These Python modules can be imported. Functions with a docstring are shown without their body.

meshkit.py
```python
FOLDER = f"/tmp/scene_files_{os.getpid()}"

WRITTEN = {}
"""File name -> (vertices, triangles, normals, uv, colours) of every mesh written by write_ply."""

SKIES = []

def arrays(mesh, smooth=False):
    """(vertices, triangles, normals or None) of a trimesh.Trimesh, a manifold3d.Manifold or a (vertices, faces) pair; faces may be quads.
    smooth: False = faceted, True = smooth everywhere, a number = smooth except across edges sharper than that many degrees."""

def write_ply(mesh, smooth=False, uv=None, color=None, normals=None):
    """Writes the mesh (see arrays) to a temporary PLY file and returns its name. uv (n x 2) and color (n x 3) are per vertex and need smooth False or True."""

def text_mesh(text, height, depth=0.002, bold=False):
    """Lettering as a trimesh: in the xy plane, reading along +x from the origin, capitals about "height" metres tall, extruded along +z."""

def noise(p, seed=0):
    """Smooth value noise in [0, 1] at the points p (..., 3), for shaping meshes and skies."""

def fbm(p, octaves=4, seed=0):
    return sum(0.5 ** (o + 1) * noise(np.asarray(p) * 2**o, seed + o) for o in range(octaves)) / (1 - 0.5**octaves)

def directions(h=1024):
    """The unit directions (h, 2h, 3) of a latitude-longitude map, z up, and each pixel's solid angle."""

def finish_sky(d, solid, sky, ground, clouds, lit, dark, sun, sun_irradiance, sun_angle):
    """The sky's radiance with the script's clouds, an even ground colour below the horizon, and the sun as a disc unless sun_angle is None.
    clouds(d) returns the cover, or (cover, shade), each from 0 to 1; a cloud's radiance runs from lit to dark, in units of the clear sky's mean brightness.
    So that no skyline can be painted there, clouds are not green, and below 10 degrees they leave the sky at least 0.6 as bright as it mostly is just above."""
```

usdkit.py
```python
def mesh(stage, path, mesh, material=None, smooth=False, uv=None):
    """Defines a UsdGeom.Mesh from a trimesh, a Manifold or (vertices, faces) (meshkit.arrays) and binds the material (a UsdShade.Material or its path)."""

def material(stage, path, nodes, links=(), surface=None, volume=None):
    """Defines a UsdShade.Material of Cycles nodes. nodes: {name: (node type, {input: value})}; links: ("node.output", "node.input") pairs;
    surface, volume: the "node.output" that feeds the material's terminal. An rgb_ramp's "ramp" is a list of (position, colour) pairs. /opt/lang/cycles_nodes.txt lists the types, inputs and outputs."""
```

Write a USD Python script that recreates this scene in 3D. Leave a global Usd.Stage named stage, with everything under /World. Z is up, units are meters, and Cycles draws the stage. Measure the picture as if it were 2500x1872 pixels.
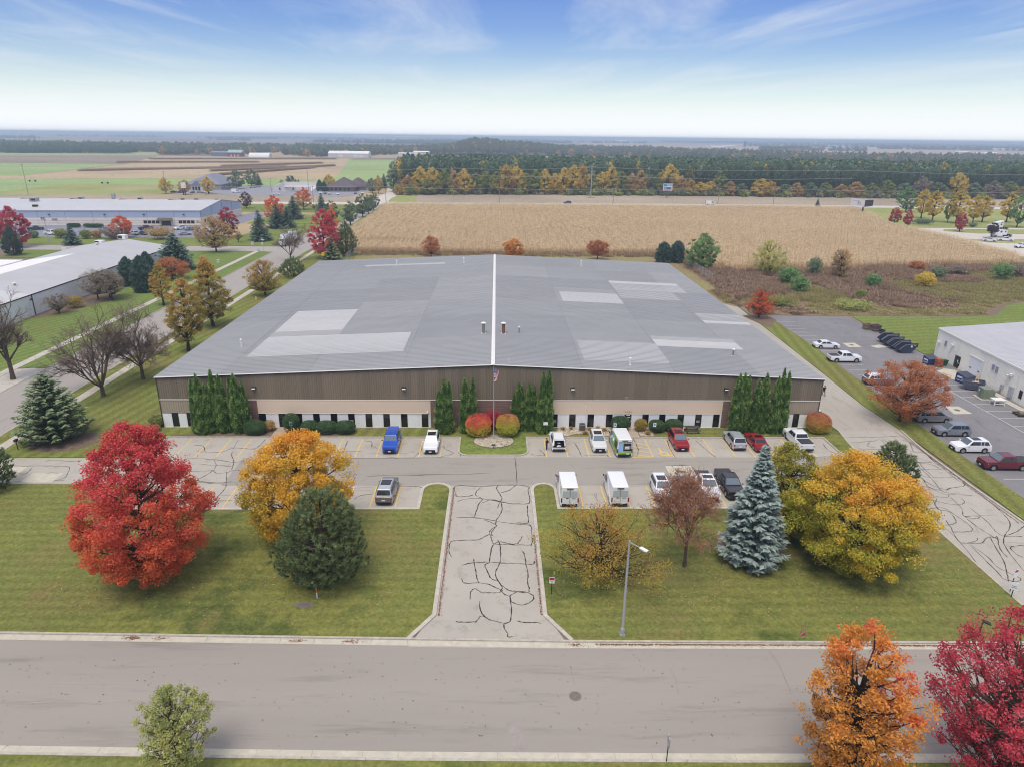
"""Aerial view of a low metal industrial building among autumn trees, with farmland behind it. Z up, metres."""
import math, random
import numpy as np, trimesh, usdkit, meshkit
from shapely.geometry import Polygon, LineString, Point, box as sbox
from shapely.ops import unary_union
from pxr import Usd, UsdGeom, UsdLux, UsdShade, Sdf, Gf, Vt

stage = Usd.Stage.CreateInMemory()
UsdGeom.SetStageUpAxis(stage, 'Z')
UsdGeom.SetStageMetersPerUnit(stage, 1.0)
UsdGeom.Xform.Define(stage, '/World')
UsdGeom.Scope.Define(stage, '/World/Looks')
PI = math.pi

# ---- camera (24 mm lens of a drone 38 m above the ground)
CAM_H, PITCH, YAW, ROLL = 38.0, math.radians(19.855), 0.025, 0.0112
def camera_axes():
    f = np.array([math.sin(YAW) * math.cos(PITCH), math.cos(YAW) * math.cos(PITCH), -math.sin(PITCH)])
    r0 = np.array([math.cos(YAW), -math.sin(YAW), 0.0])
    u0 = np.cross(r0, f)
    return math.cos(ROLL) * r0 + math.sin(ROLL) * u0, -math.sin(ROLL) * r0 + math.cos(ROLL) * u0, f
_r, _u, _f = camera_axes()
cam = UsdGeom.Camera.Define(stage, '/World/camera')
cam.AddTransformOp().Set(Gf.Matrix4d(*_r, 0, *_u, 0, *(-_f), 0, 0, 0, CAM_H, 1))
cam.CreateHorizontalApertureAttr(36.0)
cam.CreateFocalLengthAttr(24.005)
cam.CreateClippingRangeAttr((0.5, 60000.0))
cam.CreateExposureAttr(EXPOSURE := 0.68)

# ---- sky and sun
SUN_EL, SUN_AZ = math.radians(68), math.radians(-160)      # towards the sun; azimuth from +y towards +x
to_sun = np.array([math.cos(SUN_EL) * math.sin(SUN_AZ), math.cos(SUN_EL) * math.cos(SUN_AZ), math.sin(SUN_EL)])
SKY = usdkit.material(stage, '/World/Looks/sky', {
    'tc': ('texture_coordinate', {}),
    'sep': ('separate_xyz', {}),
    'sky': ('sky_texture', {'sky_type': 'single_scattering', 'sun_disc': False, 'sun_elevation': SUN_EL, 'sun_rotation': SUN_AZ, 'altitude': 300.0, 'air_density': 1.0, 'aerosol_density': 0.6, 'ozone_density': 1.6}),
    'sat': ('hsv', {'hue': 0.528, 'saturation': 1.62, 'value': 1.5}),
    # haze that whitens the horizon; high up, an unseen white veil added as fill
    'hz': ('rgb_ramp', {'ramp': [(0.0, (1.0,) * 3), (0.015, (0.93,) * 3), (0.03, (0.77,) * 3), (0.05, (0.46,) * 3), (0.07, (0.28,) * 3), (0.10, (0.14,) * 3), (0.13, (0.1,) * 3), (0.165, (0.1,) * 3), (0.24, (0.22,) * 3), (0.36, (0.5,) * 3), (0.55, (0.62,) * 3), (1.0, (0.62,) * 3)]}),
    # thin cirrus on a plane high above: direction / height
    'zc': ('math', {'math_type': 'maximum', 'value2': 0.02}),
    'px': ('math', {'math_type': 'divide'}), 'py': ('math', {'math_type': 'divide'}),
    'cv': ('combine_xyz', {}),
    'map': ('mapping', {'rotation': (0, 0, 0.22), 'scale': (0.60, 0.11, 1.0), 'location': (3.1, 0.6, 0)}),
    'n1': ('noise_texture', {'scale': 1.0, 'detail': 7.0, 'roughness': 0.62, 'distortion': 0.9}),
    'r1': ('rgb_ramp', {'ramp': [(0.0, (0,) * 3), (0.42, (0,) * 3), (0.54, (0.35,) * 3), (0.70, (0.85,) * 3), (1.0, (0.95,) * 3)]}),
    'map2': ('mapping', {'rotation': (0, 0, 0.25), 'scale': (0.10, 0.22, 1.0), 'location': (7.3, 1.2, 0)}),
    'n2': ('noise_texture', {'scale': 1.0, 'detail': 4.0, 'roughness': 0.55, 'distortion': 0.3}),
    'r2': ('rgb_ramp', {'ramp': [(0.0, (0,) * 3), (0.34, (0.12,) * 3), (0.58, (1,) * 3), (1.0, (1,) * 3)]}),
    'cl': ('math', {'math_type': 'multiply'}),
    'clw': ('math', {'math_type': 'multiply', 'value2': 0.75}),
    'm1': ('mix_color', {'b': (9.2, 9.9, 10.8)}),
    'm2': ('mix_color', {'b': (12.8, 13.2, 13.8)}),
    'bg': ('background_shader', {'strength': (SKY_STRENGTH := 0.05)}),
}, [('tc.generated', 'sep.vector'), ('sep.z', 'hz.fac'), ('sep.z', 'zc.value1'), ('sep.x', 'px.value1'), ('zc.value', 'px.value2'), ('sep.y', 'py.value1'), ('zc.value', 'py.value2'),
    ('px.value', 'cv.x'), ('py.value', 'cv.y'), ('cv.vector', 'map.vector'), ('map.vector', 'n1.vector'), ('n1.fac', 'r1.fac'), ('cv.vector', 'map2.vector'), ('map2.vector', 'n2.vector'), ('n2.fac', 'r2.fac'),
    ('r1.color', 'cl.value1'), ('r2.color', 'cl.value2'), ('cl.value', 'clw.value1'),
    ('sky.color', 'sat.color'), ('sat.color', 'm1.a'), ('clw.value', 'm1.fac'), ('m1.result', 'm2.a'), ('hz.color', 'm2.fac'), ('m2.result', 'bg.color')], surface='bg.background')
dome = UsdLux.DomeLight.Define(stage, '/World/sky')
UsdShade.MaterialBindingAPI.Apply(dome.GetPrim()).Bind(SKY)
sun = UsdLux.DistantLight.Define(stage, '/World/sun')
sun.CreateNormalizeAttr(True)
sun.CreateIntensityAttr(0.40)
sun.CreateAngleAttr(28.0)
sun.CreateColorAttr(Gf.Vec3f(1.0, 0.91, 0.79))
_z = to_sun; _x = np.cross([0, 0, 1.0], _z); _x /= np.linalg.norm(_x); _y = np.cross(_z, _x)
sun.AddTransformOp().Set(Gf.Matrix4d(*_x, 0, *_y, 0, *_z, 0, 0, 0, 0, 1))

# ---- helpers
def lin(r, g, b, k=1.0):
    f = lambda u: ((u / 255 + 0.055) / 1.055) ** 2.4 if u > 10.3 else u / 255 / 12.92
    return tuple(k * f(u) for u in (r, g, b))

_count = {}
def numbered(parent, name):
    n = _count.get((parent, name), 0)
    _count[(parent, name)] = n + 1
    return f'{parent}/{name}' if n == 0 else f'{parent}/{name}_{n:03d}'

def tag(prim, label=None, cat=None, group=None, kind=None):
    for k, v in (('label', label), ('category', cat), ('group', group), ('kind', kind)):
        if v: prim.SetCustomDataByKey(k, v)
    return prim

def place(x, loc=(0, 0, 0), rz=0.0, scale=None):
    x.AddTranslateOp().Set(Gf.Vec3d(*map(float, loc)))
    x.AddRotateZOp().Set(float(math.degrees(rz)))
    s = (1, 1, 1) if scale is None else (scale,) * 3 if np.ndim(scale) == 0 else scale
    x.AddScaleOp().Set(Gf.Vec3f(*map(float, s)))

def thing(name, label, cat, loc=(0, 0, 0), rz=0.0, group=None, scale=None, kind=None):
    path = numbered('/World', name)
    x = UsdGeom.Xform.Define(stage, path)
    place(x, loc, rz, scale)
    tag(x.GetPrim(), label, cat, group, kind)
    return path

def copy(src, name, label, cat, loc, rz=0.0, scale=None, group=None):
    path = numbered('/World', name)
    x = UsdGeom.Xform.Define(stage, path)
    place(x, loc, rz, scale)
    p = x.GetPrim()
    p.GetReferences().AddInternalReference(src)
    p.SetInstanceable(True)
    tag(p, label, cat, group)
    return path

class MB:
    """Collects faces; put() makes them ONE mesh."""
    def __init__(s): s.V, s.F, s.A, s.n = [], [], [], 0
    def add(s, v, f, a=None):
        v, f = np.asarray(v, float).reshape(-1, 3), np.asarray(f, int)
        if f.shape[1] == 4: f = np.vstack([f[:, [0, 1, 2]], f[:, [0, 2, 3]]])
        s.V.append(v); s.F.append(f + s.n); s.n += len(v)
        s.A.append(np.full(len(v), 0.5) if a is None else np.broadcast_to(a, (len(v),)))
        return s
    def tm(s, m, T=None):
        v = np.array(m.vertices)
        if T is not None: v = trimesh.transform_points(v, T)
        return s.add(v, m.faces)
    def box(s, x, y, z, sx, sy, sz, rz=0.0):
        c = np.array([[i, j, k] for i in (-.5, .5) for j in (-.5, .5) for k in (0, 1)]) * [sx, sy, sz]
        if rz: c = c @ np.array([[math.cos(rz), math.sin(rz), 0], [-math.sin(rz), math.cos(rz), 0], [0, 0, 1]])
        return s.add(c + [x, y, z], BOXF)
    def span(s, x0, x1, y0, y1, z0, z1): return s.box((x0 + x1) / 2, (y0 + y1) / 2, z0, x1 - x0, y1 - y0, z1 - z0)
    def beam(s, a, b, w, h=None):
        a, b = np.asarray(a, float), np.asarray(b, float); h = h or w
        t = b - a; L = np.linalg.norm(t); t /= L
        r = np.cross(t, [0, 0, 1.0]); r = np.array([1.0, 0, 0]) if np.linalg.norm(r) < 1e-6 else r / np.linalg.norm(r)
        u = np.cross(r, t)
        c = [p + i * r * w / 2 + k * u * h / 2 for p in (a, b) for i in (-1, 1) for k in (-1, 1)]
        return s.add(c, BOXF)
    def tube(s, pts, r, sides=6, a=None, cap=False):
        p = np.asarray(pts, float); r = np.broadcast_to(r, (len(p),))
        t = np.gradient(p, axis=0); t /= np.linalg.norm(t, axis=1, keepdims=True) + 1e-12
        ref = np.array([0, 0, 1.0]) if abs(t[0][2]) < 0.9 else np.array([1.0, 0, 0])
        x = np.cross(t, ref); x /= np.linalg.norm(x, axis=1, keepdims=True) + 1e-12
        y = np.cross(t, x); g = np.arange(sides) * 2 * PI / sides
        v = p[:, None] + r[:, None, None] * (np.cos(g)[None, :, None] * x[:, None] + np.sin(g)[None, :, None] * y[:, None])
        i, j = np.meshgrid(np.arange(len(p) - 1), np.arange(sides), indexing='ij')
        q = np.stack([i * sides + j, i * sides + (j + 1) % sides, (i + 1) * sides + (j + 1) % sides, (i + 1) * sides + j], -1).reshape(-1, 4)
        s.add(v.reshape(-1, 3), q[:, ::-1], a)
        if cap:
            for k, o in ((0, 1), (len(p) - 1, -1)):
                ring = v[k]; s.add(np.vstack([ring, p[k]]), [[m, (m + 1) % sides, sides][::o] for m in range(sides)], a)
        return s
    def quad(s, *p): return s.add(p, [[0, 1, 2, 3]] if len(p) == 4 else [[0, 1, 2]])
    def slab(s, poly, z0, z1):
        for g in getattr(poly, 'geoms', [poly]):
            if g.geom_type == 'Polygon' and g.area > 1e-4:
                m = trimesh.creation.extrude_polygon(g, z1 - z0, engine='earcut'); s.add(m.vertices + [0, 0, z0], m.faces)
        return s
    def sheet(s, poly, z):
        for g in getattr(poly, 'geoms', [poly]):
            if g.geom_type == 'Polygon' and g.area > 1e-4:
                v, f = trimesh.creation.triangulate_polygon(g, engine='earcut')
                f = np.asarray(f)
                n = np.cross(v[f[:, 1]] - v[f[:, 0]], v[f[:, 2]] - v[f[:, 0]])
                f[n < 0] = f[n < 0][:, ::-1]
                s.add(np.column_stack([v, np.full(len(v), z)]), f)
        return s
    def hull(s, pts, r=0.06, sub=1):
        b = trimesh.creation.icosphere(subdivisions=sub, radius=r).vertices
        q = np.asarray(pts, float)
        return s.tm(trimesh.convex.convex_hull((q[:, None] + b[None]).reshape(-1, 3)))
    def panel(s, a, b, c, d, t=0.012):
        """A thin plate on the quad a b c d (counter-clockwise from outside), standing t proud."""
        q = np.array([a, b, c, d], float); n = np.cross(q[1] - q[0], q[3] - q[0]); n /= np.linalg.norm(n)
        return s.add(np.vstack([q, q + n * t]), [[4, 5, 6, 7], [0, 1, 5, 4], [1, 2, 6, 5], [2, 3, 7, 6], [3, 0, 4, 7]])
    def put(s, name, m, parent='/World', smooth=False, tint=False, **t):
        v, f = np.vstack(s.V), np.vstack(s.F)
        path = numbered(parent, name)
        me = usdkit.mesh(stage, path, (v, f), m, smooth=smooth)
        if tint:
            UsdGeom.PrimvarsAPI(me).CreatePrimvar('tint', Sdf.ValueTypeNames.FloatArray, 'vertex').Set(Vt.FloatArray.FromNumpy(np.concatenate(s.A).astype(np.float32)))
        tag(me.GetPrim(), **t)
        return path
BOXF = np.array([[0, 1, 3, 2], [4, 6, 7, 5], [0, 4, 5, 1], [2, 3, 7, 6], [0, 2, 6, 4], [1, 5, 7, 3]])

# ---- materials
_mats = {}
def mat(name, rgb, rough=0.6, metal=0.0, var=0.0, scale=1.0, bump=0.0, bscale=20.0, spec=0.4, coat=0.0, stretch=None, space='position', detail=4.0):
    """A plain surface; var = how far noise of that scale lightens and darkens the colour, bump = relief in metres."""
    if name in _mats: return _mats[name]
    n = {'p': ('principled_bsdf', {'base_color': rgb, 'roughness': rough, 'metallic': metal, 'specular_ior_level': spec, 'coat_weight': coat})}
    l = []
    if var or bump:
        n['g'] = ('geometry', {}) if space == 'position' else ('texture_coordinate', {})
        src = 'g.position' if space == 'position' else 'g.object'
        if stretch: n['m'] = ('mapping', {'scale': stretch}); l.append((src, 'm.vector')); src = 'm.vector'
    if var:
        n['n'] = ('noise_texture', {'scale': scale, 'detail': detail, 'roughness': 0.6})
        n['r'] = ('rgb_ramp', {'ramp': [(0.25, tuple(c * (1 - var) for c in rgb)), (0.5, rgb), (0.75, tuple(min(c * (1 + var), 0.95) for c in rgb))]})
        l += [(src, 'n.vector'), ('n.fac', 'r.fac'), ('r.color', 'p.base_color')]
    if bump:
        n['bn'] = ('noise_texture', {'scale': bscale, 'detail': 3.0})
        n['b'] = ('bump', {'strength': 0.7, 'distance': bump})
        l += [(src, 'bn.vector'), ('bn.fac', 'b.height'), ('b.normal', 'p.normal')]
    _mats[name] = usdkit.material(stage, '/World/Looks/' + name, n, l, surface='p.BSDF')
    return _mats[name]

def graph(name, nodes, links, surface='p.BSDF', **k):
    if name not in _mats: _mats[name] = usdkit.material(stage, '/World/Looks/' + name, nodes, links, surface=surface, **k)
    return _mats[name]

def leafmat(name, stops, trans=0.30, rough=0.6, lift=1.5, soft=0.15):
    """Leaves: the mesh's tint (0 to 1, one value for each leaf) picks the colour."""
    stops = [(p, tuple(min(.8, lift * (v * (1 - soft) + soft * sum(c) / 3)) for v in c)) for p, c in stops]
    return graph(name, {
        'a': ('attribute', {'attribute': 'tint'}), 'r': ('rgb_ramp', {'ramp': stops}),
        'p': ('principled_bsdf', {'roughness': rough, 'specular_ior_level': 0.2}), 't': ('translucent_bsdf', {}), 'x': ('mix_closure', {'fac': trans})},
        [('a.fac', 'r.fac'), ('r.color', 'p.base_color'), ('r.color', 't.color'), ('p.BSDF', 'x.closure1'), ('t.BSDF', 'x.closure2')], surface='x.closure')

def clear(name, tint=(0.55, 0.6, 0.62), rough=0.02):
    return graph(name, {'f': ('fresnel', {'IOR': 1.5}), 't': ('transparent_bsdf', {'color': tint}), 'g': ('glossy_bsdf', {'color': (1, 1, 1), 'roughness': rough}), 'x': ('mix_closure', {})},
                 [('f.fac', 'x.fac'), ('t.BSDF', 'x.closure1'), ('g.BSDF', 'x.closure2')], surface='x.closure')
# ---- vegetation builders
BARK = mat('bark', lin(92, 80, 70), 0.9, var=0.3, scale=3, spec=0.1)
BARK_DARK = mat('bark_dark', lin(66, 56, 50), 0.9, var=0.3, scale=3, spec=0.1)
TWIG = mat('twigs', lin(128, 112, 100), 0.9, var=0.2, scale=1.0, spec=0.1)
TWIG_BROWN = mat('twigs_brown', lin(138, 108, 92), 0.9, var=0.2, scale=1.0, spec=0.1)

LEAF = {k: leafmat('leaves_' + k, [(p, lin(*c)) for p, c in v], lift=1.5 if k in ('olivespruce', 'spruce') else 2.1 if k in ('pine', 'cedar', 'box', 'conifermix', 'dull', 'green') else 1.75 if k in ('farwood', 'olive', 'young', 'tan', 'greybrown') else 1.2, soft=.06) for k, v in {
    'red':     [(0, (166, 48, 60)), (0.2, (196, 68, 74)), (0.42, (202, 84, 78)), (0.6, (204, 94, 60)), (0.85, (202, 102, 54)), (1, (186, 86, 46))],
    'yellow':  [(0, (128, 118, 30)), (0.2, (160, 146, 40)), (0.38, (200, 160, 42)), (0.6, (228, 172, 46)), (0.85, (232, 160, 44)), (1, (222, 140, 40))],
    'gold':    [(0, (112, 118, 36)), (0.25, (146, 150, 46)), (0.45, (184, 168, 48)), (0.65, (220, 176, 52)), (0.85, (228, 160, 48)), (1, (206, 122, 40))],
    'ygreen':  [(0, (104, 108, 36)), (0.35, (138, 138, 50)), (0.7, (172, 158, 60)), (1, (196, 160, 62))],
    'locust':  [(0, (124, 108, 52)), (0.3, (152, 134, 58)), (0.55, (172, 150, 56)), (0.8, (174, 126, 62)), (1, (154, 104, 68))],
    'rust':    [(0, (136, 84, 54)), (0.4, (174, 108, 66)), (0.75, (192, 128, 82)), (1, (200, 146, 108))],
    'orange':  [(0, (160, 104, 44)), (0.35, (200, 138, 52)), (0.6, (216, 146, 60)), (0.82, (214, 118, 66)), (1, (206, 62, 64))],
    'crimson': [(0, (128, 40, 54)), (0.4, (176, 56, 72)), (0.8, (200, 78, 90)), (1, (192, 96, 104))],
    'pink':    [(0, (150, 44, 62)), (0.4, (196, 70, 88)), (0.8, (214, 100, 108)), (1, (206, 122, 96))],
    'flame':   [(0, (170, 74, 38)), (0.4, (208, 96, 52)), (0.8, (218, 122, 60)), (1, (190, 146, 66))],
    'tan':     [(0, (112, 94, 60)), (0.4, (146, 120, 72)), (0.8, (164, 134, 84)), (1, (176, 150, 100))],
    'goldtan': [(0, (118, 110, 52)), (0.35, (154, 138, 60)), (0.7, (182, 150, 68)), (1, (190, 144, 80))],
    'olive':   [(0, (76, 88, 44)), (0.4, (104, 112, 58)), (0.8, (132, 134, 72)), (1, (150, 142, 76))],
    'young':   [(0, (98, 106, 62)), (0.4, (126, 132, 78)), (0.8, (152, 152, 86)), (1, (170, 156, 80))],
    'green':   [(0, (52, 80, 46)), (0.4, (78, 106, 62)), (0.8, (102, 128, 78)), (1, (122, 142, 86))],
    'dull':    [(0, (62, 78, 60)), (0.4, (84, 98, 74)), (0.8, (106, 116, 88)), (1, (124, 128, 96))],
    'yolk':    [(0, (150, 132, 52)), (0.4, (196, 170, 64)), (0.8, (218, 188, 80)), (1, (206, 160, 70))],
    'plum':    [(0, (58, 40, 52)), (0.5, (84, 60, 70)), (1, (108, 84, 88))],
    'greybrown': [(0, (96, 86, 76)), (0.5, (124, 112, 98)), (1, (146, 132, 112))],
    'pine':    [(0, (54, 64, 42)), (0.4, (78, 90, 56)), (0.75, (102, 112, 72)), (1, (126, 136, 90))],
    'spruce':  [(0, (44, 64, 56)), (0.4, (62, 84, 74)), (0.8, (84, 106, 94)), (1, (106, 126, 112))],
    'bluespruce': [(0, (84, 98, 92)), (0.35, (112, 128, 122)), (0.75, (140, 156, 150)), (1, (164, 178, 172))],
    'olivespruce': [(0, (58, 72, 50)), (0.4, (82, 98, 68)), (0.8, (110, 124, 88)), (1, (134, 144, 108))],
    'cedar':   [(0, (44, 66, 32)), (0.35, (68, 94, 46)), (0.7, (98, 120, 62)), (1, (130, 146, 84))],
    'box':     [(0, (34, 54, 34)), (0.5, (54, 76, 46)), (1, (82, 104, 62))],
    'burning': [(0, (176, 170, 60)), (0.3, (200, 178, 66)), (0.5, (214, 132, 70)), (0.75, (206, 84, 80)), (1, (170, 92, 72))],
    'burninggreen': [(0, (150, 160, 56)), (0.45, (188, 186, 72)), (0.7, (196, 150, 76)), (1, (176, 96, 78))],
    'farwood': [(0, (62, 74, 62)), (0.5, (88, 94, 74)), (1, (126, 118, 84))],
    'conifermix': [(0, (52, 68, 54)), (0.5, (76, 94, 72)), (1, (106, 120, 92))],
}.items()}

def leaf_quads(rng, c, n, size, up=0.4, out=None, outw=0.4, slim=0.55):
    """Rhombus leaves at the points c with random lean; returns (verts, faces)."""
    k = len(c)
    nrm = rng.normal(size=(k, 3)); nrm /= np.linalg.norm(nrm, axis=1, keepdims=True)
    nrm[:, 2] += up
    if out is not None: nrm += outw * out
    nrm /= np.linalg.norm(nrm, axis=1, keepdims=True)
    a = np.cross(nrm, rng.normal(size=(k, 3))); a /= np.linalg.norm(a, axis=1, keepdims=True) + 1e-9
    b = np.cross(nrm, a)
    s = (size * rng.uniform(0.7, 1.3, k))[:, None]
    v = np.stack([c - a * s * .5, c + b * s * slim * .5 + nrm * s * .08, c + a * s * .5, c - b * s * slim * .5 + nrm * s * .08], 1)
    f = np.arange(k)[:, None] * 4 + np.array([[0, 1, 2, 3]])
    return v.reshape(-1, 3), f

def profile(t, pts):
    return np.interp(t, [p[0] for p in pts], [p[1] for p in pts])
ROUND = [(0, .42), (.12, .78), (.3, .98), (.45, 1), (.65, .88), (.82, .62), (.94, .3), (1, .06)]
OVAL = [(0, .5), (.1, .75), (.3, 1), (.55, .92), (.75, .68), (.9, .36), (1, .06)]
TEAR = [(0, .45), (.1, .8), (.28, 1), (.5, .82), (.72, .52), (.88, .26), (1, .04)]
FAN = [(0, .18), (.2, .5), (.45, .85), (.7, 1), (.85, .85), (.95, .55), (1, .2)]
UMBRELLA = [(0, .55), (.2, .95), (.45, 1), (.7, .85), (.9, .5), (1, .15)]

def crown_points(rng, n, r, z0, z1, prof, hollow=0.5, lump=0.28, seed=0):
    """n points inside a lumpy crown; also the outward directions and the heights from 0 to 1."""
    w = np.array([profile(t, prof) for t in np.linspace(0, 1, 64)])
    cdf = np.cumsum(w + 0.15); cdf /= cdf[-1]
    t = np.interp(rng.random(n), cdf, np.linspace(0, 1, 64))
    ph = rng.uniform(0, 2 * PI, n)
    lo = meshkit.noise(np.stack([np.cos(ph) * 1.6 + 7, np.sin(ph) * 1.6 + 7, t * 3.2], 1), seed)
    lo2 = meshkit.noise(np.stack([np.cos(ph) * 3.8 + 17, np.sin(ph) * 3.8 + 17, t * 6.5], 1), seed + 5)
    rr = r * profile(t, prof) * (1 - lump * 0.9 + lump * 1.3 * lo + lump * 0.55 * (lo2 - .5))
    rho = 1 - hollow * rng.random(n) ** 1.4
    p = np.stack([np.cos(ph) * rr * rho, np.sin(ph) * rr * rho, z0 + (z1 - z0) * t], 1)
    p[:, 2] += (1 - rho) * 0 + rng.normal(0, 0.15, n)
    o = np.stack([np.cos(ph), np.sin(ph), (t - .4) * 1.2], 1); o /= np.linalg.norm(o, axis=1, keepdims=True)
    return p, o, t

def limb(mb, rng, a, b, r0, sides=5, sag=0.12, r1=0.02, n=5):
    a, b = np.asarray(a, float), np.asarray(b, float)
    s = np.linspace(0, 1, n)[:, None]; L = np.linalg.norm(b - a)
    p = a + (b - a) * s
    p[:, 2] += -sag * L * np.sin(s[:, 0] * PI) * 0.6
    p[1:-1] += rng.normal(0, L * 0.03, (n - 2, 3))
    mb.tube(p, np.linspace(r0, r1, n), sides)
    return p

def leafy(name, label, cat, loc, h, r, mats, seed, z0=None, prof=ROUND, leaves=16000, size=0.24, clumps=260, spread=0.55, trunk=None, tintf=None, lean=(0, 0), limbs=34, hollow=0.55, lump=0.28, group=None, bark=None, rz=0.0, scale=None, twigs=0):
    rng = np.random.default_rng(seed)
    z0 = 0.18 * h if z0 is None else z0
    t_ = trunk or 0.018 * h + 0.05
    root = thing(name, label, cat, loc, rz, group, scale)
    bark = bark or BARK_DARK
    p, o, t = crown_points(rng, clumps, r, z0, h, prof, hollow, lump, seed)
    p[:, :2] += np.array(lean) * ((p[:, 2:] / h) ** 1.2)
    top = np.array([lean[0] * .7, lean[1] * .7, z0 + (h - z0) * .62])
    mb = MB(); st = np.linspace(0, 1, 7)[:, None]
    ax = top * st + np.column_stack([rng.normal(0, .05, (7, 2)) * h * .06 * (st > 0), np.zeros(7)])
    mb.tube(ax, np.linspace(t_, t_ * .3, 7) * np.array([1.35, 1.05, 1, 1, 1, 1, 1]), 8)
    mb.put('trunk', bark, root, smooth=True)
    mb = MB()
    for i in rng.choice(len(p), min(limbs, len(p)), replace=False):
        zz = max(z0 * .75, p[i][2] - np.linalg.norm(p[i][:2]) * rng.uniform(.5, 1.1)); zz = min(zz, top[2] * .97)
        q = limb(mb, rng, [np.interp(zz, ax[:, 2], ax[:, 0]), np.interp(zz, ax[:, 2], ax[:, 1]), zz], p[i], t_ * .38, 4)
        d = np.linalg.norm(p - q[3], axis=1)
        for j in np.argsort(d)[1:3 + twigs]: limb(mb, rng, q[2 if rng.random() < .5 else 3], p[j], t_ * .13, 3, n=4, r1=.012)
    mb.put('limbs', bark, root)
    k = np.maximum(1, rng.multinomial(leaves, rng.dirichlet(np.full(len(p), 3.0))))
    idx = np.repeat(np.arange(len(p)), k); n = len(idx)
    rad = spread * rng.uniform(.6, 1.4, len(p)) * (r / 6 + .35)
    d = rng.normal(size=(n, 3)); d /= np.linalg.norm(d, axis=1, keepdims=True)
    c = p[idx] + d * (rad[idx] * rng.random(n) ** .42)[:, None] * [1, 1, .72]
    v, f = leaf_quads(rng, c, n, size, .5, d, .55)
    ctint = rng.random(len(p))
    pn = meshkit.noise(p * .35 + seed, seed)
    tint = tintf(t, pn, ctint, o) if tintf else ctint * .4 + pn * .6
    tl = np.clip(tint[idx] + rng.normal(0, .10, n), 0, 1)
    mb = MB(); mb.add(v, f, np.repeat(tl, 4)); mb.put('crown', LEAF[mats], root, tint=True)
    return root

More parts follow.
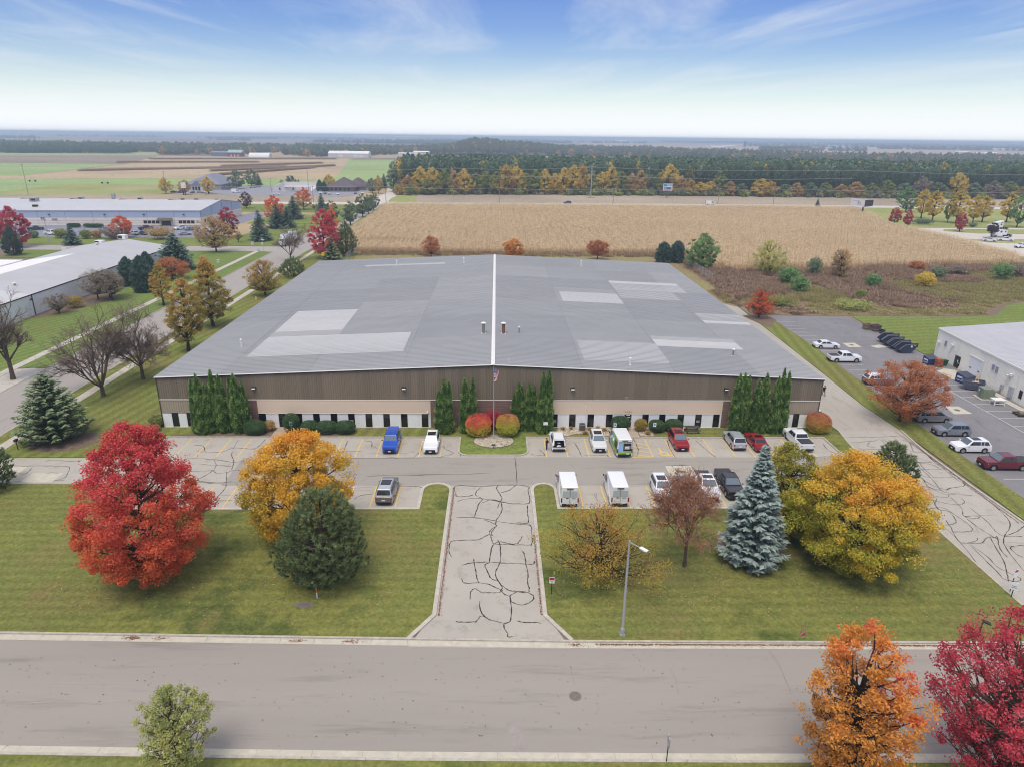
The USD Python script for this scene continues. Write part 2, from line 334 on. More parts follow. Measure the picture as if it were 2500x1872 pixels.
def bare(name, label, cat, loc, h, r, seed, twig=None, fork=0.22, levels=5, spread=0.75, group=None, leaves=0, leafkind='rust', size=.2, tr=None, kids=(6, 5, 5, 5, 4), rz=0.0, scale=None, up=0.35, twr=0.011):
    """A tree out of leaf: every limb forks again and again down to twigs; a few leaves may still hang on."""
    rng = np.random.default_rng(seed)
    root = thing(name, label, cat, loc, rz, group, scale)
    tr = tr or 0.016 * h + .06
    zf = fork * h
    mb = MB(); mb.tube([[0, 0, 0], [.02, .0, zf * .3], [0, .03, zf * .7], [0, 0, zf]], [tr * 1.35, tr * 1.02, tr * .95, tr * .9], 9); mb.put('trunk', BARK, root, smooth=True)
    mb, tw, ends = MB(), MB(), []
    def sizeof(d): return 1.0 / math.sqrt((d[0] ** 2 + d[1] ** 2) / r ** 2 + (d[2] / (h - zf)) ** 2)
    def grow(a, d, L, rad, lev):
        n = 5 if lev < 2 else 4 if lev < 3 else 3
        p = [np.array(a, float)]; d = d / np.linalg.norm(d)
        for i in range(n - 1):
            d = d + rng.normal(0, .10 + .03 * lev, 3) + [0, 0, up * .12]; d /= np.linalg.norm(d)
            p.append(p[-1] + d * L / (n - 1))
        p = np.array(p)
        if lev < 3: mb.tube(p, np.linspace(rad, rad * .5, n), (7, 5, 4)[lev])
        else: tw.tube(p, np.maximum(np.linspace(rad, rad * .4, n), twr), 3)
        if lev >= levels - 2: ends.append(p[-1])
        if lev >= levels - 1: return
        for k in range(kids[min(lev + 1, 4)]):
            s = rng.uniform(.28, 1.0); i = s * (n - 1); i0 = min(int(i), n - 2)
            q = p[i0] + (p[i0 + 1] - p[i0]) * (i - i0)
            side = np.cross(d, rng.normal(size=3)); side /= np.linalg.norm(side)
            grow(q, d * rng.uniform(.7, 1.2) + side * rng.uniform(.45, 1.0), L * rng.uniform(.42, .66), max(rad * .5, twr), lev + 1)
    for k in range(kids[0]):
        a = 2 * PI * (k + rng.uniform(-.3, .3)) / kids[0]; e = rng.uniform(.15, 1.0) if k else .05
        d = np.array([math.cos(a) * e * spread * 1.5, math.sin(a) * e * spread * 1.5, 1.0]); d /= np.linalg.norm(d)
        grow([0, 0, zf * rng.uniform(.85, 1)], d, sizeof(d) * .66, tr * .52, 0)
    mb.put('limbs', BARK, root); tw.put('twigs', twig or TWIG, root)
    if leaves:
        e = np.array(ends); c = e[rng.integers(0, len(e), leaves)] + rng.normal(0, .22, (leaves, 3))
        v, f = leaf_quads(rng, c, leaves, size); mb = MB()
        mb.add(v, f, np.repeat(np.clip(rng.normal(.5, .25, leaves), 0, 1), 4)); mb.put('crown', LEAF[leafkind], root, tint=True)
    return root

def spruce(name, label, cat, loc, h, r, kind, seed, group=None, step=0.42, per=11, z0=0.5, droop=0.25, sprays=11, size=.55, prof=None, rz=0.0, scale=None, tip=.25):
    """A conifer: whorls of boughs, each carrying flat sprays of needles."""
    rng = np.random.default_rng(seed)
    root = thing(name, label, cat, loc, rz, group, scale)
    mb = MB(); mb.tube([[0, 0, 0], [0, 0, h * .5], [0, 0, h]], [.018 * h + .06, .011 * h + .03, .012], 7); mb.put('trunk', BARK_DARK, root)
    prof = prof or [(0, .9), (.08, 1), (.5, .58), (.9, .14), (1, .03)]
    wood, cr = MB(), MB(); C, D, T, S = [], [], [], []
    z = z0
    while z < h * .985:
        t = (z - z0) / (h - z0); R = r * profile(t, prof)
        m = max(4, int(per * (.5 + .6 * R / r)))
        for k in range(m):
            a = 2 * PI * (k + rng.uniform(-.35, .35)) / m; L = R * rng.uniform(.72, 1.12)
            u = np.array([math.cos(a), math.sin(a), 0.0]); w = np.array([-u[1], u[0], 0])
            q = max(3, int(sprays * (.35 + .65 * L / r)))
            s = np.linspace(.22, 1, q)
            zz = z + rng.uniform(-.15, .15) + L * (-droop * np.sin(s * PI * .75) + tip * s ** 2 * .6)
            pts = u * (s * L)[:, None] + np.array([0, 0, 1]) * zz[:, None]
            if R > .5: wood.tube([[0, 0, z], pts[q // 2], pts[-1]], [.03, .02, .008], 3)
            for sgn in (-1, 0, 1):
                dirn = u * (.75 + .25 * (sgn == 0)) + w * sgn * .75 + np.array([0, 0, -.22]) + rng.normal(0, .16, (q, 3))
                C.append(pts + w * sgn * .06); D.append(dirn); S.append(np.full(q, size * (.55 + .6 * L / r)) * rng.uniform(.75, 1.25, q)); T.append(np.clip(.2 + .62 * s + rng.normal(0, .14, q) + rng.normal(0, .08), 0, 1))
        z += step * rng.uniform(.8, 1.2) * (1 - .35 * t)
    C, D, S, T = np.vstack(C), np.vstack(D), np.concatenate(S), np.concatenate(T)
    D /= np.linalg.norm(D, axis=1, keepdims=True)
    up = np.array([0, 0, 1.0]) + rng.normal(0, .35, C.shape); b = np.cross(D, up); b /= np.linalg.norm(b, axis=1, keepdims=True)
    nn = np.cross(b, D)
    s = S[:, None]
    v = np.stack([C - D * s * .2, C + D * s * .25 + b * s * .3 - nn * s * .1, C + D * s * .85, C + D * s * .25 - b * s * .3 - nn * s * .1], 1).reshape(-1, 3)
    cr.add(v, np.arange(len(C))[:, None] * 4 + [[0, 1, 2, 3]], np.repeat(T, 4))
    wood.put('boughs', BARK_DARK, root); cr.put('crown', LEAF[kind], root, tint=True)
    return root

def pine(name, label, cat, loc, h, r, seed, kind='pine', group=None, tufts=900, needles=26, z0=None, prof=UMBRELLA, tl=.34, rz=0.0, scale=None, lump=.4, limbs=40, hollow=.6):
    """A pine: tufts of needles, like upright brushes, at the ends of the limbs."""
    rng = np.random.default_rng(seed)
    root = thing(name, label, cat, loc, rz, group, scale)
    z0 = .1 * h if z0 is None else z0
    mb = MB(); mb.tube([[0, 0, 0], [.05, 0, h * .4], [0, .05, h * .9]], [.02 * h + .05, .014 * h + .03, .03], 8); mb.put('trunk', BARK_DARK, root)
    p, o, t = crown_points(rng, tufts, r, z0, h, prof, hollow, lump, seed)
    mb = MB()
    for i in rng.choice(tufts, limbs, replace=False):
        zz = max(z0 * .6, p[i][2] - np.linalg.norm(p[i][:2]) * .45)
        limb(mb, rng, [0, 0, min(zz, h * .85)], p[i], .012 * h, 4, sag=.1)
    mb.put('limbs', BARK_DARK, root)
    ax = o * .55 + [0, 0, .75] + rng.normal(0, .25, p.shape); ax /= np.linalg.norm(ax, axis=1, keepdims=True)
    n = tufts * needles; i = np.repeat(np.arange(tufts), needles)
    d = rng.normal(size=(n, 3)) * .62 + ax[i]; d /= np.linalg.norm(d, axis=1, keepdims=True)
    b0 = p[i] + ax[i] * (rng.random(n) * tl * 1.3 - tl * .5)[:, None]
    L = (tl * rng.uniform(.7, 1.25, n))[:, None]
    w = np.cross(d, rng.normal(size=(n, 3))); w /= np.linalg.norm(w, axis=1, keepdims=True)
    wd = .045 * (tl / .34)
    v = np.stack([b0 - w * wd, b0 + w * wd, b0 + d * L], 1).reshape(-1, 3)
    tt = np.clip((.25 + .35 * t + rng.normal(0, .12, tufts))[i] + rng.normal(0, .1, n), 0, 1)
    mb = MB(); mb.add(v, np.arange(n * 3).reshape(-1, 3), np.repeat(tt, 3)); mb.put('crown', LEAF[kind], root, tint=True)
    return root

def spires(name, label, cat, loc, parts, seed, kind='cedar', group=None, dens=420, size=.24, belly=None, rz=0.0, scale=None):
    """Arborvitae: close-packed columns (dx, dy, height, radius), skinned with small upright sprays."""
    rng = np.random.default_rng(seed)
    root = thing(name, label, cat, loc, rz, group, scale)
    belly = belly or [(0, .8), (.1, 1), (.3, .96), (.55, .8), (.78, .55), (.92, .28), (1, .03)]
    mb = MB()
    for dx, dy, h, r in parts: mb.tube([[dx * .6, dy * .6, 0], [dx, dy, h * .4]], [.12, .08], 6)
    mb.put('trunk', BARK_DARK, root)
    core, cr = MB(), MB()
    for dx, dy, h, r in parts:
        r *= .9
        zz = np.linspace(.04, .98, 14)
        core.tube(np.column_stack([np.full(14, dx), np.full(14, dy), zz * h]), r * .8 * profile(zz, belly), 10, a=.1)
        n = int(dens * h * r * 2 * PI / 4)
        w = np.cumsum(profile(np.linspace(0, 1, 64), belly) + .05); w /= w[-1]
        t = np.interp(rng.random(n), w, np.linspace(0, 1, 64)); ph = rng.uniform(0, 2 * PI, n)
        lo = meshkit.noise(np.stack([np.cos(ph) * r * 2.2 + 9, np.sin(ph) * r * 2.2 + 9, t * h * 1.5], 1), seed)
        lo = np.clip((lo - .5) * 1.7 + .5, 0, 1); rr = r * profile(t, belly) * (.72 + .46 * lo) * rng.uniform(.88, 1.08, n)
        u = np.stack([np.cos(ph), np.sin(ph), np.zeros(n)], 1)
        c = u * rr[:, None] + np.column_stack([np.full(n, dx), np.full(n, dy), t * h])
        d = u * .55 + [0, 0, .8] + rng.normal(0, .3, (n, 3)); d /= np.linalg.norm(d, axis=1, keepdims=True)
        b = np.cross(d, u * .6 + rng.normal(0, .5, (n, 3))); b /= np.linalg.norm(b, axis=1, keepdims=True)
        s = (size * rng.uniform(.7, 1.3, n))[:, None]
        v = np.stack([c - d * s * .4, c + b * s * .3, c + d * s * .75, c - b * s * .3], 1).reshape(-1, 3)
        cr.add(v, np.arange(n)[:, None] * 4 + [[0, 1, 2, 3]], np.repeat(np.clip(.15 + .65 * lo + rng.normal(0, .14, n), 0, 1), 4))
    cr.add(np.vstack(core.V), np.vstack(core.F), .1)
    cr.put('crown', LEAF[kind], root, tint=True)
    return root

def shrub(name, label, cat, loc, h, rx, ry, seed, kind='box', group=None, n=2600, size=.13, shape=2.6, z0=.02, loose=.1, core=True, tintf=None, rz=0.0, scale=None, stems=4):
    """A bush: leaves over a lumpy rounded body with a few stems inside."""
    rng = np.random.default_rng(seed)
    root = thing(name, label, cat, loc, rz, group, scale)
    d = rng.normal(size=(n, 3)); d[:, 2] = np.abs(d[:, 2]) * np.where(rng.random(n) < .25, -.8, 1)
    d /= np.linalg.norm(d, axis=1, keepdims=True)
    k = (np.abs(d) ** shape).sum(1) ** (-1 / shape)
    lo = meshkit.noise(d * 3.1 + seed, seed)
    s = k * (1 - loose + 2 * loose * lo) * (1 - loose * 1.6 * rng.random(n) ** 2)
    c = d * s[:, None] * [rx, ry, h / 2] + [0, 0, h / 2 + z0]
    v, f = leaf_quads(rng, c, n, size, .3, d, .9)
    t = np.clip(c[:, 2] / h, 0, 1)
    tint = tintf(t, lo, rng.random(n)) if tintf else .25 + .5 * lo + rng.normal(0, .16, n)
    mb = MB()
    for i in range(stems):
        a = 2 * PI * i / stems + 1; mb.tube([[.08 * math.cos(a), .08 * math.sin(a), 0], [rx * .45 * math.cos(a), ry * .45 * math.sin(a), h * .6]], [.035, .015], 4)
    mb.put('stems', BARK_DARK, root)
    mb = MB(); mb.add(v, f, np.repeat(np.clip(tint, 0, 1), 4))
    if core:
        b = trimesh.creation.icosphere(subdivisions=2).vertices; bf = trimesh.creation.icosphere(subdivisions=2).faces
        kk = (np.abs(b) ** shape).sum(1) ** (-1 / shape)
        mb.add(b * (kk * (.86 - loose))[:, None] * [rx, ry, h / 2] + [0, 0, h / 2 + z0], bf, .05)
    mb.put('crown', LEAF[kind], root, tint=True)
    return root
# ---- ground, roads, pavements
def field(name, ramp, scale=.05, detail=5, stripe=None, samt=.35, fine=None, rough=.95):
    """Farm ground or turf: large soft patches, finer blotches and, when asked, rows or mowing stripes (direction, spacing)."""
    ramp = [(p, tuple(.95 * (.93 * v + .07 * sum(c) / 3) for v in c)) for p, c in ramp]
    n = {'g': ('geometry', {}), 'n': ('noise_texture', {'scale': scale, 'detail': detail, 'roughness': .62}), 'r': ('rgb_ramp', {'ramp': ramp}),
         'f': ('noise_texture', {'scale': fine or 2.5, 'detail': 4.0, 'roughness': .7}), 'fr': ('rgb_ramp', {'ramp': [(.25, (.62,) * 3), (.5, (1,) * 3), (.75, (1.4,) * 3)]}),
         'mx': ('mix_color', {'blend_type': 'multiply', 'fac': 1.0}), 'p': ('principled_bsdf', {'roughness': rough, 'specular_ior_level': .08})}
    l = [('g.position', 'n.vector'), ('n.fac', 'r.fac'), ('g.position', 'f.vector'), ('f.fac', 'fr.fac'), ('r.color', 'mx.a'), ('fr.color', 'mx.b')]
    out = 'mx.result'
    if stripe:
        ang, gap = stripe
        n['mp'] = ('mapping', {'rotation': (0, 0, -ang), 'scale': (1, 1, 0)})
        n['w'] = ('wave_texture', {'wave_type': 'bands', 'bands_direction': 'y', 'scale': 2 * PI / (20 * gap), 'distortion': 1.2, 'detail': 2.0, 'detail_scale': .4})
        n['wr'] = ('rgb_ramp', {'ramp': [(0, (1 - samt,) * 3), (1, (1 + samt * .7,) * 3)]})
        n['m2'] = ('mix_color', {'blend_type': 'multiply', 'fac': 1.0})
        l += [('g.position', 'mp.vector'), ('mp.vector', 'w.vector'), ('w.fac', 'wr.fac'), ('mx.result', 'm2.a'), ('wr.color', 'm2.b')]; out = 'm2.result'
    l.append((out, 'p.base_color'))
    return graph(name, n, l)

G_GREEN, G_DARK, G_BROWN, G_OLIVE = lin(114, 120, 60), lin(86, 98, 48), lin(128, 108, 76), lin(124, 118, 66)
LAWN = field('turf', [(.30, G_BROWN), (.40, G_OLIVE), (.47, G_GREEN), (.53, lin(124, 126, 62)), (.60, G_DARK), (.66, G_OLIVE), (.73, G_BROWN)], scale=.055, detail=7, stripe=(.0, 1.25), samt=.09, fine=3.2)
LAWN_SIDE = field('turf_side', [(.25, G_BROWN), (.4, lin(122, 118, 66)), (.52, lin(118, 126, 60)), (.75, lin(128, 134, 64))], scale=.05, detail=6, stripe=(math.radians(80), 1.9), samt=.15, fine=3.0)
LAWN_GREEN = field('turf_green', [(.25, lin(122, 122, 64)), (.45, lin(116, 130, 62)), (.7, lin(126, 140, 70)), (.85, lin(134, 138, 72))], scale=.05, detail=6, stripe=(math.radians(10), 2.2), samt=.10, fine=2.0)
LAWN_LEFT = field('turf_left', [(.25, lin(116, 112, 62)), (.42, lin(110, 128, 64)), (.7, lin(118, 134, 66)), (.85, lin(134, 120, 70))], scale=.06, detail=6, stripe=(math.radians(70), 1.8), samt=.14, fine=2.4)
CONCRETE = mat('concrete', lin(184, 177, 166), .9, var=.16, scale=1.3, spec=.2)
CONCRETE_WARM = mat('concrete_warm', lin(188, 182, 166), .9, var=.14, scale=1.6, spec=.2)
CONCRETE_KERB = mat('concrete_kerb', lin(176, 169, 158), .9, var=.22, scale=2.2, spec=.2)
def paving(name, base, var=.10, big=.12, speck=.5, streak=None, rough=.92):
    n = {'g': ('geometry', {}), 'm': ('mapping', {'scale': streak or (1, 1, 1)}), 'n': ('noise_texture', {'scale': big, 'detail': 6.0, 'roughness': .6}),
         'r': ('rgb_ramp', {'ramp': [(.25, tuple(c * (1 - var) for c in base)), (.5, base), (.75, tuple(c * (1 + var * .8) for c in base))]}),
         'v': ('noise_texture', {'scale': 26.0, 'detail': 3.0, 'roughness': .8}), 'vr': ('rgb_ramp', {'ramp': [(.28, (1 - speck * .5,) * 3), (.5, (1,) * 3), (.72, (1 + speck * .35,) * 3)]}),
         's': ('noise_texture', {'scale': .55, 'detail': 5.0, 'roughness': .75}), 'sr': ('rgb_ramp', {'ramp': [(.3, (.78,) * 3), (.46, (1,) * 3), (1, (1.03,) * 3)]}),
         'a': ('mix_color', {'blend_type': 'multiply', 'fac': 1.0}), 'b': ('mix_color', {'blend_type': 'multiply', 'fac': 1.0}), 'p': ('principled_bsdf', {'roughness': rough, 'specular_ior_level': .2})}
    return graph(name, n, [('g.position', 'm.vector'), ('m.vector', 'n.vector'), ('n.fac', 'r.fac'), ('g.position', 'v.vector'), ('v.fac', 'vr.fac'), ('m.vector', 's.vector'), ('s.fac', 'sr.fac'), ('r.color', 'a.a'), ('vr.color', 'a.b'), ('a.result', 'b.a'), ('sr.color', 'b.b'), ('b.result', 'p.base_color')])
ASPHALT_STREET = paving('street_paving', lin(153, 146, 138), .10, .10, .34, (.12, 1.2, 1))
ASPHALT_LANE = paving('lane_paving', lin(154, 148, 140), .06, .14, .22, (.15, 1.1, 1))
ASPHALT_OLD = paving('old_paving', lin(172, 166, 156), .08, .18, .42)
ASPHALT_DARK = paving('dark_paving', lin(128, 126, 128), .13, .16, .4)
ASPHALT_LEFT = paving('side_street_paving', lin(158, 152, 146), .06, .12, .25, (1.1, .12, 1))
LOT_GREY = paving('far_lot_paving', lin(142, 142, 148), .1, .1, .3)
ROAD_PALE = paving('highway_paving', lin(196, 190, 180), .05, .1, .2)
TAR = mat('tar', lin(62, 57, 56), .75, var=.3, scale=1.5, spec=.3)
PAINT_Y = mat('yellow_paint', lin(226, 188, 92), .8, var=.16, scale=3)
PAINT_W = mat('white_paint', lin(206, 202, 196), .8, var=.16, scale=3)
GRAVEL = graph('gravel', {'g': ('geometry', {}), 'v': ('voronoi_texture', {'scale': 9.0}), 'r': ('rgb_ramp', {'ramp': [(0, lin(120, 108, 94)), (.4, lin(168, 156, 138)), (.8, lin(204, 192, 172))]}), 's': ('separate_color', {}), 'p': ('principled_bsdf', {'roughness': .9}), 'b': ('bump', {'strength': 1.0, 'distance': .05})},
               [('g.position', 'v.vector'), ('v.color', 's.color'), ('s.r', 'r.fac'), ('r.color', 'p.base_color'), ('v.distance', 'b.height'), ('b.normal', 'p.normal')])
MULCH = mat('mulch', lin(112, 96, 80), .95, var=.35, scale=2.5)

S = dict(kind='structure')
# the plain, out to the horizon: a patchwork of fields
PLAIN = graph('plain', {'g': ('geometry', {}), 'm': ('mapping', {'scale': (.0016, .0030, 0), 'rotation': (0, 0, .06)}), 'v': ('voronoi_texture', {'scale': 1.0, 'metric': 'chebychev', 'randomness': .8}), 's': ('separate_color', {}),
    'r': ('rgb_ramp', {'interpolate': False, 'ramp': [(0, lin(150, 138, 116)), (.2, lin(128, 116, 104)), (.38, lin(168, 150, 118)), (.55, lin(138, 126, 112)), (.68, lin(116, 128, 80)), (.78, lin(176, 154, 122)), (.9, lin(132, 120, 104)), (1, lin(132, 120, 104))]}),
    'n': ('noise_texture', {'scale': .02, 'detail': 6.0}), 'nr': ('rgb_ramp', {'ramp': [(.3, (.84,) * 3), (.7, (1.12,) * 3)]}), 'x': ('mix_color', {'blend_type': 'multiply', 'fac': 1.0}), 'p': ('principled_bsdf', {'roughness': .95, 'specular_ior_level': .05})},
    [('g.position', 'm.vector'), ('m.vector', 'v.vector'), ('v.color', 's.color'), ('s.g', 'r.fac'), ('g.position', 'n.vector'), ('n.fac', 'nr.fac'), ('r.color', 'x.a'), ('nr.color', 'x.b'), ('x.result', 'p.base_color')])
mb = MB()
ang = np.linspace(0, 2 * PI, 97)[:-1]; rad = [0, 60, 250, 900, 3000, 7000, 13000]
pts = [[0, 0, -.03]] + [[r * math.cos(a), r * math.sin(a), -.03] for r in rad[1:] for a in ang]
fc = [[0, 1 + k, 1 + (k + 1) % 96] for k in range(96)]
mb.add(pts, fc)
mb.add(pts, [[1 + (i - 1) * 96 + k, 1 + i * 96 + k, 1 + i * 96 + (k + 1) % 96, 1 + (i - 1) * 96 + (k + 1) % 96] for i in range(1, 6) for k in range(96)])
ground = mb.put('ground', PLAIN, **S)

def curve(pts, n=6, closed=False):
    """A smooth line through the points."""
    p = np.asarray(pts, float)
    if len(p) < 3: return p
    q = np.vstack([p[-1], p, p[0], p[1]]) if closed else np.vstack([2 * p[0] - p[1], p, 2 * p[-1] - p[-2]])
    out = []
    for i in range(1, len(q) - 2):
        for t in np.linspace(0, 1, n, endpoint=False):
            a, b, c, d = q[i - 1:i + 3]
            out.append(.5 * (2 * b + (c - a) * t + (2 * a - 5 * b + 4 * c - d) * t * t + (3 * b - 3 * c + d - a) * t ** 3))
    if not closed: out.append(q[-2])
    return np.array(out)

def arc(cx, cy, rx, ry, a0, a1, n=12):
    return [(cx + rx * math.cos(math.radians(a)), cy + ry * math.sin(math.radians(a))) for a in np.linspace(a0, a1, n)]

# --- the front street with its gutters and kerbs
KN = [(-130, 48.2), (-75, 47.0), (-40, 45.85), (-23.4, 45.35), (-6.9, 44.85), (5.9, 44.45), (26, 44.15), (46.5, 43.9), (46.5, 43.9)][:-1]     # back edge of the far kerb
KS = [(-130, 36.9), (-75, 35.6), (-32.2, 34.1), (-5.5, 33.3), (15.7, 32.9), (40, 32.6), (75, 32.4), (130, 32.4)]                              # back edge of the near kerb
KN2 = [(56.0, 43.8), (75, 43.7), (130, 43.7)]
street = Polygon(KS + [(130, 43.2), (56, 43.2), (46.5, 43.3)] + [(x, y - .62) for x, y in KN[::-1]])
MB().sheet(street.buffer(.1), 0.0).put('street', ASPHALT_STREET, **S)
rng = random.Random(5)
def lerpline(L, x): return float(np.interp(x, [p[0] for p in L], [p[1] for p in L]))
def kerb_run(parent, line, w, h, m, piece=3.0, name='kerb_stone', gap=.016, z=0.0):
    """A kerb along the line, laid as separate stones."""
    ls = LineString(line); L = ls.length; n = max(1, round(L / piece))
    from shapely.ops import substring
    for k in range(n):
        q = substring(ls, L * k / n + gap / 2, L * (k + 1) / n - gap / 2)
        MB().slab(q.buffer(w / 2, cap_style=2, join_style=2), z, z + h).put(name, m, parent)
def group_struct(name):
    path = numbered('/World', name); x = UsdGeom.Xform.Define(stage, path); place(x); tag(x.GetPrim(), kind='structure'); return path
fk = group_struct('street_kerb')
kerb_run(fk, [(x, y - .1) for x, y in KN if x > -80], .2, .13, CONCRETE_KERB, 4.2)
kerb_run(fk, [(x, y - .1) for x, y in KN2 if x < 80], .2, .13, CONCRETE_KERB, 4.2)
nk = group_struct('near_kerb')
kerb_run(nk, [(x, y + .1) for x, y in KS if -80 < x < 80], .2, .13, CONCRETE_KERB, 4.2)
def gutter(parent, L, off, x0, x1, w):
    x = x0
    while x < x1:
        d = rng.uniform(2.2, 4.6); a, b = x + .012, min(x + d, x1) - .012
        MB().slab(Polygon([(a, lerpline(L, a) + off), (b, lerpline(L, b) + off), (b, lerpline(L, b) + off + w), (a, lerpline(L, a) + off + w)]), .003, .012 + rng.uniform(0, .004)).put('gutter_slab', CONCRETE_WARM, parent)
        x += d
gutter(fk, KN + KN2, -.2 - .62, -66, 70, .62)
gutter(nk, KS, .2, -50, 60, .58)

# --- lawns
def lawn(name, poly, m, h=.10): return MB().slab(Polygon(poly) if not hasattr(poly, 'area') else poly, -.02, h).put(name, m, **S)
PEN_L = [(-5.3, 69.3)] + arc(-6.75, 69.3, 1.45, 1.35, 0, 180) + [(-8.25, 65.2)]
PEN_R = [(4.35, 69.3)] + arc(5.5, 69.3, 1.15, 1.35, 180, 0) + [(6.75, 65.2)]
front_left = Polygon([(-62.2, 46.6)] + [p for p in KN if -62 < p[0] < -7] + [(-6.75, 44.85), (-5.3, 47.65)] + PEN_L + [(-39.5, 65.2), (-40.6, 66.5), (-41.0, 69.3), (-42.3, 70.8), (-62.2, 70.8)])
lawn('lawn', front_left, LAWN)
front_right = Polygon([(5.95, 44.45), (26, 44.15), (44.9, 43.95), (45.9, 48), (45.9, 60.5), (46.3, 63), (48.6, 69.2), (47.8, 71), (45.5, 71.6), (38, 71.6), (33.5, 70.4), (30.5, 66.5), (29, 65.25)] + PEN_R[::-1] + [(4.35, 47.55)])
lawn('lawn', front_right, LAWN)
lawn('lawn', [(-62.2, 77.7), (-43.6, 77.7), (-43.6, 83.9), (-4.7, 83.9), (-4.7, 87.6), (-45.6, 87.6), (-45.6, 178), (-47, 236), (-62.2, 236)], LAWN_SIDE)
flagisle = Polygon([(-4.7, 83.9), (-4.7, 79.6)] + arc(-3.4, 79.6, 1.3, 1.25, 180, 270, 6) + arc(2.8, 79.6, 1.25, 1.25, 270, 360, 6) + [(4.05, 83.9), (4.05, 87.6), (-4.7, 87.6)])
lawn('lawn', flagisle, LAWN_GREEN)
lawn('lawn', [(4.05, 83.9), (44.5, 83.9), (44.6, 79.6)] + arc(45.7, 79.4, 1.15, 1.1, 180, 330, 8) + [(47.0, 82.5), (47.6, 86), (47.4, 88.2), (46.6, 87.6), (4.05, 87.6)], LAWN)
lawn('lawn', [(56.5, 43.8), (60.6, 43.8), (59.9, 68), (60.0, 80), (60.3, 89), (61, 103.7), (62.1, 127), (62.1, 151.2), (58.6, 151.2), (58.3, 160), (57.6, 138), (56.7, 112), (56.0, 96), (56.5, 86.4)], LAWN_SIDE)
lawn('lawn', [(81.6, 150.7), (80.7, 135), (81.2, 121.9), (83, 121.9), (140, 121.9), (170, 150), (170, 168), (133, 166.1), (126.2, 162.7), (116, 152), (103.7, 150.5)], LAWN_GREEN)
lawn('lawn', [(x, y) for x, y in KS if -80 < x < 80] + [(80, 18), (-80, 18)], LAWN)
# between the side street and its pavements
WALK_E, WALK_W = (-63.7, -62.2), (-82.9, -81.3)
for y0, y1 in ((48, 70.6), (77.9, 240)): lawn('verge', [(-65.5, y0), (-63.72, y0), (-63.72, y1), (-65.5, y1)], LAWN_SIDE)
lawn('verge', [(-81.28, 48), (-76.6, 48), (-76.6, 98), (-81.28, 98)], LAWN_SIDE)
lawn('verge', [(-81.28, 112), (-76.6, 112), (-76.6, 236.5), (-81.28, 236.5)], LAWN_LEFT)
lawn('lawn', [(-101, 40), (-82.92, 40), (-82.92, 237.5), (-101, 237.5), (-127, 237.5), (-160, 237.5), (-160, 222), (-101.2, 222)], LAWN_LEFT)
lawn('lawn', [(-420, 249.3), (-79.6, 249.3), (-79, 262), (-84, 276), (-114, 276), (-114, 269), (-420, 269)], LAWN_GREEN)
lawn('lawn', [(-125.5, 365), (-72.6, 365), (-72.6, 404), (-330, 404), (-330, 365)], LAWN_GREEN)
lawn('lawn', [(-112, 316), (-72.2, 316), (-72.4, 352), (-112, 352)], LAWN_GREEN)
lawn('lawn', [(-98, 280), (-80.5, 280), (-73, 312), (-98, 312)], LAWN_GREEN)
lawn('lawn', [(-64.6, 262), (-60, 262), (-60.2, 300), (-62.5, 330), (-64.3, 404), (-65.7, 404), (-65.4, 330)], LAWN_GREEN)

# --- the parking lot, the drives and the loading lane
lot = unary_union([Polygon([(-43.8, 65.0), (56, 65.0), (56, 84.2), (-43.8, 84.2)]), Polygon([(-66, 70.5), (-43, 70.5), (-43, 77.9), (-66, 77.9)])])
parking = MB().sheet(lot, 0.0).put('parking_lot', ASPHALT_OLD, **S)
MB().slab(Polygon([(-31.5, 70.5), (47, 70.5), (49.6, 74), (50.6, 77.9), (46.8, 77.75), (-31.5, 77.75)]), -.02, .004).put('driving_lane', ASPHALT_LANE, **S)
drive = MB().sheet(Polygon([(-6.9, 43.9), (5.95, 43.6), (4.35, 47.6), (4.35, 70.45), (-5.3, 70.45), (-5.3, 47.7)]), .003).put('driveway', ASPHALT_OLD, **S)
side = MB().sheet(Polygon([(44.8, 43.2), (56.6, 43.2), (56.1, 62), (55.7, 70.4), (55.7, 79), (56.4, 86.5), (46.6, 86.5), (45, 78), (45, 70)]), .0035).put('side_drive', ASPHALT_OLD, **S)
MB().sheet(Polygon([(46.4, 86.4), (56.5, 86.4), (56, 96), (56.7, 112), (57.6, 138), (58.3, 161), (56, 178), (44.6, 178), (44.6, 87.5), (46.4, 88.2)]), .004).put('loading_lane', paving('loading_paving', lin(168, 162, 152), .07, .12, .3, (1, .2, 1)), **S)

pk = group_struct('lot_kerb')
kerb_run(pk, [(-43.6, 77.7), (-43.6, 83.8), (-30.0, 83.8)], .17, .14, CONCRETE_KERB)
kerb_run(pk, [(-28.2, 83.8), (-4.75, 83.8), (-4.75, 79.6)] + arc(-3.4, 79.6, 1.36, 1.3, 180, 270, 6)[1:] + arc(2.8, 79.6, 1.32, 1.3, 270, 360, 6) + [(4.12, 83.8), (18.1, 83.8)], .22, .14, CONCRETE_KERB)
kerb_run(pk, [(19.5, 83.8), (44.45, 83.8), (44.5, 79.5)] + arc(45.7, 79.4, 1.2, 1.15, 180, 335, 8)[1:] + [(47.1, 82.5), (47.7, 86.2)], .22, .14, CONCRETE_KERB)
kerb_run(pk, [(-7.0, 44.75), (-5.15, 47.65), (-5.1, 69.3)] + arc(-6.75, 69.3, 1.62, 1.52, 0, 180)[1:] + [(-8.4, 65.15), (-39.4, 65.15)], .36, .135, CONCRETE)
kerb_run(pk, [(6.15, 44.45), (4.22, 47.5), (4.18, 69.3)] + arc(5.52, 69.3, 1.32, 1.5, 180, 0)[1:] + [(6.88, 65.15), (28.6, 65.15)], .34, .135, CONCRETE)
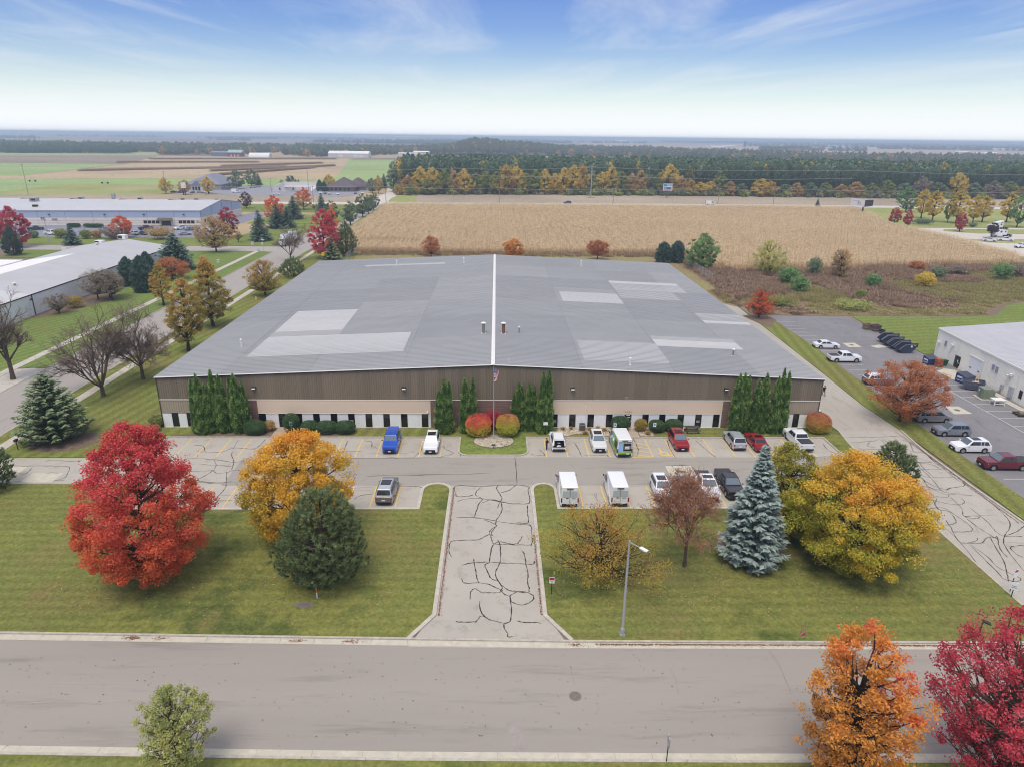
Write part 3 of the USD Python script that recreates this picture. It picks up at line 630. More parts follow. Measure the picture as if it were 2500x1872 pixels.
kerb_run(pk, [(56.5, 44.2), (56.15, 62), (55.85, 70.4), (55.85, 79), (56.5, 86.3)], .28, .13, CONCRETE_KERB)
kerb_run(pk, [(45.35, 44.1), (46.05, 48.4), (46.05, 60.6), (46.45, 63), (48.7, 69.2)], .24, .05, CONCRETE_KERB)

# --- the side street on the left, its pavements and the cross street
ls_ = Polygon([(-76.5, 30), (-65.6, 30), (-65.6, 225), (-65.2, 260), (-64.9, 330), (-65.7, 412), (-60, 420), (-75, 420), (-72.6, 404), (-72.4, 340), (-72.5, 318), (-75.5, 300), (-79, 276), (-78.5, 249), (-79, 238), (-76.6, 232)])
MB().sheet(ls_, .002).put('side_street', ASPHALT_LEFT, **S)
MB().sheet(Polygon([(-77, 237.8), (-77.5, 249), (-420, 249), (-420, 238.5)]), .005).put('cross_street', paving('cross_paving', lin(164, 158, 152), .05, .1, .2), **S)
sw = group_struct('pavement')
for x0, x1, y0, y1, e in ((*WALK_E, 46, 240, 0), (*WALK_W, 40, 237.5, 0)):
    y = y0
    while y < y1:
        if not (x0 > -70 and 70.5 < y < 77.9): MB().span(x0, x1, y + .012, min(y + 1.5, y1) - .012, -.02, .115 + rng.uniform(0, .006)).put('paving_slab', CONCRETE, sw)
        y += 1.5
for y0, y1 in ((46, 70.6), (77.9, 240)): kerb_run(sw, [(-65.58, y0), (-65.58, y1)], .16, .12, CONCRETE_KERB, 6)
for y0, y1 in ((46, 98), (112, 236.5)): kerb_run(sw, [(-76.55, y0), (-76.55, y1)], .16, .12, CONCRETE_KERB, 6)
MB().slab(Polygon([(-84, 99), (-76.5, 97.5), (-76.5, 112.5), (-84, 111), (-100.5, 111), (-100.5, 99)]), -.02, .06).put('side_apron', CONCRETE, **S)

# --- the neighbour's dark lot
nlot = MB().sheet(Polygon([(60.7, 43.8), (59.9, 68), (60.0, 80), (60.3, 89), (61, 103.7), (62.1, 127), (62.1, 151), (80.2, 150.5), (80.7, 135), (81.3, 121.7), (130, 121.7), (130, 43.8)]), .0).put('neighbour_lot', ASPHALT_DARK, **S)
MB().sheet(Polygon([(56.4, 151), (62, 151.2), (62.6, 147), (58.6, 140)]), .112).put('leaf_bed', MULCH, **S)

# --- markings on the pavements
def stripe(parent, a, b, w, m, z=.009, name='painted_line'):
    MB().sheet(LineString([a, b]).buffer(w / 2, cap_style=2), z).put(name, m, parent)
for x in (-40.2, -37.6, -35.0, -32.35, -29.75, -28.1, -26, -23.2, -20.3, -17.7, -15.05, -12.35, -9.7): stripe(parking, (x, 83.35), (x, 77.95), .12, PAINT_Y)
stripe(parking, (-7.05, 83.2), (-7.05, 77.95), .11, mat('worn_yellow_paint', lin(204, 180, 132), .85, var=.2, scale=4))
for k in range(4): stripe(parking, (-29.7, 83.3 - k * 1.4), (-28.15, 81.9 - k * 1.4), .11, PAINT_Y)
for x in (6.45, 9.15, 11.85, 14.55, 20.0, 22.65, 25.3, 27.9, 30.6, 33.1, 35.7, 38.45, 41.05): stripe(parking, (x, 83.4), (x, 77.95), .12, PAINT_Y)
for k in range(4): stripe(parking, (17.2, 82.9 - k * 1.35), (19.95, 81.5 - k * 1.15), .12, PAINT_Y)
stripe(parking, (17.1, 77.95), (20.05, 77.95), .12, PAINT_Y)
for x in (-34.8, -32.2, -29.55, -26.9, -24.2, -21.5, -18.9, -16.25, -13.7, -10.95): stripe(parking, (x, 70.2), (x, 65.6), .12, PAINT_Y)
for x in (9.6, 12.2, 14.8, 17.5, 20.1, 22.8, 25.4): stripe(parking, (x, 70.3), (x, 65.6), .12, PAINT_Y)
# wheelchair symbol in the marked bay
sym = unary_union([LineString(curve([(21.35, 79.55), (21.1, 79.0), (21.35, 78.45), (21.9, 78.45), (22.1, 78.9)])).buffer(.1), LineString([(21.3, 80.2), (21.35, 79.3), (21.95, 79.25), (22.2, 78.5), (22.45, 78.5)]).buffer(.09), Point(21.3, 80.4).buffer(.16)])
MB().sheet(sym, .010).put('wheelchair_symbol', PAINT_Y, parking)
for i, y in enumerate((145.5, 142.7, 140, 137.2, 134.4, 131.6, 128.8, 126.9, 123.9, 121, 118.8, 115.6, 112.8, 109.9, 107.2, 104, 101.3, 98.4, 95.5, 92.6, 90.4, 87.6, 82.5, 77.4, 72)):
    stripe(nlot, (62.3 - .06 * max(0, 110 - y) * .6, y), (66.2 - .06 * max(0, 110 - y) * .6, y), .1, PAINT_W)
for y in (107.9, 104.9, 102.1, 99.4, 96.6, 93.6, 90.8, 87.8): stripe(nlot, (73.6, y), (78.4, y), .1, PAINT_W)
stripe(nlot, (73.6, 104), (73.6, 70), .1, PAINT_W)
stripe(nlot, (77.0, 114.2), (78.6, 117.6), .1, PAINT_W); stripe(nlot, (78.4, 113.6), (79.4, 115.4), .1, PAINT_W)

# --- concrete pads with covers set into the paving
COVER = mat('iron_cover', lin(120, 112, 104), .7, .2, var=.3, scale=6)
def pad(parent, poly, cover=None, z=.011):
    MB().slab(Polygon(poly), .0, z).put('concrete_pad', CONCRETE_WARM, parent)
    if cover:
        q = MB(); c = Point(*cover).buffer(.42)
        q.slab(c, z, z + .012)
        for k in range(-3, 4): q.span(cover[0] - .3, cover[0] + .3, cover[1] + k * .1 - .02, cover[1] + k * .1 + .02, z + .012, z + .02)
        q.put('drain_cover', COVER, parent)
pad(parking, [(20.9, 75.5), (24.1, 75.5), (24.1, 72.4), (20.9, 72.4)], (22.4, 73.9))
pad(nlot, [(69.0, 129.3), (71.5, 129.4), (71.5, 126.5), (68.9, 126.4)], (70.2, 127.9))
pad(nlot, [(68.6, 95.5), (70.7, 95.5), (70.9, 92.6), (68.0, 92.4)], (69.5, 94))
pad(nlot, [(73.6, 127.2), (76, 128.3), (76.6, 126.6), (74.2, 126.0)])
pad(nlot, [(77.6, 112.2), (79.8, 113.6), (81.2, 112.8), (80.9, 107.0), (77.7, 107.0)])
pad(parking, [(-60.2, 75.3), (-56.4, 75.3), (-56.4, 73.4), (-60.2, 73.4)]); pad(parking, [(-54.8, 73.6), (-51.2, 73.6), (-51.2, 71.3), (-54.8, 71.3)])
for nm, x, y, lab in (('manhole_cover', 5.8, 38.7, 'round iron manhole cover in the middle of the front street'),):
    t = thing(nm, lab, 'manhole', (x, y, 0)); q = MB(); q.slab(Point(0, 0).buffer(.38), .004, .016); q.put('lid', COVER, t)
    q = MB(); q.slab(Point(0, 0).buffer(.46).difference(Point(0, 0).buffer(.39)), .004, .018); q.put('ring', mat('iron_ring', lin(138, 128, 118), .7, .2), t)
MB().sheet(LineString(curve([(1.2, 36.2), (1.5, 34.9), (1.6, 33.9)])).buffer(.42), .008).put('street_patch', mat('dark_patch', lin(150, 142, 136), .85, var=.12, scale=2), **S)
# front walks
wk = group_struct('walk')
for k, (x0, x1) in enumerate(((-30.0, -28.3), (18.2, 19.45))):
    for j in range(3): MB().span(x0, x1, 83.7 + j * 1.15, 84.83 + j * 1.15, 0, .125).put('walk_slab', mat('walk_concrete', lin(172, 156, 140), .9, var=.12, scale=2), wk)

# --- gravel beds
bed = unary_union([Point(0, 0).buffer(1.0)])
import shapely.affinity as aff
ring = aff.translate(aff.scale(Point(0, 0).buffer(1, 24), 2.65, 2.1), -.28, 82.6)
gb = MB().slab(ring, .05, .118).put('gravel_bed', GRAVEL, **S)
MB().slab(ring.buffer(.07).difference(ring), .05, .14).put('bed_edging', mat('edging', lin(72, 66, 60), .8), gb)
GB2 = Polygon([(8.2, 84.2), (8.6, 86.9), (18.0, 86.9), (18.0, 84.3), (13.6, 84.25), (12.6, 85.1), (10.6, 84.9), (9.6, 84.2)])
MB().slab(GB2, .05, .116).put('gravel_bed', GRAVEL, **S)
MB().slab(Polygon([(19.6, 84.2), (19.6, 86.9), (23.3, 86.9), (21.7, 85.0), (21.4, 84.2)]), .05, .116).put('gravel_bed', GRAVEL, **S)
MB().slab(Polygon([(-43.2, 84.1), (-30.1, 84.1), (-30.1, 86.8), (-34, 86.9), (-36, 85.6), (-41, 84.9), (-43.2, 84.6)]), .05, .113).put('mulch_bed', MULCH, **S)
MB().slab(Polygon([(-28.2, 84.2), (-22, 84.2), (-18.9, 84.6), (-19.4, 86.9), (-28.2, 86.9)]), .05, .113).put('mulch_bed', MULCH, **S)
MB().slab(aff.translate(aff.scale(Point(0, 0).buffer(1, 16), 4.4, 3.2), -56.2, 82.4), .05, .112).put('mulch_bed', MULCH, **S)
MB().slab(Polygon([(-100.9, 146), (-98.6, 146), (-95.2, 152), (-94, 158), (-91.6, 163), (-93, 169), (-96, 170), (-100.9, 178)]), .05, .112).put('mulch_bed', MULCH, **S)
# ---- sealed cracks and scrapes in the pavements (traced on the ground, metres)
CRACKS = {
 'drive': [[(-4.7,69.1),(-4.8,69.8),(-4.4,70.4),(-1.7,70.3),(0.3,70.5),(2.4,70.6),(3.3,70.4),(3.9,70.1),(3.7,69.4),(3.8,67.9),(3.8,66.9),(3.5,66.3),(1.8,66.3),(0.5,66.8),(-0.5,67.2),(-1.6,66.4)],[(-4.5,69.2),(-4.4,68.0),(-3.2,67.9),(-2.5,68.3)],[(-1.7,70.2),(-2.3,68.5),(-1.6,67.5),(-1.5,67.2),(-1.9,66.0),(-2.0,65.2),(-2.3,63.5)],[(-4.2,66.8),(-3.4,67.3),(-2.1,67.5),(-1.0,67.3),(0.3,66.8),(1.8,66.3)],[(0.3,70.4),(0.1,69.8),(0.7,67.6),(0.5,66.7),(0.2,65.3)],[(0.6,68.8),(1.6,69.4),(2.3,70.5)],[(-4.2,63.5),(-2.3,63.4),(-0.8,63.0),(0.9,62.4),(2.2,62.1),(3.5,61.9),(3.7,61.3),(3.7,59.8),(3.7,58.8),(3.5,58.0)],[(0.6,66.6),(0.7,65.3),(0.5,64.0),(0.1,63.0),(0.0,62.1),(0.1,61.7),(-0.4,61.1),(-0.6,60.5),(-0.4,59.4),(-0.3,58.7),(-0.1,58.4),(0.9,58.3),(2.1,58.2),(3.5,58.2)],[(-1.3,63.0),(-0.4,62.4),(0.1,61.8)],[(0.1,61.7),(-0.4,60.5),(-0.3,59.9),(-0.6,60.2)],[(-4.2,56.1),(-4.5,57.1),(-4.5,58.7),(-3.9,59.0),(-2.6,59.1),(-1.7,59.2),(-0.6,60.2)],[(3.5,66.0),(3.4,64.2),(3.5,62.8),(3.2,62.2),(2.2,62.4)],[(0.2,59.2),(0.4,58.4),(0.5,56.7),(0.4,55.2),(0.0,53.3),(0.6,51.5),(0.5,50.9),(1.0,50.3),(1.3,49.9),(1.3,47.1),(0.8,46.6),(0.7,46.2),(1.0,45.4),(1.0,45.0),(1.5,45.0)],[(2.7,59.8),(2.5,59.1),(2.1,58.4),(1.4,58.4),(0.5,58.8),(-0.0,58.5),(-0.4,57.6),(-0.6,55.2)],[(-3.2,54.8),(-2.2,55.2),(-0.8,55.3),(0.3,55.2),(1.7,55.1),(2.9,55.0),(3.6,55.0),(3.7,55.5)],[(-2.1,55.9),(-2.0,55.0),(-1.8,53.8),(-1.7,52.8),(-1.5,52.1)],[(-0.6,55.2),(-1.0,54.8),(-0.8,54.0),(-0.4,52.8),(0.2,52.4)],[(2.6,57.2),(2.8,56.5),(2.9,55.0),(3.0,53.2),(2.9,52.1),(3.0,51.3),(2.9,50.7),(1.9,50.8)],[(-3.1,52.8),(-2.8,52.1),(-1.5,52.1),(-0.6,51.9),(-0.1,51.5),(0.6,51.0),(0.3,50.7),(-0.7,50.7),(-1.2,50.7),(-1.7,51.2),(-2.0,51.2),(-2.2,50.7),(-2.2,49.7)],[(0.3,52.2),(0.9,51.3),(1.5,50.9),(2.7,50.8)],[(1.9,50.8),(1.7,50.6),(1.3,50.2),(1.4,49.5),(2.0,49.0),(2.7,49.1),(3.3,49.7),(3.3,50.3),(2.9,50.6)],[(-1.4,49.5),(-1.3,48.4),(-0.9,47.5),(-0.3,47.0),(0.8,46.6)],[(-3.3,46.9),(-3.0,46.8),(-1.9,46.8),(-1.5,47.0),(-1.3,47.5),(-0.9,47.5)],[(1.8,46.9),(2.5,46.7),(3.4,46.7),(3.8,46.6)]],
 'lot': [[(-39.3,81.5),(-37.9,81.2),(-37.2,80.0),(-36.9,79.6)],[(-38.1,79.6),(-35.5,79.2),(-34.6,79.5),(-33.6,80.6),(-31.3,80.3),(-30.7,81.0),(-30.5,83.3)],[(-37.3,77.8),(-37.7,79.4)],[(-34.0,83.1),(-33.7,80.3)],[(-31.3,80.4),(-29.8,79.4)],[(-33.5,79.5),(-33.2,78.4),(-32.3,76.6),(-31.8,74.4)],[(-39.1,77.4),(-36.9,77.5),(-34.9,77.2),(-33.6,76.9),(-32.3,76.5),(-29.9,76.9)],[(-34.9,77.2),(-34.1,75.7),(-33.8,74.2),(-33.2,73.5)],[(-36.3,76.0),(-34.5,75.7),(-32.1,75.4)],[(-37.3,75.7),(-37.0,76.1)],[(-37.4,74.2),(-35.2,74.1),(-34.0,74.3),(-34.3,73.1),(-34.7,71.9),(-33.8,71.4),(-31.5,71.3),(-30.6,71.5)],[(-33.2,73.5),(-32.0,73.8),(-31.5,74.3),(-30.3,74.2)],[(-32.2,74.0),(-31.6,72.3),(-30.9,70.1),(-30.9,68.3),(-31.0,66.7),(-31.1,65.7)],[(-35.1,70.4),(-35.0,71.3),(-33.0,71.1),(-31.2,70.9)],[(-30.7,68.3),(-29.5,68.3)],[(-29.1,67.1),(-30.8,67.1),(-31.0,68.3)],[(-27.1,83.2),(-27.0,81.8)],[(-22.7,83.0),(-22.4,81.7)],[(-19.6,83.0),(-19.5,79.8),(-19.9,77.8)],[(-21.6,80.0),(-21.1,79.4),(-19.3,79.5),(-17.0,79.7)],[(-17.2,82.7),(-16.4,82.5),(-16.1,80.7)],[(-16.5,81.7),(-14.9,80.0)],[(-17.0,81.4),(-16.4,80.2)],[(-15.9,80.5),(-15.5,82.1)],[(-12.7,81.7),(-11.6,82.1)],[(-16.1,79.0),(-14.8,78.9)],[(-12.5,78.9),(-11.1,79.0)],[(-13.9,77.6),(-12.9,77.9),(-12.3,77.5)],[(-10.4,77.8),(-9.6,79.8),(-9.7,81.7)],[(-21.5,77.7),(-12.8,77.7),(-5.7,77.8)],[(-15.7,67.3),(-15.2,68.1),(-13.9,68.5)],[(-11.4,68.4),(-10.0,67.2)],[(-15.4,72.8),(-12.2,73.0),(-5.6,73.3)],[(-16.5,69.9),(-14.3,70.0)],[(-11.3,70.3),(-9.2,70.3),(-8.2,69.8)],[(-16.3,69.2),(-14.2,69.4)],[(-6.9,81.4),(-6.5,80.3),(-5.6,79.4),(-5.5,78.9),(-7.1,77.9)],[(-4.8,82.1),(-4.7,81.8),(-4.8,80.2),(-4.4,78.0)],[(5.6,80.2),(6.2,78.9),(6.0,78.4),(4.3,78.7)],[(10.3,82.8),(10.7,80.5),(10.9,78.0)],[(11.2,78.6),(13.0,78.4),(14.1,78.6),(14.3,77.9)],[(2.4,77.9),(2.5,75.1),(2.5,70.6)],[(-10.2,73.0),(-6.7,73.2),(-0.6,73.5)],[(-9.9,70.3),(-9.1,70.3),(-8.2,69.9)],[(11.2,68.6),(11.3,66.8)],[(-10.8,77.8),(15.0,77.8)],[(18.5,83.7),(18.5,80.2),(17.8,77.8)],[(23.0,83.3),(22.7,80.3),(22.8,77.8)],[(26.8,83.0),(27.2,80.9),(27.6,79.2),(28.0,77.9)],[(24.9,79.2),(25.3,77.8)],[(37.5,80.3),(38.9,80.4),(37.5,79.8),(36.4,79.8),(34.8,77.9)],[(38.7,82.8),(38.3,79.8),(39.5,79.4)],[(43.6,82.1),(43.4,79.8),(44.3,78.5),(40.6,77.9)],[(17.8,77.8),(45.3,77.9)],[(11.4,68.7),(11.3,66.8)],[(15.3,70.2),(19.8,70.2)],[(20.9,75.5),(24.1,75.4),(24.1,72.4)],[(20.9,75.5),(20.9,72.5)],[(-58.2,75.5),(-55.2,75.5),(-53.4,75.5),(-51.5,75.2),(-50.8,73.8),(-50.4,72.5),(-51.1,71.7)],[(-55.6,71.6),(-53.1,71.6),(-51.1,71.7),(-50.0,71.8)],[(-53.1,71.6),(-53.3,73.5),(-51.6,73.5),(-51.4,71.7)],[(-56.4,73.5),(-55.5,73.5),(-55.8,75.2)],[(-60.4,77.9),(-57.9,77.0)],[(-55.3,76.8),(-54.2,77.1),(-52.6,76.8),(-50.9,76.9)],[(-55.5,71.3),(-49.5,70.9)]],
 'side': [[(53.0,79.8),(53.0,77.6),(52.5,74.2),(52.2,71.6),(51.7,68.9),(53.5,68.6)],[(53.4,79.8),(53.3,76.5),(53.0,75.2),(52.7,72.2)],[(53.9,79.4),(53.7,78.0),(54.9,76.5),(53.0,76.5)],[(56.0,79.8),(55.4,76.9),(55.4,74.5),(55.2,72.1),(55.4,71.0),(54.9,70.2),(53.1,69.8),(52.1,69.0)],[(51.5,74.5),(53.4,74.5),(55.4,74.5)],[(51.0,73.5),(52.4,72.4),(55.5,72.5)],[(51.2,73.2),(51.2,71.0),(52.1,69.5),(53.1,69.8)],[(51.3,72.5),(50.7,70.1),(51.6,69.2)],[(49.2,70.1),(49.7,70.4),(50.8,69.8),(51.4,68.4),(53.0,68.2),(54.7,68.1)],[(49.0,69.8),(48.5,67.7),(50.3,67.7),(51.5,67.7),(52.0,68.3)],[(48.3,67.7),(49.3,66.9),(50.8,66.0),(51.9,66.0),(52.7,66.6),(52.8,67.3)],[(50.0,67.4),(48.9,65.8),(48.6,64.2),(47.2,63.7)],[(51.8,67.7),(51.4,65.2),(50.7,63.7),(51.0,63.0),(51.9,63.1),(52.2,63.5),(50.9,63.5),(50.6,63.3)],[(47.5,65.1),(49.4,65.2),(49.8,63.7),(50.0,61.9),(49.8,60.9),(49.0,60.4),(47.2,60.4)],[(49.3,66.9),(48.7,65.0),(49.5,64.5),(49.2,62.7),(48.4,61.9),(47.3,61.7)],[(48.1,62.7),(47.7,61.2),(46.9,58.4),(48.7,58.7),(49.3,59.3)],[(47.1,63.5),(46.9,58.4),(45.9,53.4),(45.7,50.3),(46.2,48.5)],[(46.9,58.4),(47.8,58.3),(49.2,58.4),(50.1,59.2),(51.1,59.3),(51.5,59.6)],[(52.4,65.4),(52.4,62.6),(52.0,60.5),(52.2,59.6),(53.5,59.5),(54.1,59.4)],[(55.5,71.1),(55.4,69.2),(55.5,66.3),(55.3,64.2),(54.8,62.4),(53.7,60.9),(52.2,59.5),(51.1,57.9),(50.4,55.8),(49.9,53.6)],[(52.4,63.7),(54.5,63.7)],[(51.0,63.0),(50.0,60.1)],[(50.6,63.0),(50.6,61.7),(51.0,59.5),(51.3,58.8)],[(51.5,59.5),(50.2,57.3),(49.9,55.8)],[(50.7,59.6),(49.9,57.5),(49.0,55.0),(48.1,53.4),(47.2,51.9)],[(47.7,58.1),(48.0,56.0),(47.8,54.2),(48.4,53.0),(48.7,52.4),(48.1,52.0),(47.1,52.3),(47.2,53.2),(47.4,55.4),(47.6,58.0)],[(55.9,61.6),(54.3,60.5),(52.3,59.5)],[(53.1,57.9),(51.8,57.7),(51.3,57.3),(51.2,56.2),(51.5,55.8)],[(51.7,58.4),(53.4,58.3)],[(52.8,66.6),(53.4,65.5)],[(54.9,74.5),(54.5,75.8),(51.9,76.9)],[(47.2,84.2),(49.6,84.1),(52.5,84.2),(55.3,84.5)],[(47.8,80.3),(51.3,80.3),(54.1,80.8)],[(50.8,83.2),(49.3,81.4),(50.0,80.8)],[(47.4,82.3),(50.0,82.7),(51.6,83.0)],[(52.1,83.8),(52.0,80.0),(52.8,76.0)],[(52.6,84.1),(52.4,79.6),(51.6,74.9)],[(53.2,84.1),(53.2,80.4),(53.0,76.4)],[(54.4,84.1),(53.9,81.2),(54.3,79.2)],[(55.0,83.2),(55.5,82.3),(54.5,79.6),(55.7,79.2)],[(55.8,84.7),(55.8,80.8),(55.5,76.8)]],
 'street': [[(-33.9,40.4),(-28.2,40.3),(-20.7,40.1)],[(-33.7,40.1),(-28.0,40.0),(-21.3,39.9)],[(-34.4,38.4),(-29.9,38.6),(-23.4,38.7),(-17.6,38.6)],[(-17.4,39.5),(-8.4,39.2)],[(-18.7,36.1),(-14.8,36.0)],[(-10.3,43.9),(-10.3,42.2),(-10.6,41.2)],[(-7.8,35.3),(-7.7,34.1)]],
 'streetcrack': [[(5.8,41.6),(5.8,40.9),(5.8,40.4),(5.9,39.9)],[(2.9,41.9),(3.4,40.5)],[(21.7,43.3),(21.9,41.7),(21.7,39.7),(21.6,38.7)],[(13.3,41.5),(13.5,40.3),(13.3,38.7)],[(21.6,43.2),(21.8,41.4),(21.7,39.7),(21.7,38.9)]],
 'nlot': [[(71.3,150.4),(71.8,144.7),(70.7,134.8),(69.9,127.9),(68.5,117.5)],[(60.0,137.8),(67.2,138.4),(73.3,139.1)],[(59.0,127.8),(66.6,128.3),(71.3,127.0)],[(70.2,127.9),(75.0,130.9),(76.7,127.8)],[(72.8,121.7),(71.5,112.9)],[(61.5,117.4),(70.1,117.5)],[(74.8,107.2),(74.3,100.7),(73.4,91.1),(73.0,84.8)],[(70.1,91.1),(69.2,87.1),(70.3,85.2),(72.3,83.9)],[(73.8,101.3),(73.3,97.1)]],
}

TAR_THIN = mat('crack', lin(120, 112, 108), .85)
SCRAPE = mat('scrape', lin(158, 150, 145), .9)
rc = random.Random(8)
for key, parent, w, m, z in (('drive', drive, .10, TAR, .007), ('lot', parking, .085, TAR, .0085), ('side', side, .085, TAR, .0075), ('street', '/World/street', .07, SCRAPE, .005), ('streetcrack', '/World/street', .022, TAR_THIN, .005), ('nlot', nlot, .07, mat('tar_dark', lin(88, 84, 84), .8), .005)):
    for ln in CRACKS[key]:
        p = curve(ln, 5); p = p + np.array([[rc.gauss(0, .02), rc.gauss(0, .02)] for _ in p])
        # a ribbon whose width wavers as the hand-poured tar does
        d = np.gradient(p, axis=0); d /= np.linalg.norm(d, axis=1, keepdims=True) + 1e-9
        nn = np.column_stack([-d[:, 1], d[:, 0]]); ww = np.array([w * rc.uniform(.4, 1.45) for _ in p]); ww[[0, -1]] *= .35
        a, b = p + nn * ww[:, None] / 2, p - nn * ww[:, None] / 2; k = len(p)
        zz = z + rc.uniform(0, .0012)
        MB().add(np.vstack([np.column_stack([a, np.full(k, zz)]), np.column_stack([b, np.full(k, zz)])]), [[i, i + k, i + k + 1, i + 1] for i in range(k - 1)]).put('crack_sealant' if w > .05 else 'crack', m, parent)
# ---- the main building
FX0, FX1, FY, BY, EAVE, RIDGE, RX = -45.5, 44.8, 87.1, 177.6, 7.25, 9.16, -0.4
BROWN = mat('brown_siding', lin(128, 117, 102), .55, var=.07, scale=.35, spec=.3, stretch=(1, 1, .15))
BROWN_RIB = mat('brown_rib', lin(84, 74, 68), .55)
KHAKI = mat('khaki_siding', lin(164, 152, 134), .6, var=.06, scale=.4)
TANBAND = mat('tan_render', lin(220, 200, 178), .85, var=.06, scale=.5, stretch=(.3, 1, 1))
WHITES = mat('white_siding', lin(236, 237, 238), .5, var=.05, scale=.6)
WTRIM = mat('white_trim', lin(226, 224, 220), .5)
DTRIM = mat('dark_trim', lin(72, 64, 60), .5)
FRAME = mat('dark_frame', lin(48, 44, 44), .4)
DGLASS = mat('dark_glass', lin(26, 28, 32), .06, spec=.7)
GREY_ROOF = [mat(f'roof_metal_{k}', lin(*c), .5, .08, var=.07, scale=.22, spec=.4, stretch=(.5, 1.6, 1)) for k, c in enumerate(((158, 159, 160), (153, 154, 156), (162, 162, 162), (155, 155, 155)))]
PALE_ROOF = mat('roof_metal_pale', lin(196, 195, 194), .5, .08, var=.05, scale=.3, spec=.4, stretch=(.5, 1.6, 1))
BRICK = graph('brickwork', {'g': ('geometry', {}), 's': ('separate_xyz', {}), 'c': ('combine_xyz', {}), 'k': ('brick_texture', {'scale': 1.0, 'brick_width': .30, 'row_height': .105, 'mortar_size': .011, 'color1': lin(132, 98, 86), 'color2': lin(106, 80, 72), 'mortar': lin(156, 142, 132), 'bias': 0.0}),
    'p': ('principled_bsdf', {'roughness': .9, 'specular_ior_level': .1}), 'b': ('bump', {'strength': .8, 'distance': .012, 'invert': True})},
    [('g.position', 's.vector'), ('s.x', 'c.x'), ('s.z', 'c.y'), ('c.vector', 'k.vector'), ('k.color', 'p.base_color'), ('k.fac', 'b.height'), ('b.normal', 'p.normal')])

hall = thing('warehouse', 'long low factory hall with brown metal siding, tan band and grey metal roof', 'building')
def roof_z(x): return EAVE + (RIDGE - EAVE) * (1 - abs(x - RX) / (45.2))
# walls behind the cladding
MB().add([[FX0 + .1, FY + .22, 0], [FX1 - .1, FY + .22, 0], [FX1 - .1, FY + .22, EAVE - .1], [RX, FY + .22, RIDGE - .1], [FX0 + .1, FY + .22, EAVE - .1]], [[0, 1, 2], [0, 2, 4], [2, 3, 4]]).put('backing_wall', DTRIM, hall)
for y0, y1, x0, x1, n in ((FY + .2, BY - .1, FX0, FX0 + .2, 'side_wall'), (FY + .2, BY - .1, FX1 - .2, FX1, 'side_wall')):
    MB().span(x0, x1, y0, y1, 0, EAVE - .06).put(n, BROWN, hall)
MB().span(FX0, FX1, BY - .1, BY, 0, EAVE - .06).add([[FX0, BY - .05, EAVE - .06], [FX1, BY - .05, EAVE - .06], [RX, BY - .05, RIDGE - .08]], [[0, 1, 2], [2, 1, 0]]).put('rear_wall', BROWN, hall)
def siding(parent, name, m, x0, x1, z0, ztop, y=FY, pitch=.305, depth=.04, ribm=None, ribw=.05):
    """A run of ribbed metal sheet; ztop gives the height of its upper edge."""
    q = MB(); zt = ztop if callable(ztop) else (lambda x: ztop)
    n = max(1, round((x1 - x0) / pitch)); xs = np.linspace(x0, x1, n + 1)
    prof = []
    for i in range(n):
        a, b = xs[i], xs[i + 1]; w = ribw
        prof += [(a, 0), (a + (b - a) * .5 - w, 0), (a + (b - a) * .5 - w * .5, depth), (a + (b - a) * .5 + w * .5, depth), (a + (b - a) * .5 + w, 0)]
    prof.append((x1, 0))
    k = len(prof)
    lo = [[x, y - d, z0] for x, d in prof]; hi = [[x, y - d, zt(x)] for x, d in prof]
    q.add(lo + hi, [[i, i + 1, i + 1 + k, i + k] for i in range(k - 1)])
    return q.put(name, m, parent)
W = .92; x = FX0; tones = [BROWN, mat('brown_siding_b', lin(123, 113, 98), .55, var=.07, scale=.35, spec=.3, stretch=(1, 1, .15)), mat('brown_siding_c', lin(133, 121, 106), .55, var=.07, scale=.35, spec=.3, stretch=(1, 1, .15))]
rs = random.Random(3)
while x < FX1 - .05:
    siding(hall, 'siding_panel', tones[rs.choice((0, 0, 1, 2))], x + .004, min(x + W, FX1) - .004, 4.16, lambda u: roof_z(u) - .16, pitch=.306, depth=.055, ribw=.06); x += W
# rake trim, drip edge and corners
for a, b in ((FX0 - .12, RX), (RX, FX1 + .12)):
    MB().add([[a, FY - .16, roof_z(a) - .2], [b, FY - .16, roof_z(b) - .2], [b, FY - .16, roof_z(b) + .02], [a, FY - .16, roof_z(a) + .02], [a, FY + .05, roof_z(a) - .2], [b, FY + .05, roof_z(b) - .2], [b, FY + .05, roof_z(b) + .02], [a, FY + .05, roof_z(a) + .02]],
             [[0, 1, 2, 3], [5, 4, 7, 6], [3, 2, 6, 7], [1, 0, 4, 5], [0, 3, 7, 4], [2, 1, 5, 6]]).put('rake_trim', DTRIM, hall)
    MB().beam([a, FY - .14, roof_z(a) + .05], [b, FY - .14, roof_z(b) + .05], .2, .06).put('rake_cap', WTRIM, hall)
MB().span(FX0, FX1, FY - .09, FY + .06, 4.08, 4.157).put('drip_edge', WTRIM, hall)
for xx in (FX0, FX1): MB().span(xx - .06, xx + .06, FY - .07, FY + .1, .0, EAVE - .2).put('corner_trim', DTRIM, hall)
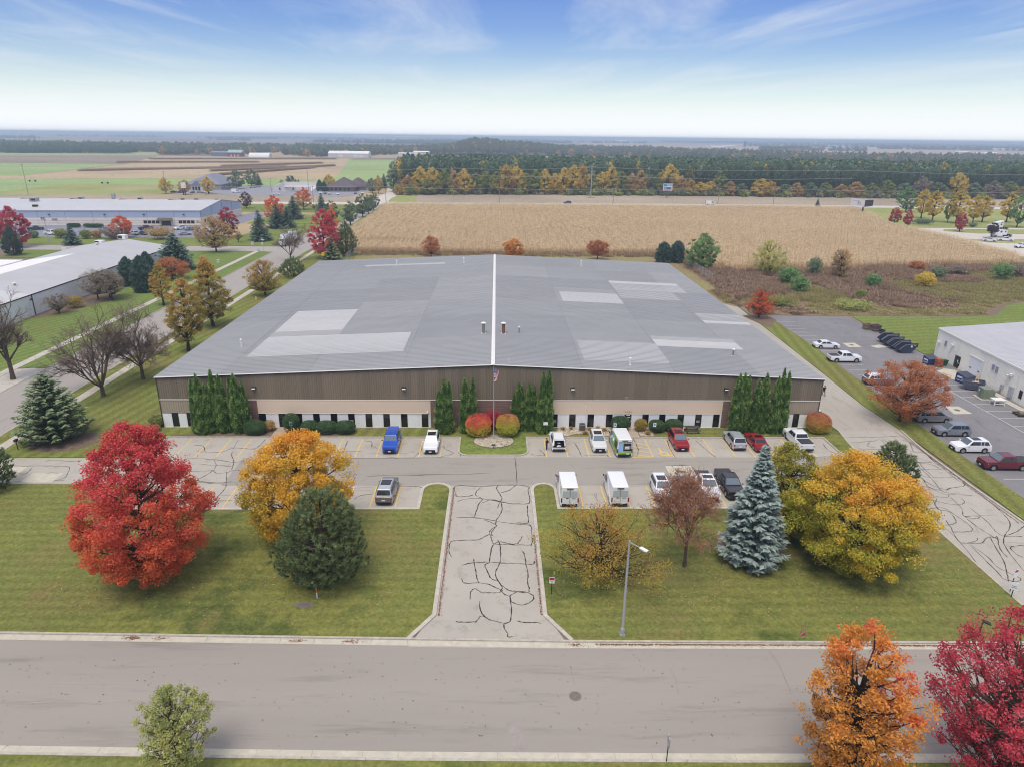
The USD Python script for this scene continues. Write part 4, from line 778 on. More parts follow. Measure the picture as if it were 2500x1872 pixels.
# lower storey: khaki ends, tan render, brick piers
siding(hall, 'khaki_panel', KHAKI, FX0 + .06, -38.2, 2.2, 4.07, pitch=.31, ribw=.045); siding(hall, 'khaki_panel', KHAKI, 37.4, FX1 - .06, 2.2, 4.07, pitch=.31, ribw=.045)
for a, b in ((-38.2, -32.45), (-8.95, 7.72), (31.35, 37.4)): MB().span(a, b, FY - .06, FY + .2, 0, 4.07).put('brick_wall', BRICK, hall)
for a, b in ((-32.45, -8.95), (7.72, 31.35)):
    MB().span(a, b, FY - .05, FY + .15, 2.18, 4.07).put('render_band', TANBAND, hall)
    MB().span(a, b, FY - .08, FY + .1, 2.13, 2.177).put('band_trim', WTRIM, hall)
WIN = [(-43.75, .84), (-41.75, .84), (-31.92, .86), (-27.0 + .0, .84), (-24.6, .84), (-22.2, .84), (-19.83, .84), (-17.45, .84), (-15.03, .84), (-12.6, .84), (-9.75, .84),
       (8.13, .8), (10.6, .84), (13.14, .84), (15.72, .84), (20.76, .84), (23.1, .82), (25.68, .84), (28.16, .84), (30.66, .84), (39.85, .74), (41.85, .8)]
DOORS = [(-29.25, .95), (18.3, .92)]
openings = sorted([(x, w, 'w') for x, w in WIN] + [(x, w, 'd') for x, w in DOORS])
def strip(a, b):
    cur = a
    for x, w, k in openings:
        if a < x < b:
            if x - w / 2 - cur > .15: siding(hall, 'white_panel', WHITES, cur, x - w / 2 - .03, .12, 2.12, pitch=.30, depth=.03, ribw=.035)
            cur = x + w / 2 + .03
    if b - cur > .15: siding(hall, 'white_panel', WHITES, cur, b, .12, 2.12, pitch=.30, depth=.03, ribw=.035)
for a, b in ((FX0 + .06, -38.2), (-32.45, -8.95), (7.72, 31.35), (37.4, FX1 - .06)): strip(a, b); MB().span(a, b, FY - .05, FY + .1, .0, .117).put('sill_trim', WTRIM, hall)
LITE = mat('blind', lin(150, 146, 140), .8)
for i, (x, w, k) in enumerate(openings):
    z0, z1 = (.125, 2.1) if k == 'w' else (.03, 2.12)
    y = FY + .03
    fr = MB().span(x - w / 2, x - w / 2 + .06, y - .06, y + .1, z0, z1).span(x + w / 2 - .06, x + w / 2, y - .06, y + .1, z0, z1).span(x - w / 2 + .06, x + w / 2 - .06, y - .06, y + .1, z1 - .06, z1).span(x - w / 2 + .06, x + w / 2 - .06, y - .06, y + .1, z0, z0 + .07)
    if k == 'd': fr.span(x - w / 2 + .06, x + w / 2 - .06, y - .05, y + .08, 1.52, 1.57).span(x - w / 2 + .06, x + w / 2 - .06, y - .05, y + .08, .9, .95)
    f = fr.put('window' if k == 'w' else 'door', FRAME, hall)
    MB().span(x - w / 2 + .062, x + w / 2 - .062, y + .0, y + .03, z0 + .072, z1 - .062).put('pane', DGLASS, f)
    if k == 'w': MB().span(x - w / 2 - .02, x + w / 2 + .02, y - .10, y - .061, z0 - .0, z0 + .05).put('sill', WTRIM, f)
    else: MB().span(x + w / 2 - .14, x + w / 2 - .10, y - .11, y - .055, .9, 1.25).put('handle', WTRIM, f)
    if i in (7, 20, 12): MB().span(x - w / 2 + .16, x + w / 2 - .2, y - .012, y - .002, z0 + .7, z0 + 1.05).put('notice', mat('notice', lin(190, 150, 60) if i == 7 else lin(170, 168, 160), .8) if i == 7 else LITE, f)
MB().span(18.06, 18.56, FY - .045, FY - .032, 1.93, 2.03).put('door_notice', WTRIM, hall); MB().span(17.98, 18.62, FY - .045, FY - .032, 1.58, 1.68).put('door_notice', WTRIM, hall)
# small lettering above the door, too worn to read: dark numerals
tx = meshkit.text_mesh('1 1 0 1', .2, .02); tx.apply_transform(trimesh.transformations.rotation_matrix(PI / 2, [1, 0, 0]))
MB().tm(tx, trimesh.transformations.translation_matrix([17.85, FY - .055, 2.36])).put('number_plate', FRAME, hall)
# wall lights, cameras, a vent pipe and the small sign on the brown wall
def wall_light(x, z):
    q = MB(); q.add([[x - .3, FY - .07, z], [x + .3, FY - .07, z], [x + .3, FY - .42, z], [x - .3, FY - .42, z], [x - .3, FY - .07, z + .26], [x + .3, FY - .07, z + .26], [x + .26, FY - .3, z + .24], [x - .26, FY - .3, z + .24]], [[0, 3, 2, 1], [4, 5, 6, 7], [0, 1, 5, 4], [3, 7, 6, 2], [0, 4, 7, 3], [1, 2, 6, 5]])
    l = q.put('wall_light', FRAME, hall); MB().add([[x - .24, FY - .425, z + .02], [x + .24, FY - .425, z + .02], [x + .2, FY - .31, z + .2], [x - .2, FY - .31, z + .2]], [[0, 1, 2, 3]]).put('lens', WTRIM, l)
for x in (-32.6, -12.45, 10.45, 31.5): wall_light(x, 5.75)
for x in (-9.35, 7.9): MB().span(x - .07, x + .07, FY - .35, FY - .05, 2.42, 2.5).tube([[x, FY - .3, 2.44], [x - .16, FY - .42, 2.36]], .07, 8, cap=True).put('camera_bracket', WTRIM, hall)
MB().tube([[12.35, FY - .15, 2.0], [12.35, FY - .15, 3.3]], .06, 8, cap=True).put('vent_pipe', WTRIM, hall)
MB().span(17.75, 18.05, FY - .09, FY - .06, 4.35, 4.7).put('wall_sign', mat('grey_sign', lin(176, 176, 176), .6), hall)
MB().span(17.83, 17.89, FY - .10, FY - .09, 4.42, 4.64).span(17.94, 17.99, FY - .10, FY - .09, 4.42, 4.64).put('sign_marks', FRAME, hall)
# ribbed roof sheets between the lap lines
XL = [0, 12.2, 24.8, 36.6, 45.4]; YL = [FY - .12, 101.5, 115.5, 127.5, 140, 150, 163, BY + .1]
ro = random.Random(4)
def roof_sheet(x0, x1, y0, y1, m, lift=0.0, name='roof_panel'):
    """Sheet with standing ribs that run down the slope."""
    q = MB(); z = lambda x: roof_z(x) + lift
    q.add([[x0, y0, z(x0)], [x1, y0, z(x1)], [x1, y1, z(x1)], [x0, y1, z(x0)], [x0, y0, z(x0) - .03], [x1, y0, z(x1) - .03], [x1, y1, z(x1) - .03], [x0, y1, z(x0) - .03]], [[0, 1, 2, 3], [4, 5, 1, 0], [5, 6, 2, 1], [6, 7, 3, 2], [7, 4, 0, 3]])
    n = int(round((y1 - y0) / .61))
    for i in range(n):
        yc = y0 + (i + .5) * (y1 - y0) / n; a, b, h = .09, .055, .11
        e0, e1 = x0 + .01, x1 - .01
        q.add([[e, yc + d, z(e) + hh] for e in (e0, e1) for d, hh in ((-a, .001), (-b, h), (b, h), (a, .001))], [[0, 4, 5, 1], [1, 5, 6, 2], [2, 6, 7, 3]])
    return q.put(name, m, hall)
for sgn in (-1, 1):
    for i in range(4):
        a, b = sorted((RX + sgn * (XL[i] + (.25 if i == 0 else .012)), RX + sgn * (XL[i + 1] - .012)))
        for j in range(7): roof_sheet(a, b, YL[j] + .006, YL[j + 1] - .006, GREY_ROOF[ro.choice((0, 0, 1, 2, 3))])
for x0, x1, y0, y1 in ((-36.0, -25.0, 105.2, 122.0), (-36.0, -13.4, 94.6, 105.0), (24.8, 40, 140.3, 149.9), (12.7, 24.4, 127.3, 136), (24.8, 36.8, 132.6, 140.0), (36.6, 44.9, 115.4, 122.4), (24.6, 38, 99.6, 105.2), (12.4, 24.6, 91.3, 100.9)):
    roof_sheet(x0, x1, y0, y1, PALE_ROOF, .012, 'pale_roof_panel')
roof_sheet(-32, -12.5, 166.4, 168.3, PALE_ROOF, .012, 'pale_roof_panel')
MB().add([[RX - .27, FY - .16, roof_z(RX - .27) + .06], [RX, FY - .16, RIDGE + .13], [RX + .27, FY - .16, roof_z(RX + .27) + .06], [RX - .27, BY + .1, roof_z(RX - .27) + .06], [RX, BY + .1, RIDGE + .13], [RX + .27, BY + .1, roof_z(RX + .27) + .06], [RX - .27, FY - .16, RIDGE - .1], [RX + .27, FY - .16, RIDGE - .1]], [[0, 1, 4, 3], [1, 2, 5, 4], [0, 6, 7, 1], [1, 7, 2, 2]]).put('ridge_cap', mat('ridge_white', lin(224, 222, 218), .5), hall)
for s, x in ((-1, FX0), (1, FX1)): MB().span(min(x, x + s * .14), max(x, x + s * .14), FY - .1, BY, EAVE - .2, EAVE - .015).put('gutter', WTRIM if s > 0 else DTRIM, hall)
for k in range(13): MB().span(FX1 + .02, FX1 + .16, FY + 1 + k * 7.3, FY + 1.14 + k * 7.3, .1, EAVE - .2).put('downpipe', WTRIM, hall)
# stacks and vents standing on the roof
STEEL = mat('stack_steel', lin(150, 146, 140), .45, .5, var=.15, scale=3); RUST = mat('stack_rust', lin(128, 96, 78), .7, .2, var=.3, scale=3)
def stack(name, x, y, h, r, m, label, cap=True):
    z = roof_z(x); t = thing(name, label, 'roof vent', (x, y, z - .02))
    MB().box(0, 0, 0, r * 3.2, r * 3.2, .1).put('flashing', WTRIM, t)
    MB().tube([[0, 0, .08], [0, 0, h]], r, 12, cap=True).put('pipe', m, t)
    if cap: q = MB(); q.tube([[0, 0, h + .12], [0, 0, h + .2], [0, 0, h + .34]], [r * 1.7, r * 1.7, r * .3], 12, cap=True); q.tube([[0, 0, h - .05], [0, 0, h + .14]], r * .5, 8); q.put('cap', WTRIM, t)
stack('roof_stack', -1.95, 102.8, 1.55, .24, STEEL, 'tall grey roof stack with white cap just left of the white ridge')
stack('roof_stack', 1.15, 102.8, 1.55, .24, RUST, 'tall rusty brown roof stack with white cap just right of the ridge')
stack('roof_stack', 3.6, 103.1, .95, .09, STEEL, 'thin short vent pipe right of the rusty brown roof stack')
stack('roof_stack', 1.75, 88.6, .5, .05, WTRIM, 'tiny white vent pipe beside the ridge right behind the flag', False)
stack('roof_stack', -38.6, 100.2, 1.0, .1, WTRIM, 'white vent pipe alone on the roof at its near left edge')
stack('roof_stack', 18.6, 89.7, .8, .1, WTRIM, 'white vent pipe near the front edge of the roof above the hatched bay')
stack('roof_stack', 35.2, 96.1, .9, .12, STEEL, 'vent pipe on the near right part of the roof by pale panels')
stack('roof_stack', -7.9, 166.7, 1.2, .12, WTRIM, 'white vent pipe at the far end of the roof left of the ridge')
stack('roof_stack', 20.8, 166.9, 1.2, .12, WTRIM, 'white vent pipe at the far end of the roof right of the ridge')
stack('roof_stack', -24.1, 166, 1.2, .12, WTRIM, 'white vent pipe at the far left of the roof by the pale strip')

# ---- the pale metal building on the right
IVORY = mat('ivory_siding', lin(240, 237, 226), .55, var=.05, scale=.5)
IV_TRIM = mat('ivory_trim', lin(238, 234, 224), .5)
nb = thing('metal_shed', 'ivory ribbed metal workshop with roller door beside the dark neighbouring lot', 'building')
NX, NY0, NY1, NH = 82.9, 60.0, 121.8, 5.25
nbx = lambda y: NX - (121.8 - y) * .085
ys = [121.8, 114.6, 105.9, 97.6, 89, 80, 70, 60]
def wallrun(y0, y1):
    q = MB(); n = max(2, round((y0 - y1) / .31)); yy = np.linspace(y0, y1, n + 1); pr = []
    for i in range(n):
        a, b = yy[i], yy[i + 1]; m_ = (a + b) / 2; pr += [(a, 0), (m_ + .05, 0), (m_ + .025, .04), (m_ - .025, .04), (m_ - .05, 0)]
    pr.append((y1, 0)); k = len(pr)
    q.add([[nbx(y) - d, y, 0] for y, d in pr] + [[nbx(y) - d, y, NH - .25] for y, d in pr], [[i, i + 1, i + 1 + k, i + k] for i in range(k - 1)])
    q.put('wall_panel', IVORY, nb)
for a, b in zip(ys, ys[1:]): wallrun(a - .06, b + .06); MB().box(nbx(b), b, 0, .16, .2, NH - .2).put('downpipe', IV_TRIM, nb)
MB().span(NX, NX + 45, 121.6, 121.8, 0, NH - .2).put('end_wall', IVORY, nb)
MB().add([[nbx(121.9) - .14, 121.9, NH - .25], [nbx(60) - .14, 60, NH - .25], [nbx(60) - .14, 60, NH + .02], [nbx(121.9) - .14, 121.9, NH + .02], [nbx(121.9) + .05, 121.9, NH - .25], [nbx(60) + .05, 60, NH - .25], [nbx(60) + .05, 60, NH + .02], [nbx(121.9) + .05, 121.9, NH + .02]], [[0, 1, 2, 3], [3, 2, 6, 7], [1, 0, 4, 5], [0, 3, 7, 4]]).put('eave_trim', IV_TRIM, nb)
SHED_ROOF = mat('shed_roof', lin(188, 188, 190), .42, .2, var=.05, scale=.3)
for j, (y1, y0) in enumerate(zip(ys, ys[1:])):
    q = MB(); xa1, xa0 = nbx(y1), nbx(y0); xr = 118.0; zr = NH + 2.6
    y1_, y0_ = y1 - .01, y0 + .01
    if j == 0: y1_ += .2
    q.add([[xa0, y0_, NH + .02], [xr, y0_, zr], [xr, y1_, zr], [xa1, y1_, NH + .02]], [[0, 1, 2, 3]])
    n = max(3, int((y1 - y0) / .61))
    for i in range(n):
        yc = y0 + (i + .5) * (y1 - y0) / n
        q.add([[e, yc + d, zz + hh] for e, zz in ((nbx(yc) + .02, NH + .02), (xr, zr)) for d, hh in ((-.08, 0), (-.04, .08), (.04, .08), (.08, 0))], [[0, 4, 5, 1], [1, 5, 6, 2], [2, 6, 7, 3]])
    q.put('roof_panel', SHED_ROOF, nb)
def nbplate(name, ya, yb, z0, z1, m, off=.055, parent=None, t=.03, **k):
    return MB().panel([nbx(ya) - off, ya, z0], [nbx(yb) - off, yb, z0], [nbx(yb) - off, yb, z1], [nbx(ya) - off, ya, z1], t).put(name, m, parent or nb, **k)
d = nbplate('roller_door', 110.7, 107.1, .05, 3.35, mat('roller_white', lin(226, 226, 228), .6)); nbplate('door_frame', 110.9, 110.7, .02, 3.5, IV_TRIM, parent=d, t=.1); nbplate('door_frame', 107.1, 106.9, .02, 3.5, IV_TRIM, parent=d, t=.1); nbplate('door_frame', 110.9, 106.9, 3.36, 3.52, IV_TRIM, parent=d, t=.12)
nbplate('door_window', 110.3, 109.8, 1.35, 1.5, FRAME, parent=d, off=.09); nbplate('door_window', 107.9, 107.4, 1.35, 1.5, FRAME, parent=d, off=.09)
d = nbplate('door', 114.95, 113.3, .02, 2.15, FRAME); nbplate('pane', 114.8, 114.2, .25, 2.0, DGLASS, parent=d, off=.09); nbplate('pane', 114.05, 113.45, .25, 2.0, DGLASS, parent=d, off=.09); nbplate('notice', 114.0, 113.75, 1.1, 1.5, WTRIM, parent=d, off=.125, t=.01); nbplate('notice', 113.7, 113.5, .9, 1.1, WTRIM, parent=d, off=.125, t=.01)
BLUEWIN = mat('louvre_blue', lin(140, 146, 166), .4)
for ya, z0, z1 in ((119.0, 2.6, 3.7), (104.6, 2.9, 3.9), (103.6, 2.75, 3.85)):
    w = nbplate('window', ya, ya - .75, z0, z1, IV_TRIM)
    for r in range(3): nbplate('pane', ya - .06, ya - .69, z0 + .06 + r * (z1 - z0 - .1) / 3, z0 + (r + .86) * (z1 - z0 - .1) / 3 + .06, BLUEWIN, parent=w, off=.09)
w = nbplate('window', 96.9, 96.2, .9, 2.2, FRAME); nbplate('pane', 96.8, 96.3, 1.0, 2.1, DGLASS, parent=w, off=.09)
w = nbplate('window', 84.5, 83.4, .9, 2.2, FRAME); nbplate('pane', 84.4, 83.5, 1.0, 2.1, DGLASS, parent=w, off=.09)
for y, z in ((120.6, 2.7), (100.0, 3.2), (99.4, 3.6), (116.3, 3.4)): MB().box(nbx(y) - .3, y, z, .45, .45, .3).put('wall_lamp', WTRIM, nb)
MB().box(nbx(98.6) - .2, 98.6, .5, .3, .9, 1.6).put('electric_box', mat('box_grey', lin(176, 178, 182), .5), nb); MB().box(nbx(100.9) - .2, 100.9, .9, .3, .5, .7).put('electric_box', mat('box_grey', lin(176, 178, 182), .5), nb)
MB().tube([[nbx(101.2) - .15, 101.2, 1.1], [nbx(101.2) - .15, 101.2, .25], [nbx(101.9) - .15, 101.9, .25]], .06, 6).put('pipe', STEEL, nb)
for x0, x1, y0, y1 in ((77.9, 81.2, 104.6, 106.6), (79.4, 80.6, 98.9, 104.4), (78.8, 80.0, 88, 98.7)): MB().span(x0, x1, y0, y1, 0, .12).put('concrete_step', CONCRETE, nb)
# ---- vehicles
def paint(name, rgb, metal=.0, rough=.3): return mat('paint_' + name, rgb, rough, metal, spec=.5, coat=.6)
PAINTS = {'white': paint('white', lin(226, 227, 230)), 'pearl': paint('pearl', lin(214, 216, 216)), 'silver': paint('silver', lin(178, 182, 188), .3), 'grey': paint('grey', lin(120, 120, 122), .3), 'dark': paint('dark', lin(58, 60, 68), .2), 'black': paint('black', lin(30, 30, 34)),
          'blue': paint('blue', lin(34, 84, 186), .15), 'navy': paint('navy', lin(58, 66, 110), .1), 'red': paint('red', lin(150, 24, 38), .1), 'maroon': paint('maroon', lin(102, 24, 38), .1), 'slate': paint('slate', lin(130, 138, 148), .3), 'bluegrey': paint('bluegrey', lin(96, 108, 124), .3), 'greyvan': paint('greyvan', lin(140, 140, 140), .3)}
TYRE = mat('tyre', lin(34, 34, 36), .85); RIM = mat('rim', lin(168, 170, 174), .35, .6); BLACKP = mat('black_plastic', lin(36, 36, 38), .6)
SCREEN = mat('windscreen_glass', lin(98, 112, 122), .05, spec=.8); CARGLASS = mat('car_glass', lin(30, 36, 42), .05, spec=.8); LAMP_W = mat('headlamp', lin(222, 226, 230), .15, spec=.8); LAMP_R = mat('tail_lamp', lin(150, 18, 26), .25, spec=.6); PLATE = mat('number_plate', lin(214, 216, 220), .5)  # windscreen colour has sky reflection and dash mixed in, so paler than side glass
VANGLASS = mat('van_rear_panel', lin(178, 184, 190), .3, spec=.5); SUNROOF = mat('sunroof', lin(20, 20, 24), .08, spec=.8)
TYPES = {  # L, W, H, ground gap, bonnet height, belt height, x of: windscreen foot, roof front, roof rear, rear glass foot; wheel x front, rear, wheel radius
    'suv':    dict(L=4.7, W=1.88, H=1.70, g=.24, zh=1.02, zb=1.08, x=(.95, .25, -1.75, -2.2), wx=(1.42, -1.38), wr=.36),
    'bigsuv': dict(L=5.0, W=1.96, H=1.80, g=.25, zh=1.08, zb=1.14, x=(1.1, .4, -1.95, -2.38), wx=(1.55, -1.45), wr=.38),
    'sedan':  dict(L=4.85, W=1.84, H=1.45, g=.2, zh=.90, zb=.96, x=(1.05, .2, -1.0, -1.75), wx=(1.45, -1.4), wr=.33),
    'minivan': dict(L=5.1, W=1.98, H=1.75, g=.2, zh=1.0, zb=1.08, x=(1.6, .62, -2.1, -2.45), wx=(1.6, -1.5), wr=.34),
    'boxvan': dict(L=5.0, W=1.95, H=1.9, g=.25, zh=1.12, zb=1.2, x=(1.0, .55, -2.2, -2.42), wx=(1.5, -1.45), wr=.38),
    'pickup': dict(L=5.8, W=2.0, H=1.85, g=.32, zh=1.18, zb=1.22, x=(1.35, .62, -.72, -1.0), wx=(1.85, -1.75), wr=.40),
    'van':    dict(L=5.75, W=2.06, H=2.55, g=.28, zh=1.18, zb=1.25, x=(2.05, 1.15, -2.7, -2.85), wx=(1.9, -1.65), wr=.36),
}
def car_body(T):
    L, W, H, g, zh, zb, wr = T['L'], T['W'], T['H'], T['g'], T['zh'], T['zb'], T['wr']; h = L / 2
    def arch(cx):
        R = wr + .07
        return [(cx + R * math.cos(a), max(g, wr + R * math.sin(a))) for a in np.linspace(math.pi * -.08, math.pi * 1.08, 8)]
    top = [(h - .06, g + .02), (h, g + .22), (h - .02, zh * .72), (h - .14, zh - .08), (h - .3, zh - .02), (T['x'][0] + .05, zb)]
    if T is TYPES['van']: top = [(h - .06, g + .02), (h, g + .22), (h - .02, .85), (h - .12, zh - .06), (T['x'][0] + .1, zh + .1), (T['x'][1], H - .12), (T['x'][1] - .25, H - .02), (-h + .35, H), (-h + .1, H - .06), (-h + .02, zb), (-h, g + .3), (-h + .06, g + .02)]
    elif T is TYPES['pickup']: top += [(-h + .04, zb), (-h, zb - .06), (-h + .02, g + .3), (-h + .06, g + .1)]
    elif T is TYPES['sedan']: top += [(T['x'][3], zb + .02), (-h + .1, zb - .02), (-h, zb - .16), (-h, g + .3), (-h + .08, g + .05)]
    else: top += [(T['x'][3], zb), (-h + .06, zb - .05), (-h, g + .32), (-h + .06, g + .04)]
    ring = top + arch(T['wx'][1])[::-1] + arch(T['wx'][0])[::-1]
    P = Polygon(ring).buffer(0)
    if P.geom_type != 'Polygon': P = max(P.geoms, key=lambda q: q.area)
    ring = np.array(P.exterior.coords)[:-1]
    if P.exterior.is_ccw is False: ring = ring[::-1]
    c = ring.mean(0); n = len(ring)
    d = np.roll(ring, -1, 0) - np.roll(ring, 1, 0); nr = np.column_stack([d[:, 1], -d[:, 0]]); nr /= np.linalg.norm(nr, axis=1, keepdims=True) + 1e-9
    ins = ring - nr * .055
    lay = [(-W / 2, ins), (-W / 2 + .1, ring), (W / 2 - .1, ring), (W / 2, ins)]
    V = []
    for y, r in lay:
        v = np.column_stack([r[:, 0], np.full(n, y), r[:, 1]]); u = np.clip((np.abs(v[:, 0]) / h - .72) / .28, 0, 1)
        k = 1 - .10 * u ** 2 * np.where(v[:, 0] > 0, 1.2, .7) - (.13 * np.clip((v[:, 2] - zb) / (H - zb), 0, 1) if T is TYPES['van'] else .03 * np.clip((v[:, 2] - .6) / .5, 0, 1))
        v[:, 1] *= k; V.append(v)
    mb = MB(); F = [[a * n + i, a * n + (i + 1) % n, (a + 1) * n + (i + 1) % n, (a + 1) * n + i] for a in range(3) for i in range(n)]
    mb.add(np.vstack(V), np.array(F)[:, ::-1])
    for y, r, o in ((0, ins, 1), (3, ins, -1)):
        v2, f2 = trimesh.creation.triangulate_polygon(Polygon(ins), engine='earcut'); f2 = np.asarray(f2)
        order = [int(np.argmin(((ins - q) ** 2).sum(1))) for q in v2]
        mb.add(V[y][order], f2[:, ::o] if True else f2)
    return mb
def car(kind, color, name, label, cat, loc, heading, group=None, roof=None, sunroof=False, rails=False, hatch_open=False, tonneau=False, wrap=False, detail=True, scale=1.0, rear_panel=False):
    """heading: direction the bonnet points, radians from +x."""
    T = TYPES[kind]; L, W, H, g, zh, zb, wr = T['L'], T['W'], T['H'], T['g'], T['zh'], T['zb'], T['wr']; h = L / 2; pm = PAINTS[color]
    t = thing(name, label, cat, loc, heading, group, scale)
    car_body(T).put('body', pm, t, smooth=28)
    MB().span(-h + .25, h - .25, -W / 2 + .16, W / 2 - .16, g - .06, zb - .16).put('underbody', BLACKP, t)
    xw, xf, xr, xg = T['x']; wb, wt = W / 2 - .07, W / 2 - (.24 if kind != 'sedan' else .28); zr = H
    if kind != 'van':
        r = .09
        MB().hull([(x, s * y, z) for s in (-1, 1) for x, y, z in ((xw - .02, wb - r, zb - r * .2), (xg + .06, wb - r, zb - r * .2), (xf, wt - r, zr - r), (xr, wt - r, zr - r), ((xf + xr) / 2, wt - r - .05, zr - r + .02))], r).put('cabin', PAINTS[roof or color], t, smooth=28)
        def cab(x, f, s): # a point on the cabin side, f from belt (0) to roof (1)
            return np.array([x, s * (wb + (wt - wb) * f), zb - .02 + (zr - zb) * f])
        e = .018
        lean = lambda x0, x1, f: x0 + (x1 - x0) * f
        G0, G1 = .16, .86
        MB().panel(*[np.array([lean(xw, xf, f) + .075, s * (wb + (wt - wb) * f) * .88, zb + (zr - zb) * f]) for s, f in ((-1, .1), (1, .1), (1, .93), (-1, .93))], .02).put('windscreen', SCREEN, t)
        if not hatch_open:
            w = MB().panel(*[np.array([lean(xg, xr, f) - .055, s * (wb + (wt - wb) * f) * .86, zb + (zr - zb) * f]) for s, f in ((1, .2), (-1, .2), (-1, .88), (1, .88))], .025).put('rear_window', CARGLASS, t)
        xm = (xf + xr) / 2 - (.0 if kind != 'pickup' else .05)
        segs = [(lean(xw, xf, G0) - .12, lean(xw, xf, G1) - .1, xm + .05, xm + .05), (xm - .05, xm - .05, lean(xg, xr, G0) + .22, lean(xg, xr, G1) + .12)]
        if kind in ('suv', 'bigsuv', 'minivan', 'boxvan'): x3 = lean(xg, xr, .5) + .75; segs[1] = (xm - .05, xm - .05, x3 + .05, x3 + .05); segs.append((x3 - .05, x3 - .05, lean(xg, xr, G0) + .22, lean(xg, xr, G1) + .15))
        for a0, a1, b0, b1 in segs:
            for s in (-1, 1):
                q = [cab(a0, G0, s), cab(b0, G0, s), cab(b1, G1, s), cab(a1, G1, s)]
                q = [p + [0, s * .028, 0] for p in (q[::-1] if s < 0 else q)]
                if s > 0: q = q[::-1]
                n_ = np.cross(q[1] - q[0], q[3] - q[0])
                if n_[1] * s < 0: q = q[::-1]
                MB().panel(*q, .014).put('side_window', CARGLASS, t)
    else:
        rake = lambda f: T['x'][0] + .1 + (T['x'][1] - T['x'][0] - .1) * f
        MB().panel(*[np.array([rake(f) + .03, s * W / 2 * (.84 - .1 * f), zh + .14 + (H - .3 - zh) * f]) for s, f in ((-1, .02), (1, .02), (1, .9), (-1, .9))], .03).put('windscreen', SCREEN, t)
        for s in (-1, 1):
            q = [np.array([x, s * (W / 2 * (1 - .13 * np.clip((z - zb) / (H - zb), 0, 1)) + .004), z]) for x, z in ((.55, zb + .05), (1.75, zb + .05), (1.3, 2.0), (.55, 2.0))]
            if np.cross(q[1] - q[0], q[3] - q[0])[1] * s < 0: q = q[::-1]
            MB().panel(*q, .02).put('side_window', CARGLASS, t)
        if not wrap:
            for s in (-1, 1): MB().panel(*[np.array([-h - .0 + .035 * np.clip((z - zb) / .9, 0, 1), y, z]) for y, z in ((s * .44 + .38, 1.42), (s * .44 - .38, 1.42), (s * .42 - .36, 2.12), (s * .42 + .36, 2.12))], .02).put('rear_panel', VANGLASS, t)
            MB().span(-h - .012, -h + .05, -.012, .012, .6, 2.3).put('door_gap', BLACKP, t)
            MB().span(-h - .02, -h + .05, -.62, -.2, 1.24, 1.3).put('badge', mat('badge', lin(150, 154, 158), .4), t); MB().span(-h - .02, -h + .05, .16, .42, 1.24, 1.3).put('badge', BLACKP, t)
        MB().span(-h - .0, -h + .12, -.36, .36, 2.36, 2.42).put('high_brake_lamp', mat('dark_red', lin(84, 30, 34), .4), t)
    # wheels
    for sx in T['wx']:
        for s in (-1, 1):
            y0 = s * (W / 2 - .24); y1 = s * (W / 2 - .02)
            w = MB().tube([[sx, y0, wr], [sx, y0 + s * .03, wr], [sx, y1 - s * .03, wr], [sx, y1, wr]], [wr * .88, wr, wr, wr * .88], 16, cap=True).put('wheel', TYRE, t)
            q = MB(); q.tube([[sx, y1 + s * .004, wr], [sx, y1 - s * .01, wr]], wr * .63, 12, cap=True)
            q.put('rim', RIM, w)
    # lamps, bumpers, plates, mirrors
    for s in (-1, 1):
        MB().hull([(h - .13, s * (W / 2 - .2), zh * .74), (h - .34, s * (W / 2 - .12), zh * .78), (h - .1, s * (W / 2 - .46), zh * .72)], .065).put('headlamp', LAMP_W, t)
        if kind == 'van': MB().span(-h - .015, -h + .1, min(s * (W / 2 - .2), s * (W / 2 - .06)), max(s * (W / 2 - .2), s * (W / 2 - .06)), .78, 1.28).put('tail_lamp', LAMP_R, t)
        else: MB().hull([(-h + .05, s * (W / 2 - .26), zb - .22), (-h + .1, s * (W / 2 - .14), zb - .16), (-h + .04, s * (W / 2 - .2), zb - .34)], .06).put('tail_lamp', LAMP_R, t)
        MB().hull([(xw - .15 if kind != 'van' else 1.85, s * (W / 2 + .05), zb + .06 if kind != 'van' else 1.5), (xw - .12 if kind != 'van' else 1.88, s * (W / 2 + .13), zb + .1 if kind != 'van' else 1.66)], .07).put('mirror', pm if kind != 'van' and color not in ('white',) else BLACKP if kind == 'van' else pm, t)
    dark_b = BLACKP
    MB().hull([(h - .02, y, z) for y in (-W * .30, W * .30) for z in (zh * .45, zh * .64)], .05).put('grille', dark_b, t)
    MB().hull([(h - .06, y, z) for y in (-W * .36, W * .36) for z in (g + .06, g + .14)], .06).put('front_bumper', dark_b, t)
    MB().hull([(-h + .04, y, z) for y in (-W * .38, W * .38) for z in (g + .08, g + (.26 if kind == 'van' else .2))], .07).put('rear_bumper', dark_b, t)
    MB().span(h + .025, h + .05, -.17, .17, zh * .36, zh * .36 + .14).put('number_plate', PLATE, t)
    MB().span(-h - .045, -h - .02, -.2 + (.38 if kind == 'van' else 0) * -1, .2 - (.38 if kind == 'van' else 0), zb * .56 if kind != 'van' else .55, (zb * .56 if kind != 'van' else .55) + .15).put('number_plate', PLATE, t)
    if sunroof: MB().hull([(x, s * (wt - .2), zr + .012) for s in (-1, 1) for x in (xf - .2, (xf + xr) / 2 - .25)], .016).put('sunroof', SUNROOF, t)
    if rails:
        for s in (-1, 1): MB().tube([[xf - .1, s * (wt - .06), zr + .0], [xf - .3, s * (wt - .06), zr + .05], [xr + .4, s * (wt - .06), zr + .05], [xr + .2, s * (wt - .06), zr + .0]], .025, 5).put('roof_rail', RIM, t)
